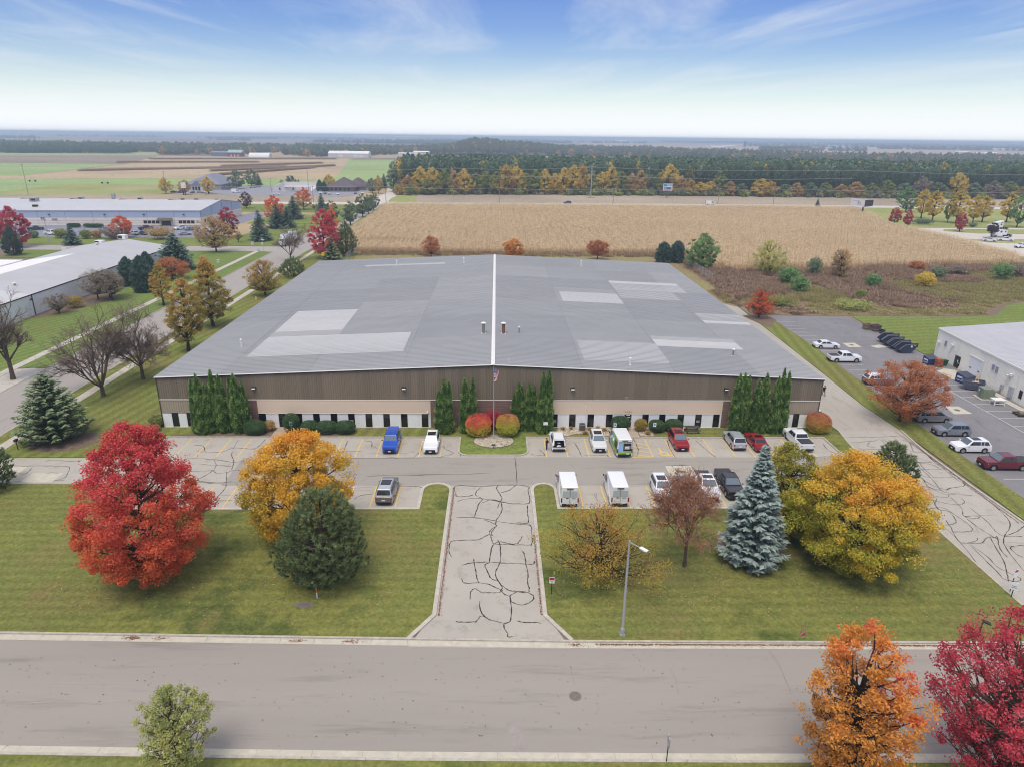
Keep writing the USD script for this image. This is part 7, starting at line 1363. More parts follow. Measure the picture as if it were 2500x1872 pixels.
CONE = [(0, .45), (.25, .9), (.5, 1), (.8, .7), (1, .1)]
pin = [('pine', cheap_tree(310 + i, 21.5, 4.2, 230, 2.1, CONE, 6), LEAF['conifermix']) for i in range(3)]
q = np.column_stack([rng.uniform(-78, 430, 2300), rng.uniform(519, 640, 2300)]); q = q[(q[:, 0] > -76 + (q[:, 1] - 519) * -.06)]
q[q[:, 0] > 170, 1] -= 8
scatter('pine_wood', pin + [('broadleaf', cheap_tree(315, 20, 5, 260, 2.2, ROUND, 4), LEAF['yolk'])], np.column_stack([q, np.zeros(len(q))]), rng.uniform(0, 6, len(q)), (rng.uniform(.84, 1.12, len(q))[:, None] * np.ones(3)), np.where(rng.random(len(q)) < .12, 3, rng.integers(0, 3, len(q))), label='dense planted pine wood beyond the stubble strip', cat='wood')
FR = [(-73, 505, 16, 5, 'dull'), (-62, 495, 11, 5, 'tan'), (-52, 489, 16.5, 6, 'yolk'), (-44, 490, 16, 6, 'yolk'), (-36, 488, 15, 5.5, 'olive'), (-29, 490, 14, 5, 'tan'), (-22, 489, 15.5, 5.5, 'yolk'), (-66, 482, 6, 4, 'goldtan'), (-58, 479, 6.5, 4.5, 'olive'), (-47, 482, 10, 5, 'olive'), (-14, 492, 13, 5, 'olive'), (-7, 493, 14, 5.5, 'olive'), (0, 492, 14, 5, 'olive'), (6, 492, 17, 6, 'goldtan'), (14, 493, 17, 6, 'yolk'), (21, 494, 13, 5, 'olive'), (27, 494, 15, 5.5, 'olive'), (34, 495, 15.5, 5.5, 'yolk'), (41, 496, 13, 5, 'yolk'), (47, 496, 16.5, 6, 'yolk'), (54, 497, 18, 6, 'yolk'), (60, 498, 17.5, 6, 'goldtan'), (67, 497, 14.5, 5, 'olive'), (74, 498, 14, 5.5, 'yolk'), (81, 500, 18, 5.5, 'yolk'), (88, 498, 14.5, 5.5, 'olive'), (95, 499, 13, 5, 'tan'), (102, 500, 15, 5.5, 'tan'), (109, 500, 13, 5, 'dull'), (115, 500, 14, 5, 'olive'), (122, 501, 19, 7.5, 'yolk'), (131, 500, 12, 5, 'tan'), (137, 497, 9.5, 4.5, 'goldtan'), (144, 497, 8.5, 5, 'yolk'), (151, 498, 9, 5, 'yolk'), (158, 500, 15, 5.5, 'olive'), (165, 497, 9, 4.5, 'tan'), (173, 497, 8, 5, 'dull'), (186, 494, 11, 6, 'yolk'), (193, 495, 9, 5, 'goldtan'), (203, 495, 8, 5, 'dull'), (212, 496, 8.5, 5, 'tan'), (222, 496, 9, 5, 'dull'), (232, 495, 9, 5, 'olive'), (243, 495, 8, 5, 'tan'), (254, 495, 9.5, 6, 'tan'), (265, 495, 9, 5, 'olive'), (276, 495, 11, 6, 'olive'), (288, 494, 9.5, 6, 'dull'), (300, 494, 13, 6, 'greybrown'), (312, 494, 10, 6, 'dull'), (325, 493, 16, 6, 'yolk'), (337, 493, 10, 6, 'dull'), (350, 492, 11, 6, 'greybrown'), (362, 492, 11, 6, 'olive'), (375, 492, 10, 6, 'tan')]
WORDS = {'yolk': 'yellowing', 'olive': 'olive-green', 'goldtan': 'orange-gold', 'tan': 'tan thinly leaved', 'dull': 'dull green', 'greybrown': 'grey leafless'}
proto = {}
cnt = {}
MARKS = [(-73 / 510, 'dead-end side road'), (-28.4 / 466, 'tall plain pole'), (63 / 470.7, 'steel pylon'), (115.6 / 476.3, 'picture billboard'), (200 / 379, 'two-sided billboard'), (231 / 352, 'first yellow yard tree'), (257 / 345, 'last yellow yard tree')]
ORD = 'first second third fourth fifth sixth seventh eighth'.split()
used_ = {}
def wood_label(x, y, kd):
    m = min(MARKS, key=lambda q: abs(q[0] - x / y)); side = 'left' if x / y < m[0] else 'right'
    near = sorted(abs(q[0] / q[1] - m[0]) for q in FR if q[4] == kd and min(MARKS, key=lambda w: abs(w[0] - q[0] / q[1])) == m and (q[0] / q[1] < m[0]) == (side == 'left'))
    return f'{WORDS[kd]} wood-edge tree, {ORD[near.index(abs(x / y - m[0]))]} such {side} of the {m[1]}'
for i, (x, y, h, r, kd) in enumerate(FR):
    h, r = h * 1.08, r * 1.22
    lab = wood_label(x, y, kd); grp = f'{WORDS[kd]} trees fronting the wood'
    if kd not in proto: proto[kd] = leafy('wood_tree', lab, 'tree', (x, y, 0), h, r, kd, 330 + i, z0=h * .06, prof=ROUND, leaves=3600, size=.75, clumps=110, spread=.8, limbs=14, group=grp, lump=.5); cnt[kd] = (h, r)
    else: copy(proto[kd], 'wood_tree', lab, 'tree', (x, y, 0), i * 1.7, (r / cnt[kd][1], r / cnt[kd][1], h / cnt[kd][0]), grp)
q = np.column_stack([rng.uniform(-60, 400, 260), rng.uniform(484, 500, 260)]); q[:, 1] += np.interp(q[:, 0], [-60, 0, 160, 400], [-3, 4, 5, 0])
scatter('wood_undergrowth', [('bush', cheap_tree(340, 4.5, 3.6, 160, 1.0, ROUND, .2), LEAF['olive']), ('bush', cheap_tree(341, 4, 3.4, 160, 1.0, ROUND, .2), LEAF['farwood'])], np.column_stack([q, np.zeros(len(q))]), rng.uniform(0, 6, len(q)), rng.uniform(.5, 1.3, len(q))[:, None] * np.ones(3), rng.integers(0, 2, len(q)), label='bushes along the foot of the wood', cat='bushes')
# --- far woods, the wooded hill and tree lines to the horizon
hx, hy = np.meshgrid(np.linspace(-420, 420, 43), np.linspace(1500, 2600, 34))
hz = 19 * np.exp(-((hx + 45 + 0) / 62) ** 2 - ((hy - 1850) / 300) ** 2) + 10.5 * np.exp(-((hx - 70) / 75) ** 2 - ((hy - 1850) / 320) ** 2) - .5
idx = np.arange(43 * 34).reshape(34, 43)
MB().add(np.stack([hx, hy, hz], -1).reshape(-1, 3), np.stack([idx[:-1, :-1], idx[:-1, 1:], idx[1:, 1:], idx[1:, :-1]], -1).reshape(-1, 4)).put('hill', mat('hill_soil', lin(96, 92, 74), .95), **S)
def hill_z(p): return np.maximum(0, 19 * np.exp(-((p[:, 0] + 45) / 62) ** 2 - ((p[:, 1] - 1850) / 300) ** 2) + 10.5 * np.exp(-((p[:, 0] - 70) / 75) ** 2 - ((p[:, 1] - 1850) / 320) ** 2) - .5)
FAR = [('tree', cheap_tree(350, 14, 6, 130, 3.0, ROUND, 1.5), LEAF['farwood']), ('tree', cheap_tree(351, 16, 5.5, 130, 3.0, ROUND, 2), LEAF['farwood']), ('conifer', cheap_tree(352, 18, 4.5, 130, 2.6, CONE, 2), LEAF['conifermix']), ('tree', cheap_tree(353, 13, 6, 120, 3.0, ROUND, 1.5), LEAF['tan'])]
def wood(name, label, polys, dens, con=.2, tan=.12, sc=(.7, 1.15)):
    P = []
    for poly in polys:
        pg = Polygon(poly); x0, y0, x1, y1 = pg.bounds; n = int((x1 - x0) * (y1 - y0) * dens); q = rng.uniform([x0, y0], [x1, y1], (n, 2)); P.append(q[inside(pg, q)])
    q = np.vstack(P); z = hill_z(q); u = rng.random(len(q)); ids = np.where(u < con, 2, np.where(u < con + tan, 3, rng.integers(0, 2, len(q))))
    scatter(name, FAR, np.column_stack([q, z]), rng.uniform(0, 6, len(q)), rng.uniform(*sc, len(q))[:, None] * np.ones(3), ids, label=label, cat='wood')
wood('far_wood', 'bluish far wood beyond the fields on the left', [[(-1300, 1350), (-900, 1340), (-835, 1450), (-690, 1490), (-612, 1310), (-500, 1350), (-470, 1330), (-480, 1850), (-900, 1800), (-1300, 1900)], [(-330, 1290), (-300, 1290), (-180, 1560), (-150, 1800), (-480, 1850), (-420, 1400)]], .0052)
wood('far_wood', 'dark conifer stand at the near edge of the left far wood', [[(-905, 1330), (-700, 1372), (-700, 1420), (-905, 1390)]], .03, con=1.0, tan=0)
wood('far_wood', 'hazy wood over the low hill beyond the pines', [[(-180, 1560), (-110, 1500), (250, 1500), (330, 1900), (420, 2150), (200, 2300), (-190, 2300), (-200, 1800)]], .0055, con=.1)
wood('far_wood', 'hazy wood strip beyond the pines on the right', [[(250, 1500), (420, 1300), (620, 1330), (800, 1150), (1000, 1250), (1250, 1350), (1250, 1480), (900, 1500), (700, 1430), (560, 1750), (430, 2150), (330, 1900)]], .005, con=.06)
wood('grove', 'isolated dark grove on the pale plain at the right', [[(862, 2323), (985, 2270), (990, 2330), (870, 2370)]], .03, con=.5)
lines = []
for k in range(46):
    y = 2300 * (7.2 ** rng.random()) ; x = rng.uniform(-.78, .86) * y; w = rng.uniform(.06, .28) * y; t = rng.uniform(15, 50) * y / 2500
    if -.15 * y < x < .12 * y and y < 4700: continue
    lines.append([(x, y), (x + w, y + rng.uniform(-.05, .05) * y), (x + w, y + t), (x, y + t)])
q, sc_ = [], []
for L in lines:
    pg = Polygon(L).buffer(0); x0, y0, x1, y1 = pg.bounds; n = int(min(900, max(20, pg.area / (170 * (y0 / 2300) ** 1.1)))); p = rng.uniform([x0, y0], [x1, y1], (n, 2)); p = p[inside(pg, p)]; q.append(p); sc_.append(np.tile([1.3 * (y0 / 2300) ** .6, 1.3 * (y0 / 2300) ** .6, .95], (len(p), 1)))
q, sc_ = np.vstack(q), np.vstack(sc_)
scatter('horizon_trees', FAR[:3], np.column_stack([q, np.zeros(len(q))]), rng.uniform(0, 6, len(q)), sc_ * rng.uniform(.7, 1.2, (len(q), 1)), rng.integers(0, 3, len(q)), label='thin tree lines scattered over the plain to the horizon', cat='tree lines')

# --- far buildings
def wall_box(p, x0, x1, y0, y1, z0, z1, m, name='wall'):
    return MB().span(x0, x1, y0, y1, z0, z1).put(name, m, p)
def gable(p, x0, x1, y0, y1, z0, z1, m, axis='x', over=.4, name='roof'):
    if axis == 'x': ym = (y0 + y1) / 2; v = [[x0 - over, y0 - over, z0], [x1 + over, y0 - over, z0], [x1 + over, y1 + over, z0], [x0 - over, y1 + over, z0], [x0 - over, ym, z1], [x1 + over, ym, z1]]; f = [[0, 1, 5], [0, 5, 4], [2, 3, 4], [2, 4, 5], [3, 0, 4], [1, 2, 5], [0, 3, 2], [0, 2, 1]]
    else: xm = (x0 + x1) / 2; v = [[x0 - over, y0 - over, z0], [x1 + over, y0 - over, z0], [x1 + over, y1 + over, z0], [x0 - over, y1 + over, z0], [xm, y0 - over, z1], [xm, y1 + over, z1]]; f = [[0, 4, 5], [0, 5, 3], [1, 2, 5], [1, 5, 4], [0, 1, 4], [2, 3, 5], [0, 3, 2], [0, 2, 1]]
    return MB().add(v, f).put(name, m, p)
def hip(p, x0, x1, y0, y1, z0, z1, m, rx=.5, ry=1.0, over=.6):
    x0, x1, y0, y1 = x0 - over, x1 + over, y0 - over, y1 + over; d = min(x1 - x0, y1 - y0) / 2 * rx * 2 * .98
    if x1 - x0 > y1 - y0: a, b = (x0 + d / 1, (y0 + y1) / 2), (x1 - d, (y0 + y1) / 2)
    else: a, b = ((x0 + x1) / 2, y0 + d), ((x0 + x1) / 2, y1 - d)
    v = [[x0, y0, z0], [x1, y0, z0], [x1, y1, z0], [x0, y1, z0], [*a, z1], [*b, z1]]
    f = [[0, 1, 5, 4], [2, 3, 4, 5], [3, 0, 4, 4], [1, 2, 5, 5]] if x1 - x0 > y1 - y0 else [[0, 1, 4, 4], [1, 2, 5, 4], [2, 3, 5, 5], [3, 0, 4, 5]]
    return MB().add(v, f).put('roof', m, p)
SHINGLE = mat('grey_shingle', lin(126, 130, 142), .9, var=.12, scale=1.2); SHINGLE_B = mat('brown_shingle', lin(98, 88, 92), .9, var=.14, scale=1.2)
BLUEP = mat('blue_cladding', lin(166, 178, 200), .5, var=.04, scale=.3); CREAM = mat('cream_block', lin(222, 212, 202), .85, var=.06, scale=.4); CREAMLINE = mat('cream_joint', lin(150, 138, 132), .8)
fac = thing('blue_factory', 'long low factory with blue upper wall and cream blocks, left middle distance', 'building')
F0, F1, G0, G1, FH, FR_ = -262.0, -128.6, 306.8, 349.0, 6.4, 9.2
# the front leans away to the left a little
fy = lambda x: G0 - (F1 - x) * .075
def fplate(name, xa, xb, z0, z1, m, off=0.0, t=.12, parent=None):
    return MB().panel([xa, fy(xa) - off, z0], [xb, fy(xb) - off, z0], [xb, fy(xb) - off, z1], [xa, fy(xa) - off, z1], t).put(name, m, parent or fac)
MB().add([[F0, fy(F0), 0], [F1, fy(F1), 0], [F1 + 2.6, G1, 0], [F0, G1, 0], [F0, fy(F0), FH - .1], [F1, fy(F1), FH - .1], [F1 + 2.6, G1, FH - .1], [F0, G1, FH - .1]], [[0, 1, 5, 4], [1, 2, 6, 5], [2, 3, 7, 6], [3, 0, 4, 7]]).put('backing_wall', CREAMLINE, fac)
xs_ = np.linspace(F0, F1, 13)
for a, b in zip(xs_, xs_[1:]):
    fplate('blue_panel', a + .06, b - .06, 3.6, FH - .15, BLUEP)
    for z0, z1 in ((.1, 1.05), (1.15, 2.2), (2.3, 3.5)): fplate('wall_panel', a + .05, b - .05, z0, z1, CREAM)
def splate(name, s0, s1, z0, z1, m, off=0.0, t=.12, parent=None):
    P = lambda s: np.array([F1 + 2.6 * s + off, G0 + (G1 - G0) * s])
    a, b = P(s0), P(s1); return MB().panel([*a, z0], [*b, z0], [*b, z1], [*a, z1], t).put(name, m, parent or fac)
rz_ = lambda s: FH + (FR_ - FH) * (1 - abs(s - .5) * 2)
for k in range(4):
    s0, s1 = k / 4 + .004, (k + 1) / 4 - .004
    P = lambda s: (F1 + 2.6 * s, G0 + (G1 - G0) * s)
    MB().add([[P(s0)[0] + .1, P(s0)[1], 3.6], [P(s1)[0] + .1, P(s1)[1], 3.6], [P(s1)[0] + .1, P(s1)[1], rz_(s1) - .1], [P(s0)[0] + .1, P(s0)[1], rz_(s0) - .1]], [[0, 1, 2, 3]]).put('blue_panel', BLUEP, fac)
    for z0, z1 in ((.1, 1.05), (1.15, 2.2), (2.3, 3.5)): splate('wall_panel', s0, s1, z0, z1, CREAM)
ROOFG = mat('factory_roof', lin(190, 190, 192), .5, .15, var=.06, scale=.12)
my = (G0 + G1) / 2
for a, b in zip(xs_[::2], xs_[2::2]):
    e0, e1 = (0 if b < F1 else 1.0), 0
    MB().add([[a, fy(a) - .4, FH], [b + e0 * .3, fy(b) - .4, FH], [b + e0 * 1.6, my, FR_], [a, my - 4, FR_]], [[0, 1, 2, 3]]).put('roof_panel', ROOFG, fac)
    MB().add([[a, my - 4, FR_], [b + e0 * 1.6, my, FR_], [b + e0 * 3.0, G1 + .4, FH], [a, G1 + .4, FH]], [[0, 1, 2, 3]]).put('roof_panel', ROOFG, fac)
for x in (-152.6, -150.9, -149.2, -147.5): w = fplate('window', x, x + 1.4, .95, 2.15, FRAME, .14, .06); fplate('pane', x + .1, x + 1.3, 1.05, 2.05, DGLASS, .21, .02, w)
for x in (-137.4, -135.7, -134.0, -132.3): w = fplate('window', x - .6, x + .8, .95, 2.15, FRAME, .14, .06); fplate('pane', x - .5, x + .7, 1.05, 2.05, DGLASS, .21, .02, w)
w = fplate('window', -131.0 + .4, -129.9 + .2, 1.2, 2.1, mat('pale_window', lin(170, 158, 130), .6), .14, .05)
for s in (.06, .12): w = splate('window', s, s + .035, 1.0, 2.2, FRAME, .14, .05)
fplate('door', -145.2, -141.4, .05, 2.2, DGLASS, .14, .06)
MB().add([[-146.4, fy(-146) - .2, 3.3], [-140.4, fy(-140) - .2, 3.3], [-140.4, fy(-140) - 2.2, 2.45], [-146.4, fy(-146) - 2.2, 2.45], [-146.4, fy(-146) - 2.2, 2.2], [-140.4, fy(-140) - 2.2, 2.2]], [[0, 3, 2, 1], [3, 4, 5, 2]]).put('canopy', mat('canopy_brown', lin(96, 88, 76), .8), fac)
for x in (-190.5, -168.0, -152.0, -135.5): MB().box(x, fy(x) - .3, 4.6, .7, .4, .35).put('wall_lamp', FRAME, fac)
for txt, x, hgt in (('TC', -194.2, 1.0), ('8155', -189.6, .62)):
    m_ = meshkit.text_mesh(txt, hgt, .06, True); m_.apply_transform(trimesh.transformations.rotation_matrix(PI / 2, [1, 0, 0])); MB().tm(m_, trimesh.transformations.translation_matrix([x, fy(x) - .2, 2.45])).put('lettering', FRAME, fac)
for i, (x, y, s, lab) in enumerate(((-207, 320, 2.4, 'large roof unit at the left end of the blue factory roof'), (-200, 309, 1.4, 'dark roof box near the front left of the blue factory'), (-192, 330, 1.8, 'grey roof unit left of the tall vent on the blue factory'), (-176, 328, 1.2, 'tall vent on the blue factory roof'), (-165, 330, 1.6, 'grey roof unit in the middle of the blue factory roof'), (-146, 331, 1.1, 'small dark roof box in the right part of the blue factory roof'), (-140.5, 333, 1.2, 'small dark roof box behind the right part of the blue factory'), (-131.5, 334, 1.1, 'small dark roof box at the right end of the blue factory'))):
    z = FH + (FR_ - FH) * (1 - abs((y - fy(x)) / (G1 - fy(x)) - .5) * 2) - .1; t = thing('roof_unit', lab, 'roof unit', (x, y, z))
    MB().box(0, 0, 0, s * 1.3, s, s * .62 if i != 3 else 2.6).put('casing', mat('unit_grey', lin(150, 152, 158), .5) if i in (0, 2, 3, 4) else FRAME, t); MB().box(s * .1, -s * .52, s * .15, s * .8, .06, s * .35).put('grille', FRAME, t)
# the long grey shed at the left
gsd = thing('grey_shed', 'long grey ribbed shed with grey and white roofs at the left edge', 'building')
GREYW = mat('grey_wall', lin(214, 216, 218), .6, var=.05, scale=.4); WROOF = mat('white_roof', lin(228, 226, 222), .6, var=.04, scale=.2); GROOF = mat('shed_grey_roof', lin(184, 183, 183), .5, .15, var=.06, scale=.18)
yy = np.linspace(120, 217, 8)
for a, b in zip(yy, yy[1:]):
    q = MB(); n = 46; ws = np.linspace(a + .03, b - .03, n)
    q.add([[-101 + (.05 if i % 2 else 0), y, z] for z in (0, 4.5) for i, y in enumerate(ws)], [[i, i + 1, i + 1 + n, i + n] for i in range(n - 1)]); q.put('wall_panel', GREYW, gsd)
MB().span(-101.05, -100.85, 120, 217, 4.5, 4.75).put('eave_gutter', DTRIM, gsd)
for k, (a, b) in enumerate(zip(yy, yy[1:])):
    b_ = b - .03
    MB().add([[-100.8, a, 4.76], [-100.8, b_, 4.76], [-114.5, b_, 6.9], [-114.5, a, 6.9]], [[0, 1, 2, 3]]).put('roof_panel', GROOF if k != 1 else mat('shed_pale_roof', lin(196, 195, 194), .5, .1, var=.05, scale=.2), gsd)
    x2, z2 = -128.2, 4.9
    MB().add([[-114.5, a, 6.9], [-114.5, b_, 6.9], [x2, b_, z2], [x2, a, z2]], [[0, 1, 2, 3]]).put('roof_panel', WROOF if b < 195 else GROOF, gsd)
MB().add([[-101, 217, 0], [-128, 217, 0], [-128, 217, 4.6], [-114.5, 217, 6.8], [-101, 217, 4.6]], [[0, 1, 2], [0, 2, 4], [2, 3, 4]]).put('end_wall', GREYW, gsd)
MB().span(-175, -128.3, 150, 188, 0, 4.9).put('annex_wall', GREYW, gsd); MB().span(-175, -128.4, 150, 188.5, 4.9, 5.15).put('annex_roof', WROOF, gsd)
for y in (130, 147.5, 170, 205): MB().box(-100.7, y, 3.6, .3, .3, .3).put('wall_lamp', FRAME, gsd)
MB().span(-100.98, -100.9, 148.0, 148.3, 0, 4.5).put('downpipe', DTRIM, gsd)
for x, y, z, lab, k in ((-107, 152.5, 5.7, 'short round vent with rusty stain on the long grey shed roof', 0), (-119.5, 209, 6.1, 'small vent pipe near the far end of the grey shed', 0), (-115.5, 216.5, 6.9, 'large white air unit at the far end of the grey shed roof', 1), (-122, 215, 5.9, 'low white air unit left of the large one on the grey shed', 2), (-126.5, 172, 5.1, 'short vent on the white roof at the left edge', 0)):
    t = thing('roof_unit', lab, 'roof unit', (x, y, z - .05))
    if k == 0: MB().tube([[0, 0, 0], [0, 0, .6]], .2, 10).put('pipe', STEEL, t); MB().tube([[0, 0, .55], [0, 0, .7], [0, 0, .8]], [.42, .42, .1], 10, cap=True).put('cap', WTRIM, t)
    else: MB().box(0, 0, .1, 2.2, 1.9, 1.3 if k == 1 else .7).put('casing', WTRIM, t); MB().box(-.4, -.98, .3, 1.2, .06, .9 if k == 1 else .4).put('grille', FRAME, t)
# clinic with hipped roof and gabled porch
cl = thing('clinic', 'grey house-like clinic with big hipped roof beyond the highway', 'building')
wall_box(cl, -222, -196, 509, 549, 0, 3.6, mat('clinic_wall', lin(150, 146, 146), .8)); hip(cl, -222, -196, 509, 549, 3.6, 10.2, SHINGLE, .5)
wall_box(cl, -214, -206, 501.5, 509, 0, 3.2, mat('clinic_porch', lin(196, 196, 198), .8)); gable(cl, -214, -206, 501.5, 510, 3.2, 6.8, SHINGLE, 'y')
for x in (-212.5, -210.5, -208.5): w = MB().span(x - .7, x + .7, 501.35, 501.5, .4, 2.6).put('window', FRAME, cl); MB().span(x - .6, x + .6, 501.3, 501.35, .5, 2.5).put('pane', DGLASS, w)
for y in (514, 524, 534): MB().span(-195.95, -195.85, y, y + 1.6, 1, 2.4).put('window', FRAME, cl)
inn = thing('inn', 'long inn with steep brown hipped roofs beyond the highway', 'building')
IW = mat('inn_wall', lin(142, 132, 124), .9, var=.1, scale=.5)
wall_box(inn, -118.5, -101, 503.5, 524, 0, 3.0, IW); hip(inn, -118.5, -101, 503.5, 524, 3.0, 9.4, SHINGLE_B, .5, over=1.4)
wall_box(inn, -108, -96.5, 516, 536, 0, 3.2, IW); hip(inn, -108, -96.5, 516, 536, 3.2, 8.4, SHINGLE_B, .5, over=1.0)
wall_box(inn, -96.5, -91.5, 520, 527, 0, 2.9, mat('inn_white', lin(212, 210, 204), .8)); gable(inn, -97.5, -90, 519, 528, 2.9, 5.6, SHINGLE_B, 'x')
wall_box(inn, -127, -118.5, 507, 516, 0, 2.6, IW); hip(inn, -127, -118.5, 507, 516, 2.6, 5.0, SHINGLE_B, .5, over=.8)
for x in (-116.5, -113.5, -110.5, -107.5, -104.5): MB().span(x - .6, x + .6, 503.36, 503.5, .8, 2.3).put('window', FRAME, inn)
MB().span(-108.0, -107.0, 503.34, 503.5, 0, 2.3).put('door', mat('green_door', lin(66, 92, 84), .6), inn)
yw = thing('yard_wall', 'pale walled court with lamp posts between clinic and inn', 'wall'); YW = mat('yard_white', lin(206, 202, 200), .8, var=.05, scale=.5)
for a, b in (((-157, 500), (-131, 503)), ((-157, 500), (-166, 556)), ((-166, 556), (-140, 560))): MB().beam([*a, 1.5], [*b, 1.5], .3, 3.0).put('wall', YW, yw)
MB().sheet(Polygon([(-157, 500), (-131, 503), (-140, 560), (-166, 556)]), .05).put('court_floor', YW, yw)
for x, y in ((-152, 500.3), (-143, 501.4)): MB().box(x, y, 1.2, .9, .5, 1.3).put('vent', FRAME, yw)
MB().span(-149, -141, 500.2, 500.7, 2.7, 3.3).put('roof_beam', mat('grey_beam', lin(160, 158, 158), .7), yw)
# barns and sheds farther out
REDB = mat('barn_red', lin(132, 52, 58), .8); GRNR = mat('barn_green_roof', lin(150, 178, 168), .6); CREAMW = mat('pale_wall', lin(206, 204, 196), .7)
b_ = thing('barn', 'red barn with pale green roof far off on the left', 'building'); wall_box(b_, -468, -444, 1263, 1278, 0, 6.6, REDB); gable(b_, -468, -444, 1263, 1278, 6.6, 11, GRNR)
for x in (-462, -456, -450): MB().span(x - 1, x + 1, 1262.8, 1263, .3, 3).put('door', WTRIM, b_)
b_ = thing('farm_house', 'grey farm building left of the red barn', 'building'); wall_box(b_, -502, -470, 1276, 1290, 0, 6, mat('slate_wall', lin(112, 122, 138), .8)); gable(b_, -502, -470, 1276, 1290, 6, 8.5, SHINGLE)
b_ = thing('hoop_shed', 'white arched hoop shed right of the red barn', 'building'); q = MB()
an = np.linspace(0, PI, 9); q.add([[x, 1250 + 8 * math.cos(a), 7 * math.sin(a)] for x in (-425, -390) for a in an], [[i, i + 9, i + 10, i + 1] for i in range(8)]); q.put('cover', WROOF, b_); MB().add([[-425, 1250 + 8 * math.cos(a), 7 * math.sin(a)] for a in an], [[0, i, i + 1] for i in range(1, 8)]).add([[-390, 1250 + 8 * math.cos(a), 7 * math.sin(a)] for a in an], [[0, i + 1, i] for i in range(1, 8)]).put('end_wall', CREAMW, b_)
b_ = thing('long_shed', 'long white metal shed at the top of the green field', 'building'); wall_box(b_, -294, -224, 1262, 1290, 0, 7, CREAMW); gable(b_, -294, -224, 1262, 1290, 7, 11, WROOF)
for x in (-272, -246, -236): MB().span(x - 4, x + 4, 1261.8, 1262, .2, 5).put('door', WTRIM, b_)
b_ = thing('low_shed', 'low white shed right of the long white one', 'building'); wall_box(b_, -196, -158, 1440, 1455, 0, 4, CREAMW); gable(b_, -196, -158, 1440, 1455, 4, 5.5, WROOF)
b_ = thing('low_shed', 'second low white shed partly behind the pines', 'building'); wall_box(b_, -176, -142, 1530, 1545, 0, 5, CREAMW); gable(b_, -176, -142, 1530, 1545, 5, 7, WROOF)
b_ = thing('silo', 'dark blue silo standing on the far plain at the right', 'silo', (1238, 3580, 0)); MB().tube([[0, 0, 0], [0, 0, 26]], 7, 14).put('shell', mat('silo_blue', lin(64, 76, 104), .5), b_); MB().tube([[0, 0, 26], [0, 0, 28.5]], [7, .5], 14, cap=True).put('dome', mat('silo_top', lin(120, 130, 146), .5), b_)
for i, (x, y, w, h) in enumerate(((2310, 5200, 120, 12), (1914, 4069, 60, 8), (1757, 3346, 36, 6), (1640, 2500, 46, 6), (1556, 2280, 34, 5), (1604, 2301, 40, 6), (2355, 3272, 130, 10), (894, 2244, 22, 5), (1178, 6799, 150, 14), (987, 3205, 60, 8), (1137, 3506, 60, 8), (-1600, 9000, 330, 30), (-1100, 8900, 300, 28))):
    b_ = thing('farm_building', ('white building cluster near the horizon right of the silo', 'white farm shed right of the silo', 'low white roof on the plain, middle right', 'white barn on the plain near the right edge', 'left one of two low white roofs at far right', 'right one of two low white roofs at far right', 'long pale shed at the far right horizon', 'tiny white shed beside the isolated grove', 'pale shed by dark trees below the horizon, centre right', 'left one of two white sheds behind the wood, right of centre', 'right one of two white sheds behind the wood, right of centre', 'left pale works building on the horizon above the long shed', 'right pale works building on the horizon above the long shed')[i], 'building')
    wall_box(b_, x - w / 2, x + w / 2, y, y + w * .3, 0, h * .6, CREAMW); gable(b_, x - w / 2, x + w / 2, y, y + w * .3, h * .6, h, WROOF)
# ---- small things
POLE = mat('galvanised', lin(178, 180, 184), .45, .4); WOODP = mat('pole_wood', lin(142, 126, 112), .9, var=.15, scale=2); DARKM = mat('dark_metal', lin(40, 38, 38), .5); WIREM = mat('wire', lin(150, 148, 148), .5)
# the flag
fl_ = thing('flagpole', 'tall white flagpole standing in the gravel bed before the hall', 'flagpole', (-.28, 83.1, .1))
MB().tube([[0, 0, 0], [0, 0, 5], [0, 0, 10.3]], [.075, .06, .035], 10).put('pole', POLE, fl_, smooth=True); MB().tube([[0, 0, 0], [0, 0, .12]], [.2, .12], 12, cap=True).put('base', POLE, fl_); MB().tm(trimesh.creation.icosphere(subdivisions=2, radius=.1), trimesh.transformations.translation_matrix([0, 0, 10.36])).put('finial', POLE, fl_, smooth=True)
fg = thing('flag', 'United States flag hanging in loose folds from the pole', 'flag', (-.28, 83.0, .1))
FRED, FWH, FBL = mat('flag_red', lin(186, 40, 56), .8), mat('flag_white', lin(232, 230, 232), .8), mat('flag_blue', lin(58, 60, 130), .8)
def cloth(u, v):  # u along the fly, v down the hoist: the cloth droops and folds
    ang = .95 * u + .15; x = (.04 + 1.02 * u * math.cos(ang * .55) - .30 * max(0, u - .55) ** 1.0); z = 9.95 - 1.22 * v - 1.05 * u * math.sin(ang * .75) * .95
    x = .04 + .62 * math.sin(u * 2.2) * (1 - .25 * v) - 1.05 * max(0, u - .5) * v; y = -.16 * math.sin(u * 9 + v * 2) * (.3 + u) - .1
    return [x, y, z]
def patch(u0, u1, v0, v1, n=10):
    us = np.linspace(u0, u1, n); v = [cloth(u, w) for w in (v0, v1) for u in us]
    return v, [[i, i + 1, i + 1 + n, i + n] for i in range(n - 1)]
for k in range(13):
    v0, v1 = k / 13, (k + 1) / 13; u0 = .4 if k < 7 else 0
    m = MB(); v, f = patch(u0, 1, v0, v1); m.add(v, f).put('stripe', FRED if k % 2 == 0 else FWH, fg)
m = MB(); v, f = patch(0, .4, 0, 7 / 13, 8); m.add(v, f); canton = m.put('canton', FBL, fg)
m = MB()
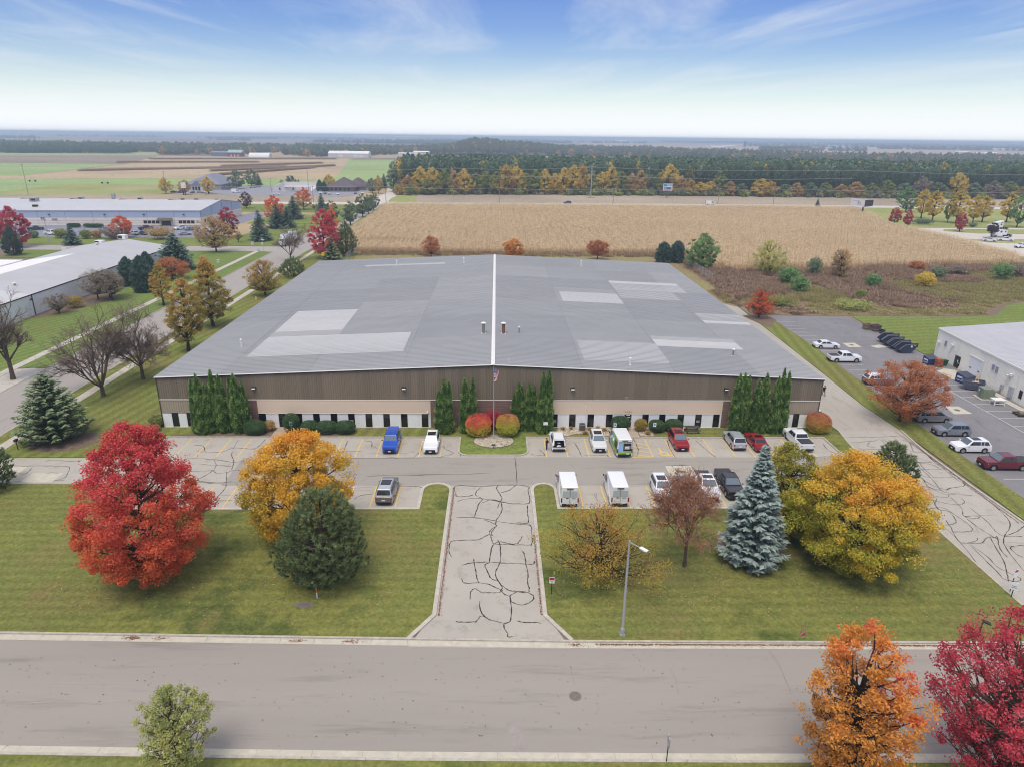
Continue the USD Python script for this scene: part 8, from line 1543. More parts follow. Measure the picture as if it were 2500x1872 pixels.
for r in range(9):
    for c in range(6 if r % 2 == 0 else 5):
        p = np.array(cloth(.03 + (c + (.5 if r % 2 else 0)) * .062, (r + .6) / 9 * 7 / 13)) + [0, -.012, 0]; a = np.arange(10) * PI / 5; rr = np.where(np.arange(10) % 2, .012, .03)
        m.add(np.vstack([np.column_stack([p[0] + rr * np.sin(a), np.full(10, p[1]), p[2] + rr * np.cos(a)]), p]), [[i, (i + 1) % 10, 10] for i in range(10)])
m.put('star', FWH, canton)
t = thing('spot_lamp', 'small dark ground lamp at the front rim of the gravel bed', 'lamp', (-.28, 80.3, .1)); MB().tube([[0, 0, 0], [0, 0, .35]], .03, 6).put('stake', DARKM, t); MB().hull([(-.2, 0, .4), (.2, 0, .4), (-.2, .14, .5), (.2, .14, .5)], .05).put('head', DARKM, t)
# street lamp on the right lawn
sl = thing('street_lamp', 'tall grey street lamp on the right front lawn', 'street lamp', (10.3, 45.05, .1))
MB().box(0, 0, 0, .42, .42, .1).put('base_plate', POLE, sl); MB().tube([[0, 0, .08], [0, 0, .6], [0, 0, .75]], [.19, .19, .13], 8, cap=True).put('base', POLE, sl); MB().tube([[0, 0, .7], [0, 0, 8.85]], [.12, .07], 12, cap=True).put('pole', POLE, sl, smooth=True)
MB().tube([[0, 0, 8.7], [.35, -.45, 8.75], [.75, -.85, 8.7]], .035, 8).put('arm', POLE, sl)
h_ = MB().hull([(.65, -.8, 8.7), (1.05, -1.2, 8.66), (.8, -.68, 8.7), (1.2, -1.06, 8.66)], .06).put('lamp_head', WTRIM, sl); MB().panel([.8, -1.0, 8.585], [1.02, -.8, 8.585], [1.15, -.95, 8.575], [.92, -1.14, 8.575], -.01).put('lens', LAMP_W, h_)
sl2 = thing('street_lamp', 'grey street lamp whose round head shows through the yellow maple', 'street lamp', (-22.6, 64.7, .1)); MB().tube([[0, 0, 0], [0, 0, 6.2]], [.1, .06], 10).put('pole', DARKM, sl2); MB().tm(trimesh.creation.icosphere(subdivisions=2, radius=.34), trimesh.transformations.translation_matrix([0, 0, 6.5])).put('globe', WTRIM, sl2, smooth=True)
def sign(name, label, loc, h, w, sh, face, rz=0.0, post=DARKM, marks=()):
    t = thing(name, label, 'sign', loc, rz); MB().tube([[0, .03, 0], [0, .03, h]], .04, 6, cap=True).put('post', post, t)
    p = MB().span(-w / 2, w / 2, -.03, -.005, h - sh, h + .02).put('plate', face, t)
    for nm, mb, m in marks: mb.put(nm, m, p)
    return t
SIGNW, SIGNB, SIGNR = mat('sign_white', lin(228, 230, 232), .5), mat('sign_blue', lin(52, 92, 170), .5), mat('sign_red', lin(178, 44, 58), .5)
def wheelmark(z): return ('symbol', MB().span(-.1, .1, -.045, -.03, z - .3, z - .1).span(-.06, .0, -.05, -.03, z - .1, z - .03), SIGNB)
for (x, y, lab) in ((16.1, 84.5, 'white wheelchair parking sign above the bonnet of the printed van'), (21.5, 84.6, 'white wheelchair parking sign on dark post before the clipped bush'), (-27.5, 84.9, 'white wheelchair parking sign on pale post right of the left walk')):
    sign('parking_sign', lab, (x, y, .1), 1.75, .4, .55, SIGNW, marks=[wheelmark(1.72)], post=POLE if x < 0 else DARKM)
sign('parking_sign', 'small plain white sign between evergreen and open hatch car', (6.7, 84.5, .1), 1.9, .62, .42, SIGNW)
sign('road_sign', 'small red and white sign on dark post beside the driveway', (4.95, 50.3, .1), 1.75, .46, .58, SIGNW, marks=[('header', MB().span(-.2, .2, -.045, -.03, 1.5, 1.74), SIGNR), ('print_line', MB().span(-.14, .14, -.045, -.03, 1.38, 1.41).span(-.1, .1, -.045, -.03, 1.3, 1.33), mat('print_grey', lin(130, 130, 138), .6))])
sign('road_sign', 'leaning white sign with red mark at the bottom of the side drive', (45.75, 49.6, .1), 1.5, .55, .7, SIGNW, rz=-.5, marks=[('print_line', MB().span(-.2, .2, -.045, -.03, 1.0, 1.05).span(-.2, .2, -.045, -.03, 1.15, 1.2), mat('print_grey', lin(130, 130, 138), .6))])
sign('road_sign', 'white sign with red top on post right of the leaning one', (46.25, 50.4, .1), 2.3, .5, .8, SIGNW, rz=.3, marks=[('header', MB().span(-.18, .18, -.045, -.03, 2.05, 2.28), SIGNR)])
sign('yellow_sign', 'yellow square sign beyond the far left roof corner', (-54.8, 219.6, .1), 2.6, 1.6, 1.1, mat('sign_yellow', lin(232, 196, 40), .5))
def post(name, label, cat, loc, h, r, m, extra=None):
    t = thing(name, label, cat, loc); MB().tube([[0, 0, 0], [0, 0, h]], r, 8, cap=True).put('post', m, t)
    if extra: extra(t)
post('street_sign', 'thin sign post with edge-on plate by the near kerb of the street', 'sign', (11.1, 33.05, .1), 2.1, .035, DARKM, lambda t: MB().span(-.03, .03, -.25, .25, 1.4, 2.1).put('plate', POLE, t))
post('mail_box', 'dark box on slanted post beside the left pavement', 'post box', (-60.4, 79.7, .1), 1.3, .05, DARKM, lambda t: MB().box(0, 0, 1.2, .3, .5, .3).put('box', DARKM, t))
t = thing('marker_post', 'orange and white marker post in front of the dark pine', 'marker', (-15.5, 49.9, .1)); MB().tube([[0, 0, 0], [0, 0, .62]], .055, 8).put('lower_part', WTRIM, t); MB().tube([[0, 0, .62], [0, 0, 1.15]], .07, 8, cap=True).put('upper_part', mat('orange_paint', lin(214, 82, 38), .5), t)
t = thing('utility_cover', 'grey flat utility cover in the grass below the marker post', 'cover', (-16.4, 49.0, .1)); MB().slab(aff.scale(Point(0, 0).buffer(1, 10), .85, .38), 0, .02).put('slab', mat('cover_grey', lin(116, 110, 106), .9, var=.25, scale=4), t); MB().slab(aff.scale(Point(0, 0).buffer(1, 10), .5, .2), .021, .035).put('lid', mat('cover_lid', lin(104, 98, 96), .8), t)
t = thing('street_lamp', 'black street lamp leaning by the kerb at the crimson tree', 'street lamp', (39.4, 44.6, .1)); MB().tube([[0, 0, 0], [.05, 0, 1.4]], .06, 8).put('pole', DARKM, t); MB().hull([(.0, -.1, 1.5), (.5, -.3, 1.35), (.1, .1, 1.55), (.55, -.1, 1.4)], .06).put('head', DARKM, t)
t = thing('survey_stake', 'thin wooden stakes with pink ribbon by the kerb behind the orange tree', 'stake', (25.0, 44.9, .1)); MB().tube([[0, 0, 0], [.1, 0, 1.3]], .025, 4).put('stake', WOODP, t); MB().tube([[.25, 0, 0], [.1, 0, 1.1]], .025, 4).put('stake', WOODP, t); MB().hull([(-.1, -.05, .05), (.12, -.06, .3)], .06).put('ribbon', mat('pink_ribbon', lin(222, 60, 140), .6), t)
# people
def figure(name, label, loc, rz, joints, skin, parts):
    """A person: one smooth body; clothes follow it, a head with a face, hands with fingers."""
    import manifold3d as m3
    t = thing(name, label, 'person', loc, rz)
    def sphere(p, r): return m3.Manifold.sphere(r, 14).translate(tuple(map(float, p)))
    def chain(bones, grow=0.0):
        out = [m3.Manifold.batch_hull([sphere(a, ra + grow), sphere(b, rb + grow)]) for a, ra, b, rb in bones]
        return m3.Manifold.batch_boolean(out, m3.OpType.Add)
    def mesh(man, e=.025):
        q = man.refine_to_length(e).to_mesh(); tm = trimesh.Trimesh(q.vert_properties[:, :3], q.tri_verts); trimesh.smoothing.filter_taubin(tm, iterations=6); return tm
    J = joints
    body = [(J['head'], .095, J['neck'], .055), (J['neck'], .055, J['chest'], .10), (J['chest'], .13, J['waist'], .115), (J['waist'], .115, J['hip'], .125)]
    for s in 'LR':
        body += [(J['chest'], .10, J['sh' + s], .07), (J['sh' + s], .065, J['el' + s], .045), (J['el' + s], .042, J['wr' + s], .03), (J['hip'], .11, J['th' + s], .09), (J['th' + s], .09, J['kn' + s], .058), (J['kn' + s], .056, J['an' + s], .04), (J['an' + s], .042, J['to' + s], .035)]
        # hand: palm, four fingers and a thumb, closed round what it holds
        w, e = np.array(J['wr' + s], float), np.array(J['el' + s], float); d = (w - e) / np.linalg.norm(w - e); side = np.cross(d, [0, 0, 1.0]); side /= np.linalg.norm(side) + 1e-9; nn = np.cross(side, d)
        palm = w + d * .07; body.append((w, .028, palm, .034))
        for k in range(4):
            o = side * (k - 1.5) * .02; a = palm + o + d * .02; b = a + d * (.03, .036, .034, .026)[k] - nn * .012; c = b + d * .01 - nn * .026; body += [(a, .010, b, .009), (b, .009, c, .008)]
        th = w + d * .03 + side * .032; body += [(th, .011, th + d * .035 + side * .014 - nn * .012, .009)]
    MB().tm(mesh(chain(body))).put('body', skin, t, smooth=True)
    for nm, bones, grow, m in parts(J): MB().tm(mesh(chain(bones, grow))).put(nm, m, t, smooth=True)
    hx_, hy_, hz_ = J['head']; f = np.array(J['face']); f = f / np.linalg.norm(f); sd = np.cross([0, 0, 1.0], f)
    q = MB()
    for s in (-1, 1): q.tm(trimesh.creation.icosphere(subdivisions=1, radius=.013), trimesh.transformations.translation_matrix(np.array(J['head']) + f * .088 + sd * s * .034))
    q.put('eyes', FRAME, t); MB().hull([np.array(J['head']) + f * .09 - [0, 0, .03], np.array(J['head']) + f * .112 - [0, 0, .035]], .011).put('nose', skin, t); MB().hull([np.array(J['head']) + f * .086 + sd * s * .02 - [0, 0, .062] for s in (-1, 1)], .007).put('mouth', mat('lip', lin(150, 90, 86), .6), t)
    q = MB();
    for s in (-1, 1): q.hull([np.array(J['head']) + sd * s * .095 + [0, 0, .01], np.array(J['head']) + sd * s * .097 - [0, 0, .03]], .014)
    q.put('ears', skin, t)
    return t
SKIN = mat('skin', lin(196, 150, 126), .6); BLK = mat('black_cloth', lin(32, 30, 32), .9); JEAN = mat('dark_jeans', lin(46, 54, 78), .9); SHOE = mat('pale_shoes', lin(206, 200, 192), .7); HAIR = mat('dark_hair', lin(44, 36, 32), .8); KHAKIC = mat('khaki_trousers', lin(118, 100, 78), .9)
def outfit(top, leg, shoe):
    def f(J):
        P = [('jacket', [(J['chest'], .13, J['waist'], .118), (J['waist'], .118, J['hip'], .13)] + [b for s in 'LR' for b in ((J['chest'], .10, J['sh' + s], .072), (J['sh' + s], .068, J['el' + s], .048), (J['el' + s], .045, J['wr' + s], .032))], .012, top),
             ('trousers', [b for s in 'LR' for b in ((J['hip'], .115, J['th' + s], .092), (J['th' + s], .092, J['kn' + s], .062), (J['kn' + s], .06, J['an' + s], .05))], .012, leg),
             ('shoes', [(J['an' + s], .045, J['to' + s], .036) for s in 'LR'], .012, shoe)]
        h = np.array(J['head']); P.append(('hair', [(h + [0, 0, .035] - np.array(J['face']) * .02, .088, h + [0, 0, .0] - np.array(J['face']) * .045, .078)], .006, HAIR)); return P
    return f
stand = dict(head=(0, .0, 1.58), face=(.75, -.1, -.45), neck=(0, 0, 1.43), chest=(0, 0, 1.24), waist=(0, .01, 1.03), hip=(0, 0, .92), shL=(0, .19, 1.36), shR=(0, -.19, 1.36), elL=(.08, .27, 1.10), elR=(.08, -.27, 1.10), wrL=(.30, .12, 1.22), wrR=(.30, -.10, 1.22), thL=(0, .09, .84), thR=(0, -.09, .84), knL=(.03, .10, .48), knR=(.02, -.11, .48), anL=(0, .10, .08), anR=(0, -.13, .08), toL=(.15, .12, .05), toR=(.14, -.17, .05))
figure('person', 'person in black top and dark jeans standing beside the open-boot SUV', (6.55, 80.0, 0), -.4, stand, SKIN, outfit(BLK, JEAN, SHOE))
walk_ = dict(head=(.02, 0, 1.62), face=(1, 0, -.1), neck=(0, 0, 1.46), chest=(0, 0, 1.27), waist=(0, 0, 1.05), hip=(0, 0, .94), shL=(0, .19, 1.39), shR=(0, -.19, 1.39), elL=(-.10, .25, 1.12), elR=(.12, -.25, 1.12), wrL=(.06, .24, .92), wrR=(.30, -.20, 1.0), thL=(.02, .09, .86), thR=(-.02, -.09, .86), knL=(.20, .09, .50), knR=(-.08, -.09, .50), anL=(.26, .09, .09), anR=(-.34, -.09, .14), toL=(.41, .10, .06), toR=(-.22, -.10, .05))
figure('person', 'person in black jacket and khaki trousers walking along the right side of the hall', (51.8, 99.9, .01), PI * .52, walk_, SKIN, outfit(BLK, KHAKIC, DARKM))
figure('person', 'second person in black, half hidden behind the hall corner', (50.9, 101.1, .01), PI * .52, walk_, SKIN, outfit(BLK, BLK, DARKM))
# things at the front of the hall
t = thing('air_conditioner', 'grey round-cornered air conditioner in the right gravel bed', 'air conditioner', (11.9, 86.2, .11)); MB().hull([(x, y, z) for x in (-.36, .36) for y in (-.36, .36) for z in (.06, .86)], .05).put('casing', mat('ac_grey', lin(112, 112, 116), .5), t); MB().tube([[0, 0, .9], [0, 0, .925]], .34, 14, cap=True).put('fan_grille', FRAME, t)
for k in range(5): MB().span(-.38, .38, -.425, -.41, .15 + k * .14, .2 + k * .14).put('slat', FRAME, t)
t = thing('bench', 'dark outdoor bench table beside the red SUV', 'bench', (27.0, 85.7, .1))
DW = mat('dark_wood', lin(74, 68, 66), .8)
for k in range(5): MB().span(-1.0, 1.0, -.36 + k * .15, -.23 + k * .15, .70, .75).put('plank', DW, t)
for y in (-.72, .72): MB().span(-1.0, 1.0, y - .14, y + .14, .42, .46).put('seat', DW, t)
for x in (-.75, .75): MB().beam([x, -.7, 0], [x, .25, .72], .09, .05).beam([x, .7, 0], [x, -.25, .72], .09, .05).put('leg', DW, t)
t = thing('bin_box', 'small white box beside the bench', 'box', (25.6, 85.8, .1)); MB().hull([(x, y, z) for x in (-.22, .22) for y in (-.15, .15) for z in (.05, .75)], .03).put('body', WTRIM, t); MB().box(0, 0, .79, .56, .42, .05).put('lid', STEEL, t)
# dumpsters and other things on the dark lot
DUMPB, DUMPN, DUMPG = mat('dumpster_blue', lin(42, 58, 110), .5, var=.12, scale=2), mat('dumpster_navy', lin(56, 64, 82), .55, var=.18, scale=1.5), mat('hopper_grey', lin(92, 98, 116), .5, var=.15, scale=2)
def tub(label, x, y):
    t = thing('dumpster', label, 'dumpster', (x, y, 0))
    prof = [(-.9, .05), (.55, .05), (1.45, .95), (1.45, 1.75), (-.55, 1.75), (-1.75, .75)]
    prof = [(.2 + px, z) for px, z in prof]
    def plate(pts, n): return MB().add(pts, [[0, 1, 2, 3]] if len(pts) == 4 else [[0, i, i + 1] for i in range(1, len(pts) - 1)])
    for yy_, nm in ((-.85, 'end_plate'), (.85, 'end_plate')):
        MB().slab(Polygon(prof), -.02, .02); m = MB(); v, f = trimesh.creation.triangulate_polygon(Polygon(prof), engine='earcut'); f = np.asarray(f)
        for d in (-.025, .025): m.add(np.column_stack([v[:, 0], np.full(len(v), yy_ + d), v[:, 1]]), f if d > 0 else f[:, ::-1])
        m.put(nm, DUMPN, t)
    for a, b, nm in ((0, 1, 'floor_plate'), (1, 2, 'back_plate'), (2, 3, 'back_plate'), (5, 0, 'front_plate')):
        p, q = prof[a], prof[b]; m = MB()
        m.beam([p[0], 0, p[1]], [q[0], 0, q[1]], 1.68, .05); m.put(nm, DUMPN, t)
    for yy_ in (-.85, .85): MB().tube([[prof[5][0], yy_, prof[5][1]], [prof[4][0], yy_, prof[4][1]], [prof[3][0], yy_, prof[3][1]]], .035, 5).put('rim', mat('rim_pale', lin(150, 150, 152), .5), t)
    MB().span(.6, .95, -.9, -.88, 1.2, 1.55).put('sticker', WTRIM, t); MB().span(1.2, 1.5, -.9, -.88, 1.55, 1.63).put('sticker', WTRIM, t)
    return t
for i, (x, y) in enumerate(((78.0, 123.3), (77.9, 125.6), (78.0, 127.9), (78.3, 130.2))): tub(('nearest dark open-topped dumpster of the row of four', 'second dark dumpster from the front of the row', 'third dark dumpster from the front of the row', 'farthest dark dumpster of the row of four')[i], x, y)
def lidded(label, x, y, rz, w, d, h, letters):
    t = thing('dumpster', label, 'dumpster', (x, y, 0), rz)
    MB().add([[-w / 2, -d / 2, .12], [w / 2, -d / 2, .12], [w / 2, d / 2, .12], [-w / 2, d / 2, .12], [-w / 2, -d / 2 - .1, h * .8], [w / 2, -d / 2 - .1, h * .8], [w / 2, d / 2, h], [-w / 2, d / 2, h]], [[0, 1, 5, 4], [1, 2, 6, 5], [2, 3, 7, 6], [3, 0, 4, 7], [3, 2, 1, 0]]).put('body', DUMPB, t)
    for s in (-1, 1): MB().panel([min(s * .02, s * w / 2), -d / 2 - .14, h * .8], [max(s * .02, s * w / 2), -d / 2 - .14, h * .8], [max(s * .02, s * w / 2), d / 2, h + .03], [min(s * .02, s * w / 2), d / 2, h + .03], .06).put('lid', mat('lid_dark', lin(70, 74, 92), .6), t)
    for s in (-1, 1): MB().box(s * (w / 2 + .05), 0, h * .45, .1, d * .6, .16).put('lift_pocket', DUMPB, t)
    p = MB().panel([-w / 2 - .012, d * .32, .42], [-w / 2 - .012, -d * .35, .42], [-w / 2 - .012, -d * .38, h * .74], [-w / 2 - .012, d * .32, h * .74], .012).put('logo_plate', WTRIM, t)
    tm = meshkit.text_mesh(letters, .3, .01, True); tm.apply_transform(trimesh.transformations.rotation_matrix(PI / 2, [1, 0, 0])); tm.apply_transform(trimesh.transformations.rotation_matrix(-PI / 2, [0, 0, 1])); MB().tm(tm, trimesh.transformations.translation_matrix([-w / 2 - .036, d * .28, .52])).put('lettering', DUMPB, p)
    for x_ in (-w / 2 + .15, w / 2 - .15):
        for y_ in (-d / 2 + .15, d / 2 - .15): MB().tube([[x_ - .02, y_, .07], [x_ + .02, y_, .07]], .07, 8, cap=True).put('caster', BLACKP, t)
lidded('blue lidded dumpster with white logo plate near the red crate stack', 78.6, 116.0, .1, 1.9, 1.5, 1.45, 'LRS'); lidded('blue lidded dumpster with white logo plate in front of the roller door', 78.6, 106.3, .25, 2.1, 1.8, 1.55, 'LRS')
t = thing('crate_stack', 'stack of red crates beside the far blue dumpster', 'crates', (79.3, 114.6, 0), .1)
for k in range(5):
    for s in (-1, 1): MB().hull([(s * .3 + dx * .26, dy * .4, .05 + k * .3 + dz) for dx in (-1, 1) for dy in (-1, 1) for dz in (0, .22)], .02).put('crate', mat(f'crate_{(k + s) % 3}', [lin(176, 84, 66), lin(150, 70, 58), lin(136, 110, 74)][(k + s) % 3], .7), t)
t = thing('wheeled_bin', 'dark green wheeled cart beside the crates', 'bin', (80.7, 115.2, 0), .2); MB().hull([(x, y, z) for x, y, z in ((-.3, -.3, .15), (.3, -.3, .15), (-.3, .3, .15), (.3, .3, .15), (-.4, -.4, 1.0), (.4, -.4, 1.0), (-.4, .4, 1.0), (.4, .4, 1.0))], .04).put('body', mat('bin_green', lin(34, 84, 58), .5), t); MB().box(0, 0, 1.04, .9, .9, .06).put('lid', mat('bin_green', lin(34, 84, 58), .5), t)
t = thing('tipping_hopper', 'grey open hopper with flared sides before the transformer', 'hopper', (77.7, 103.0, 0), -.55)
b0, b1 = [(-.95, -.7, .15), (.95, -.7, .15), (.95, .7, .15), (-.95, .7, .15)], [(-1.6, -1.0, 1.5), (1.6, -1.0, 1.5), (1.6, 1.0, 1.5), (-1.6, 1.0, 1.5)]; mid = [(-1.45, -.95, .95), (1.45, -.95, .95), (1.45, .95, .95), (-1.45, .95, .95)]
for k in range(4):
    j = (k + 1) % 4; MB().add([b0[k], b0[j], mid[j], mid[k], b1[k], b1[j]], [[0, 1, 2, 3], [3, 2, 5, 4]]).put('side_plate', DUMPG, t); MB().beam(b1[k], b1[j], .09, .09).put('rim', DUMPG, t)
MB().add(b0, [[0, 1, 2, 3]]).put('floor_plate', FRAME, t); MB().span(-.9, .9, -.6, .6, 0, .14).put('skid', FRAME, t); MB().tube([[.6, .5, .4], [.75, .9, 2.5]], .06, 5).tube([[.3, .6, .4], [.35, .9, 2.3]], .06, 5).put('scrap_board', mat('pine_board', lin(206, 186, 140), .8), t); MB().hull([(0, .3, 1.0), (.6, .5, 1.1), (.3, .1, .9)], .3).put('scrap_box', mat('carton', lin(196, 172, 130), .8), t)
t = thing('transformer', 'grey-green transformer cabinet on a concrete pad', 'transformer', (77.1, 98.9, 0), -.1); GG = mat('cabinet_green', lin(122, 132, 112), .5, var=.06, scale=1)
MB().span(-1.3, 1.3, -1.2, 1.2, 0, .16).put('pad', CONCRETE, t); MB().hull([(x, y, z) for x in (-.85, .6) for y in (-.8, .8) for z in (.2, 1.75)], .04).put('cabinet', GG, t); MB().hull([(x, y, z) for x in (.7, 1.05) for y in (-.5, .7) for z in (.2, 1.4)], .03).put('fin_box', GG, t); MB().span(-.915, -.89, -.02, .02, .3, 1.7).put('door_gap', FRAME, t); MB().span(-.92, -.9, .2, .5, 1.2, 1.4).put('label_plate', SIGNW, t)
t = thing('work_table', 'white wooden frame table beside the transformer', 'table', (77.2, 96.3, 0), -.08); MB().span(-.85, .85, -.65, .65, .82, .92).put('top', WTRIM, t)
for x in (-.75, .75):
    for y in (-.55, .55): MB().span(x - .06, x + .06, y - .06, y + .06, 0, .82).put('leg', WTRIM, t)
for y in (-.55, .55): MB().span(-.75, .75, y - .04, y + .04, .2, .3).put('rail', WTRIM, t)
t = thing('steel_beams', 'dark steel beams lying on the dark lot at the right edge', 'beams', (79.2, 92.0, 0), -.05)
for k in range(3):
    y = -.6 + k * .6; MB().span(-2.2, 2.6, y - .17, y + .17, 0, .04).span(-2.2, 2.6, y - .03, y + .03, .04, .30).span(-2.2, 2.6, y - .17, y + .17, .30, .34).put('beam', mat('rust_steel', lin(86, 78, 66), .8, .2, var=.2, scale=2), t)
MB().span(-1.8, 1.9, -.5, -.1, .345, .55).put('plank_load', WOODP, t)
for i, (x, y, s, m, lab) in enumerate(((79.3, 139.9, 1.4, mat('bin_brown', lin(140, 120, 96), .8), 'left pale skip at the far edge of the dark lot'), (80.5, 138.4, 1.5, mat('bin_plum', lin(112, 88, 98), .7), 'plum-coloured skip at the far edge of the dark lot'), (80.8, 136.5, .9, FRAME, 'small black cart right of the plum-coloured skip'))):
    t = thing('skip', lab, 'skip', (x, y, 0), .2 * i); a = s / 2
    for k in range(4):
        c = [(-a * .8, -a * .7, .1), (a * .8, -a * .7, .1), (a * .8, a * .7, .1), (-a * .8, a * .7, .1)]; d = [(-a, -a, s * .85), (a, -a, s * .85), (a, a, s * .85), (-a, a, s * .85)]; j = (k + 1) % 4
        MB().add([c[k], c[j], d[j], d[k]], [[0, 1, 2, 3]]).put('side_plate', m, t); MB().beam(d[k], d[j], .1, .1).put('rim', m, t)
    MB().box(0, 0, .3, s * .9, s * .9, .2).put('contents', mat('junk', lin(130, 112, 88), .9, var=.4, scale=3), t)
# chain fences
def fence(label, a, b, h=2.4, gap=3.4):
    a, b = np.array(a, float), np.array(b, float); L = np.linalg.norm(b - a); n = int(L / gap); t = thing('chain_fence', label, 'fence')
    for k in range(n + 1):
        p = a + (b - a) * k / n; MB().tube([[*p, 0], [*p, h + .1]], .05, 6, cap=True).put('post', POLE, t)
    for z in (.08, h): MB().tube([[*a, z], [*b, z]], .035, 5).put('rail', POLE, t)
    q = MB(); d = (b - a) / L; s = .3
    for k in range(int((L + h) / s)):
        for sg in (1, -1):
            x0, z0, x1, z1 = k * s - (h if sg > 0 else 0), 0, k * s - (0 if sg > 0 else h), h
            if sg < 0: z0, z1 = h, 0; x0, x1 = k * s - h, k * s
            u0, u1 = max(0, x0), min(L, x1)
            if u1 <= u0: continue
            w0, w1 = z0 + (z1 - z0) * (u0 - x0) / (x1 - x0), z0 + (z1 - z0) * (u1 - x0) / (x1 - x0)
            q.beam([*(a + d * u0), w0], [*(a + d * u1), w1], .012)
    q.put('mesh', WIREM, t)
fence('chain-link fence at the far right corner of the hall', (60.6, 188.8), (61.0, 224)); fence('pale chain-link fence at the far left corner of the hall', (-48.2, 221), (-48.4, 240), 2.2, 2.4)
# power poles and pylons
def pole(label, x, y, h, arms=1, m=None, cat='power pole', tall=False):
    t = thing('power_pole', label, cat, (x, y, 0)); MB().tube([[0, 0, 0], [0, 0, h]], [.32 if tall else .17, .2 if tall else .12], 9, cap=True).put('pole', m or WOODP, t)
    for k in range(arms):
        z = h - .5 - k * (2.6 if tall else .9); w = 2.3 if tall else 1.1
        MB().beam([-w, 0, z], [w, 0, z], .16, .12).put('cross_arm', m or WOODP, t)
        for s in (-1, 1): MB().tube([[s * w * .92, 0, z + .05], [s * w * .92, 0, z + .45]], .09, 6).put('insulator', WTRIM, t)
    return t
STEELP = mat('pylon_grey', lin(176, 178, 184), .5, .3)
pole('tall grey steel pylon in the middle of the stubble strip', 63, 470.7, 20.3, 5, STEELP, 'pylon', True); MB().slab(Point(63, 470.7).buffer(3.2), .02, .06).put('weedy_patch', DRYGRASS, **S)
for x, y, h, a, lab in ((-28.4, 466, 18.8, 1, 'tall pole at the left end of the stubble strip'), (1.6, 412.5, 10.3, 1, 'wooden pole by the highway left of the steel pylon'), (68.6, 412.5, 10.3, 2, 'wooden pole with low wires right of the steel pylon'), (137, 432.5, 9.6, 2, 'wooden pole behind the white van on the highway'), (-299, 457.7, 18.7, 2, 'tall pole alone in the green field at the far left'), (-217, 469.5, 14.5, 1, 'thin pole beside the yellow-green clinic tree'), (-131.6, 499, 17, 1, 'tall pole behind the yard wall'), (-63.8, 408.6, 10.7, 1, 'wooden pole at the corner where the side street meets the highway'), (-107.5, 416.2, 9.8, 1, 'wooden pole at the orange-green maple'), (173, 436, 9.5, 2, 'wooden pole left of the billboard, behind the highway'), (-157.5, 498.5, 9, 1, 'lamp-like pole at the near left corner of the yard wall')): pole(lab, x, y, h, a)
def wires(label, pts, sag, r=.05):
    t = thing('power_line', label, 'wire')
    for off in (-2.1, 2.1):
        for a, b in zip(pts, pts[1:]):
            s = np.linspace(0, 1, 14)[:, None]; p = np.array(a) + (np.array(b) - np.array(a)) * s; p[:, 2] -= sag * np.sin(s[:, 0] * PI); p[:, 1] += off * .5
            MB().tube(p, r, 3).put('wire', WIREM, t)
wires('high wires running across in front of the wood', [(-420, 455, 18), (-131.6, 499, 16.5), (-28.4, 466, 18.3), (63, 470.7, 19.6), (240, 474, 19), (420, 478, 18)], 1.2)
wires('second tier of wires on the steel pylon before the wood', [(-28.4, 466, 15), (63, 470.7, 14.4), (240, 474, 14)], 1.6)
wires('lower wires along the highway poles', [(-300, 410, 9.6), (-63.8, 408.6, 10.2), (1.6, 412.5, 9.8), (68.6, 412.5, 9.8), (137, 432.5, 9.1), (173, 436, 9), (420, 432, 9)], .8, .04)
wires('drooping wires from the steel pylon to the wooden pole', [(63, 470.7, 11), (68.6, 412.5, 9.4)], 1.8)
# billboards
bb = thing('billboard', 'large two-sided billboard on one dark post at the corn edge', 'billboard', (200, 378.7, 0)); BBM = mat('billboard_frame', lin(70, 58, 74), .7)
MB().tube([[0, 0, 0], [0, 0, 4.2]], .42, 10).put('post', mat('billboard_post', lin(64, 46, 46), .7), bb)
a_, b_, c_ = np.array([-4.6, 5.2]), np.array([-.2, -1.2]), np.array([6.9, 3.6])
MB().panel([*a_, 4.6], [*b_, 4.0], [*b_, 7.6], [*a_, 8.3], .15).put('front_panel', mat('billboard_white', lin(214, 212, 216), .6), bb)
pr = mat('billboard_grey', lin(168, 166, 176), .7); dd = b_ - a_; nb_ = np.array([dd[1], -dd[0]]) / np.linalg.norm(dd) * .16
for u0, u1, z0, z1 in ((.5, .62, 5.2, 7.2), (.66, .72, 4.9, 6.6), (.1, .45, 7.0, 7.3)): p, q = a_ + dd * u0 + nb_, a_ + dd * u1 + nb_; MB().panel([*p, z0], [*q, z0 - .03], [*q, z1 - .08], [*p, z1], .02).put('print', pr, bb)
MB().panel([*(b_ + [.1, .1]), 4.0], [*c_, 4.2], [*c_, 7.5], [*(b_ + [.1, .1]), 7.6], .12).put('rear_panel', BBM, bb)
e_ = c_ - b_
for k in range(4): MB().beam([*(b_ + e_ * .05 + [.12, -.25]), 4.5 + k * .85], [*(c_ + [.12, -.2]), 4.7 + k * .8], .1, .1).put('rail', mat('bb_rail', lin(110, 100, 116), .6), bb)
for k in range(6): p = b_ + e_ * (.1 + k * .17) + [.12, -.26]; MB().beam([*p, 4.0], [*p, 7.6], .1, .1).put('upright', mat('bb_rail', lin(110, 100, 116), .6), bb)
for k in range(6): p = b_ + e_ * (.08 + k * .17); MB().box(*p, 7.62, 1.0, .5, .12).put('lamp', mat('bb_lamp', lin(210, 204, 180), .6), bb)
MB().beam([*(a_ - [.6, -.2]), 3.9], [*(b_ + [-.3, -.5]), 3.4], .9, .12).put('walkway', mat('bb_walk', lin(176, 160, 160), .7), bb)
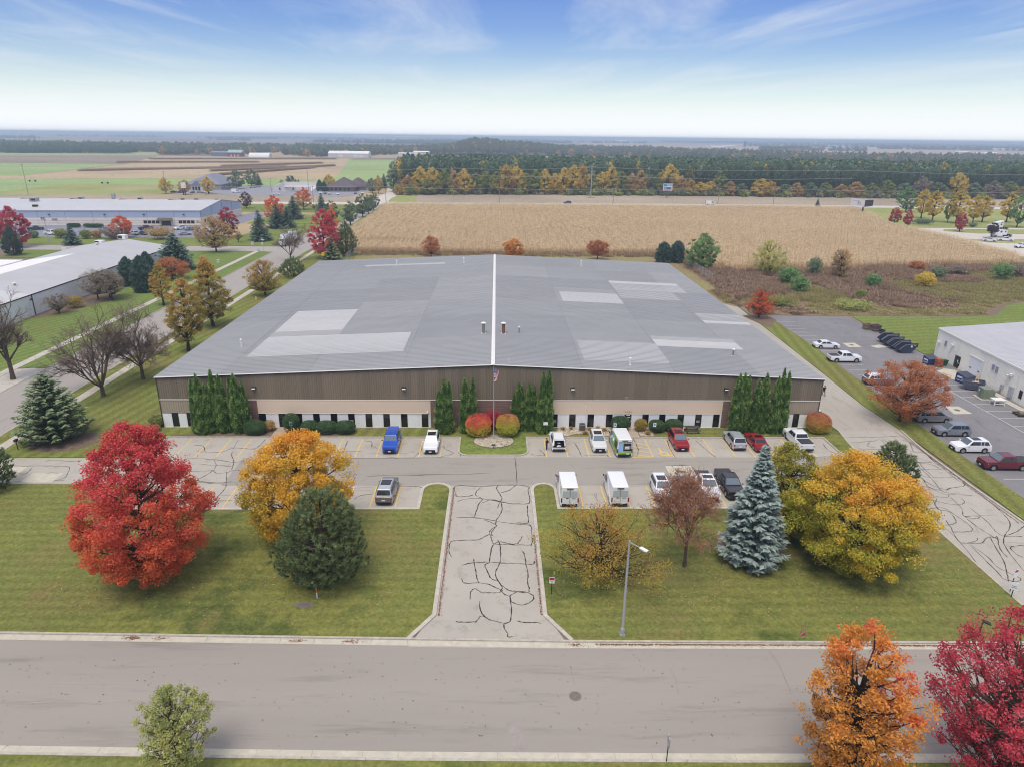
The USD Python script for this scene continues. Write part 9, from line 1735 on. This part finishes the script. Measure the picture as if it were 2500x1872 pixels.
bs = thing('billboard', 'small picture billboard on a pole in the stubble strip', 'billboard', (115.6, 476.3, 0)); MB().tube([[0, 0, 0], [0, 0, 4.8]], .35, 8).put('post', mat('bb_post', lin(112, 96, 84), .8), bs); MB().span(-3.1, 3.1, -.2, .2, 4.4, 9.2).put('panel', mat('bb_face', lin(206, 214, 224), .6), bs)
for x0, x1, z0, z1, c in ((-2.8, -.6, 7.4, 8.9, (96, 136, 176)), (-.4, 2.7, 7.8, 8.8, (150, 170, 190)), (-2.6, 2.6, 5.3, 6.9, (112, 152, 190)), (-.6, 1.8, 6.0, 7.3, (220, 228, 232)), (-2.8, 2.8, 4.6, 5.0, (196, 120, 120))): MB().span(x0, x1, -.26, -.21, z0, z1).put('print', mat('print_%d_%d_%d' % c, lin(*c), .6), bs)
t = thing('pole_sign', 'white pole sign in front of the clinic', 'sign', (-202, 462, 0)); MB().tube([[-.6, 0, 0], [-.6, 0, 5]], .25, 6).tube([[.6, 0, 0], [.6, 0, 5]], .25, 6).put('post', FRAME, t); MB().span(-1.5, 1.5, -.3, .3, 4.4, 7.8).put('panel', mat('clinic_sign', lin(222, 216, 222), .5), t)
# tall lamp on the far left and smaller posts
def arm_lamp(label, x, y, h, rz=0.0, m=None):
    t = thing('street_lamp', label, 'street lamp', (x, y, 0), rz); MB().tube([[0, 0, 0], [0, 0, h]], [.14, .08], 8).put('pole', m or POLE, t); MB().tube([[0, 0, h - .2], [-1.4, 0, h + .25]], .05, 5).put('arm', m or POLE, t); MB().hull([(-1.3, -.1, h + .25), (-2.0, .1, h + .3), (-2.0, -.1, h + .3), (-1.3, .1, h + .25)], .09).put('lamp_head', WTRIM, t)
arm_lamp('tall lamp post beside the large crimson tree', -159.5, 249.6, 8.8)
arm_lamp('lamp post rising in front of the grey shed at the blue factory lawn', -139.5, 262.8, 4.5)
for x, y, lab in ((-79.5, 236.8, 'pale street name sign at the corner of cross street and side street'),):
    t = thing('street_sign', lab, 'sign', (x, y, .1)); MB().tube([[0, 0, 0], [0, 0, 4.2]], .05, 6).put('post', POLE, t); MB().span(-.55, .55, -.03, .03, 3.8, 4.2).put('plate', mat('sign_pale', lin(196, 214, 208), .5), t)
for x, y, s, lab in ((-88.2, 251.5, 1.0, 'left pale utility box on the grass before the big dark spruce'), (-84.6, 251.3, .8, 'right pale utility box on the grass before the big dark spruce'), (-82.0, 238.6, .7, 'small grey box near the street name sign'), (-86.2, 214, .9, 'pale thin post box on the lawn by the far pavement')):
    t = thing('utility_box', lab, 'utility box', (x, y, .1)); MB().hull([(dx * s * .4, dy * s * .3, z) for dx in (-1, 1) for dy in (-1, 1) for z in (.05, s)], .04).put('casing', mat('utility_pale', lin(196, 200, 190), .6), t); MB().box(0, 0, s + .04, s * .95, s * .75, .05).put('lid', mat('utility_pale', lin(196, 200, 190), .6), t)
t = thing('hydrant', 'small yellow hydrant on the grass left of the roof edge', 'hydrant', (-58, 163.4, .1)); YH = mat('hydrant_yellow', lin(214, 186, 110), .5); MB().tube([[0, 0, 0], [0, 0, .75]], .16, 10, cap=True).put('barrel', YH, t); MB().tube([[0, 0, .72], [0, 0, .95]], [.2, .06], 10, cap=True).put('bonnet', YH, t); MB().tube([[-.3, 0, .5], [.3, 0, .5]], .08, 8, cap=True).put('nozzle', YH, t)
for i, (x, y, lab) in enumerate(((-145.3, 222, 'white yard sign with two legs by the cross street at the left'),)):
    t = thing('yard_sign', lab, 'sign', (-142, 229, .1)); MB().tube([[-.6, 0, 0], [-.6, 0, 2.2]], .06, 6).tube([[.6, 0, 0], [.6, 0, 2.2]], .06, 6).put('post', WTRIM, t); MB().span(-.8, .8, -.06, .06, .8, 2.2).put('panel', SIGNW, t)
# irrigation carts in the far green field
for x, y, lab in ((-370, 575, 'left one of two wheeled irrigation frames in the green field'), (-305, 560, 'right one of two wheeled irrigation frames in the green field')):
    t = thing('irrigation_frame', lab, 'irrigation frame', (x, y, .03))
    for s in (-1, 1): MB().tube([[s * 2.2, -.2, .7], [s * 2.2, .2, .7]], .7, 12, cap=True).put('wheel', TYRE, t)
    MB().beam([-2.2, 0, .8], [2.2, 0, .8], .25, .25).put('axle', POLE, t); MB().beam([-2.0, 0, .9], [-.4, 0, 3.8], .12, .12).beam([2.0, 0, .9], [.4, 0, 3.8], .12, .12).put('frame', POLE, t)
# concrete posts at the loading lane
for k in range(2):
    t = thing('bollard', ('yellow bollard left of the roller door', 'yellow bollard right of the roller door')[k], 'bollard', (80.6, (111.2, 106.5)[k], 0)); MB().tube([[0, 0, 0], [0, 0, 1.1]], .1, 10, cap=True).put('post', mat('bollard_yellow', lin(206, 190, 130), .6), t); MB().tube([[0, 0, .75], [0, 0, .85]], .104, 10).put('band', WTRIM, t)
# --- fallen leaves
LEAF['litter'] = leafmat('leaves_litter', [(0, lin(112, 82, 54)), (.5, lin(138, 108, 72)), (.85, lin(168, 138, 90)), (1, lin(206, 184, 124))], trans=.1, lift=1)
LEAF['litter_red'] = leafmat('leaves_litter_red', [(0, lin(110, 62, 50)), (.5, lin(142, 92, 70)), (1, lin(170, 124, 92))], trans=.1, lift=1)
def litter(spots):
    q = []
    for x, y, sx, sy, n in spots: q.append(np.column_stack([rng.normal(x, sx, n), rng.normal(y, sy, n)]))
    q = np.vstack(q); return q
L1 = litter([(-30.5, 51.5, 6, 3.2, 2600), (-18, 55, 6, 4, 3000), (-15, 51, 4, 3, 1500), (16.5, 51.5, 4, 2.6, 2600), (23, 52.5, 4, 2.4, 2200), (34, 51, 6, 3, 2600), (12, 50, 5, 3, 1200), (40, 55, 4, 5, 700), (-8.8, 60, 2.0, 5, 500), (0, 55, 30, 6, 1600), (58.5, 88, 1.0, 6, 1500), (57.8, 78, .9, 8, 1200), (57.6, 62, .9, 6, 600), (-57, 82, 4, 3, 900), (-52, 68, 5, 2, 900), (45.9, 83, .6, 2, 250), (-57.5, 106, 3, 3, 900)])
ok = inside(unary_union([front_left.buffer(-.2), front_right.buffer(-.2), Polygon([(56.9, 44), (60.3, 44), (59.7, 80), (60.6, 103), (56.8, 103), (56.6, 87)]), Polygon([(-62, 78), (-47, 78), (-47, 130), (-62, 130)])]), L1); L1 = L1[ok][::2]
v, f = leaf_quads(np.random.default_rng(401), np.column_stack([L1, np.full(len(L1), .125)]), len(L1), .11, 3.0, None, 0, .75)
MB().add(v, f, np.repeat(np.random.default_rng(5).random(len(L1)), 4)).put('fallen_leaves', LEAF['litter'], tint=True, label='fallen leaves scattered over the lawns', cat='leaves', kind='stuff')
r4 = np.random.default_rng(402); G2 = []
x = r4.uniform(8, 44, 2600); G2.append(np.column_stack([x, np.interp(x, [p[0] for p in KN], [p[1] for p in KN]) - .32 - np.abs(r4.normal(0, .09, 2600))]))
y = r4.uniform(47.6, 70, 900); G2.append(np.column_stack([np.full(900, -4.83) + np.abs(r4.normal(0, .09, 900)), y])); y = r4.uniform(47.6, 60, 420); G2.append(np.column_stack([np.full(420, 3.97) - np.abs(r4.normal(0, .07, 420)), y]))
y = r4.uniform(62, 86, 700); G2.append(np.column_stack([55.66 - np.abs(r4.normal(0, .08, 700)), y]))
for x_, n in ((-29, 120), (-26.8, 40), (-15.8, 60), (-11.5, 70), (6.4, 60)): G2.append(np.column_stack([r4.normal(x_, .35, n), lerpline(KN, x_) - .45 + r4.normal(0, .1, n)]))
G2.append(np.column_stack([r4.uniform(-45, 60, 500), r4.uniform(34.5, 43, 500)])); G2.append(np.column_stack([r4.uniform(-40, 50, 220), r4.uniform(71, 77, 220)])); G2.append(np.column_stack([r4.uniform(47, 57, 320), r4.uniform(86, 104, 320)]))
G2 = np.vstack(G2); v, f = leaf_quads(r4, np.column_stack([G2, np.full(len(G2), .03)]), len(G2), .10, 3.0, None, 0, .75)
MB().add(v, f, np.repeat(r4.random(len(G2)), 4)).put('gutter_leaves', LEAF['litter_red'], tint=True, label='reddish fallen leaves along kerbs and pavements', cat='leaves', kind='stuff')
# --- the hazy air
hz_ = trimesh.creation.cylinder(radius=13500, height=1, sections=64); v = np.array(hz_.vertices); v[:, 2] = np.where(v[:, 2] > 0, 44.0, -1.5)
HAZE = usdkit.material(stage, '/World/Looks/air', {'v': ('principled_volume', {'color': (.72, .86, 1.0), 'density': 0.00028, 'anisotropy': 0.2})}, [], volume='v.volume')
MB().add(v, hz_.faces).put('haze', HAZE, kind='stuff', label='pale bluish haze over the plain', cat='haze')
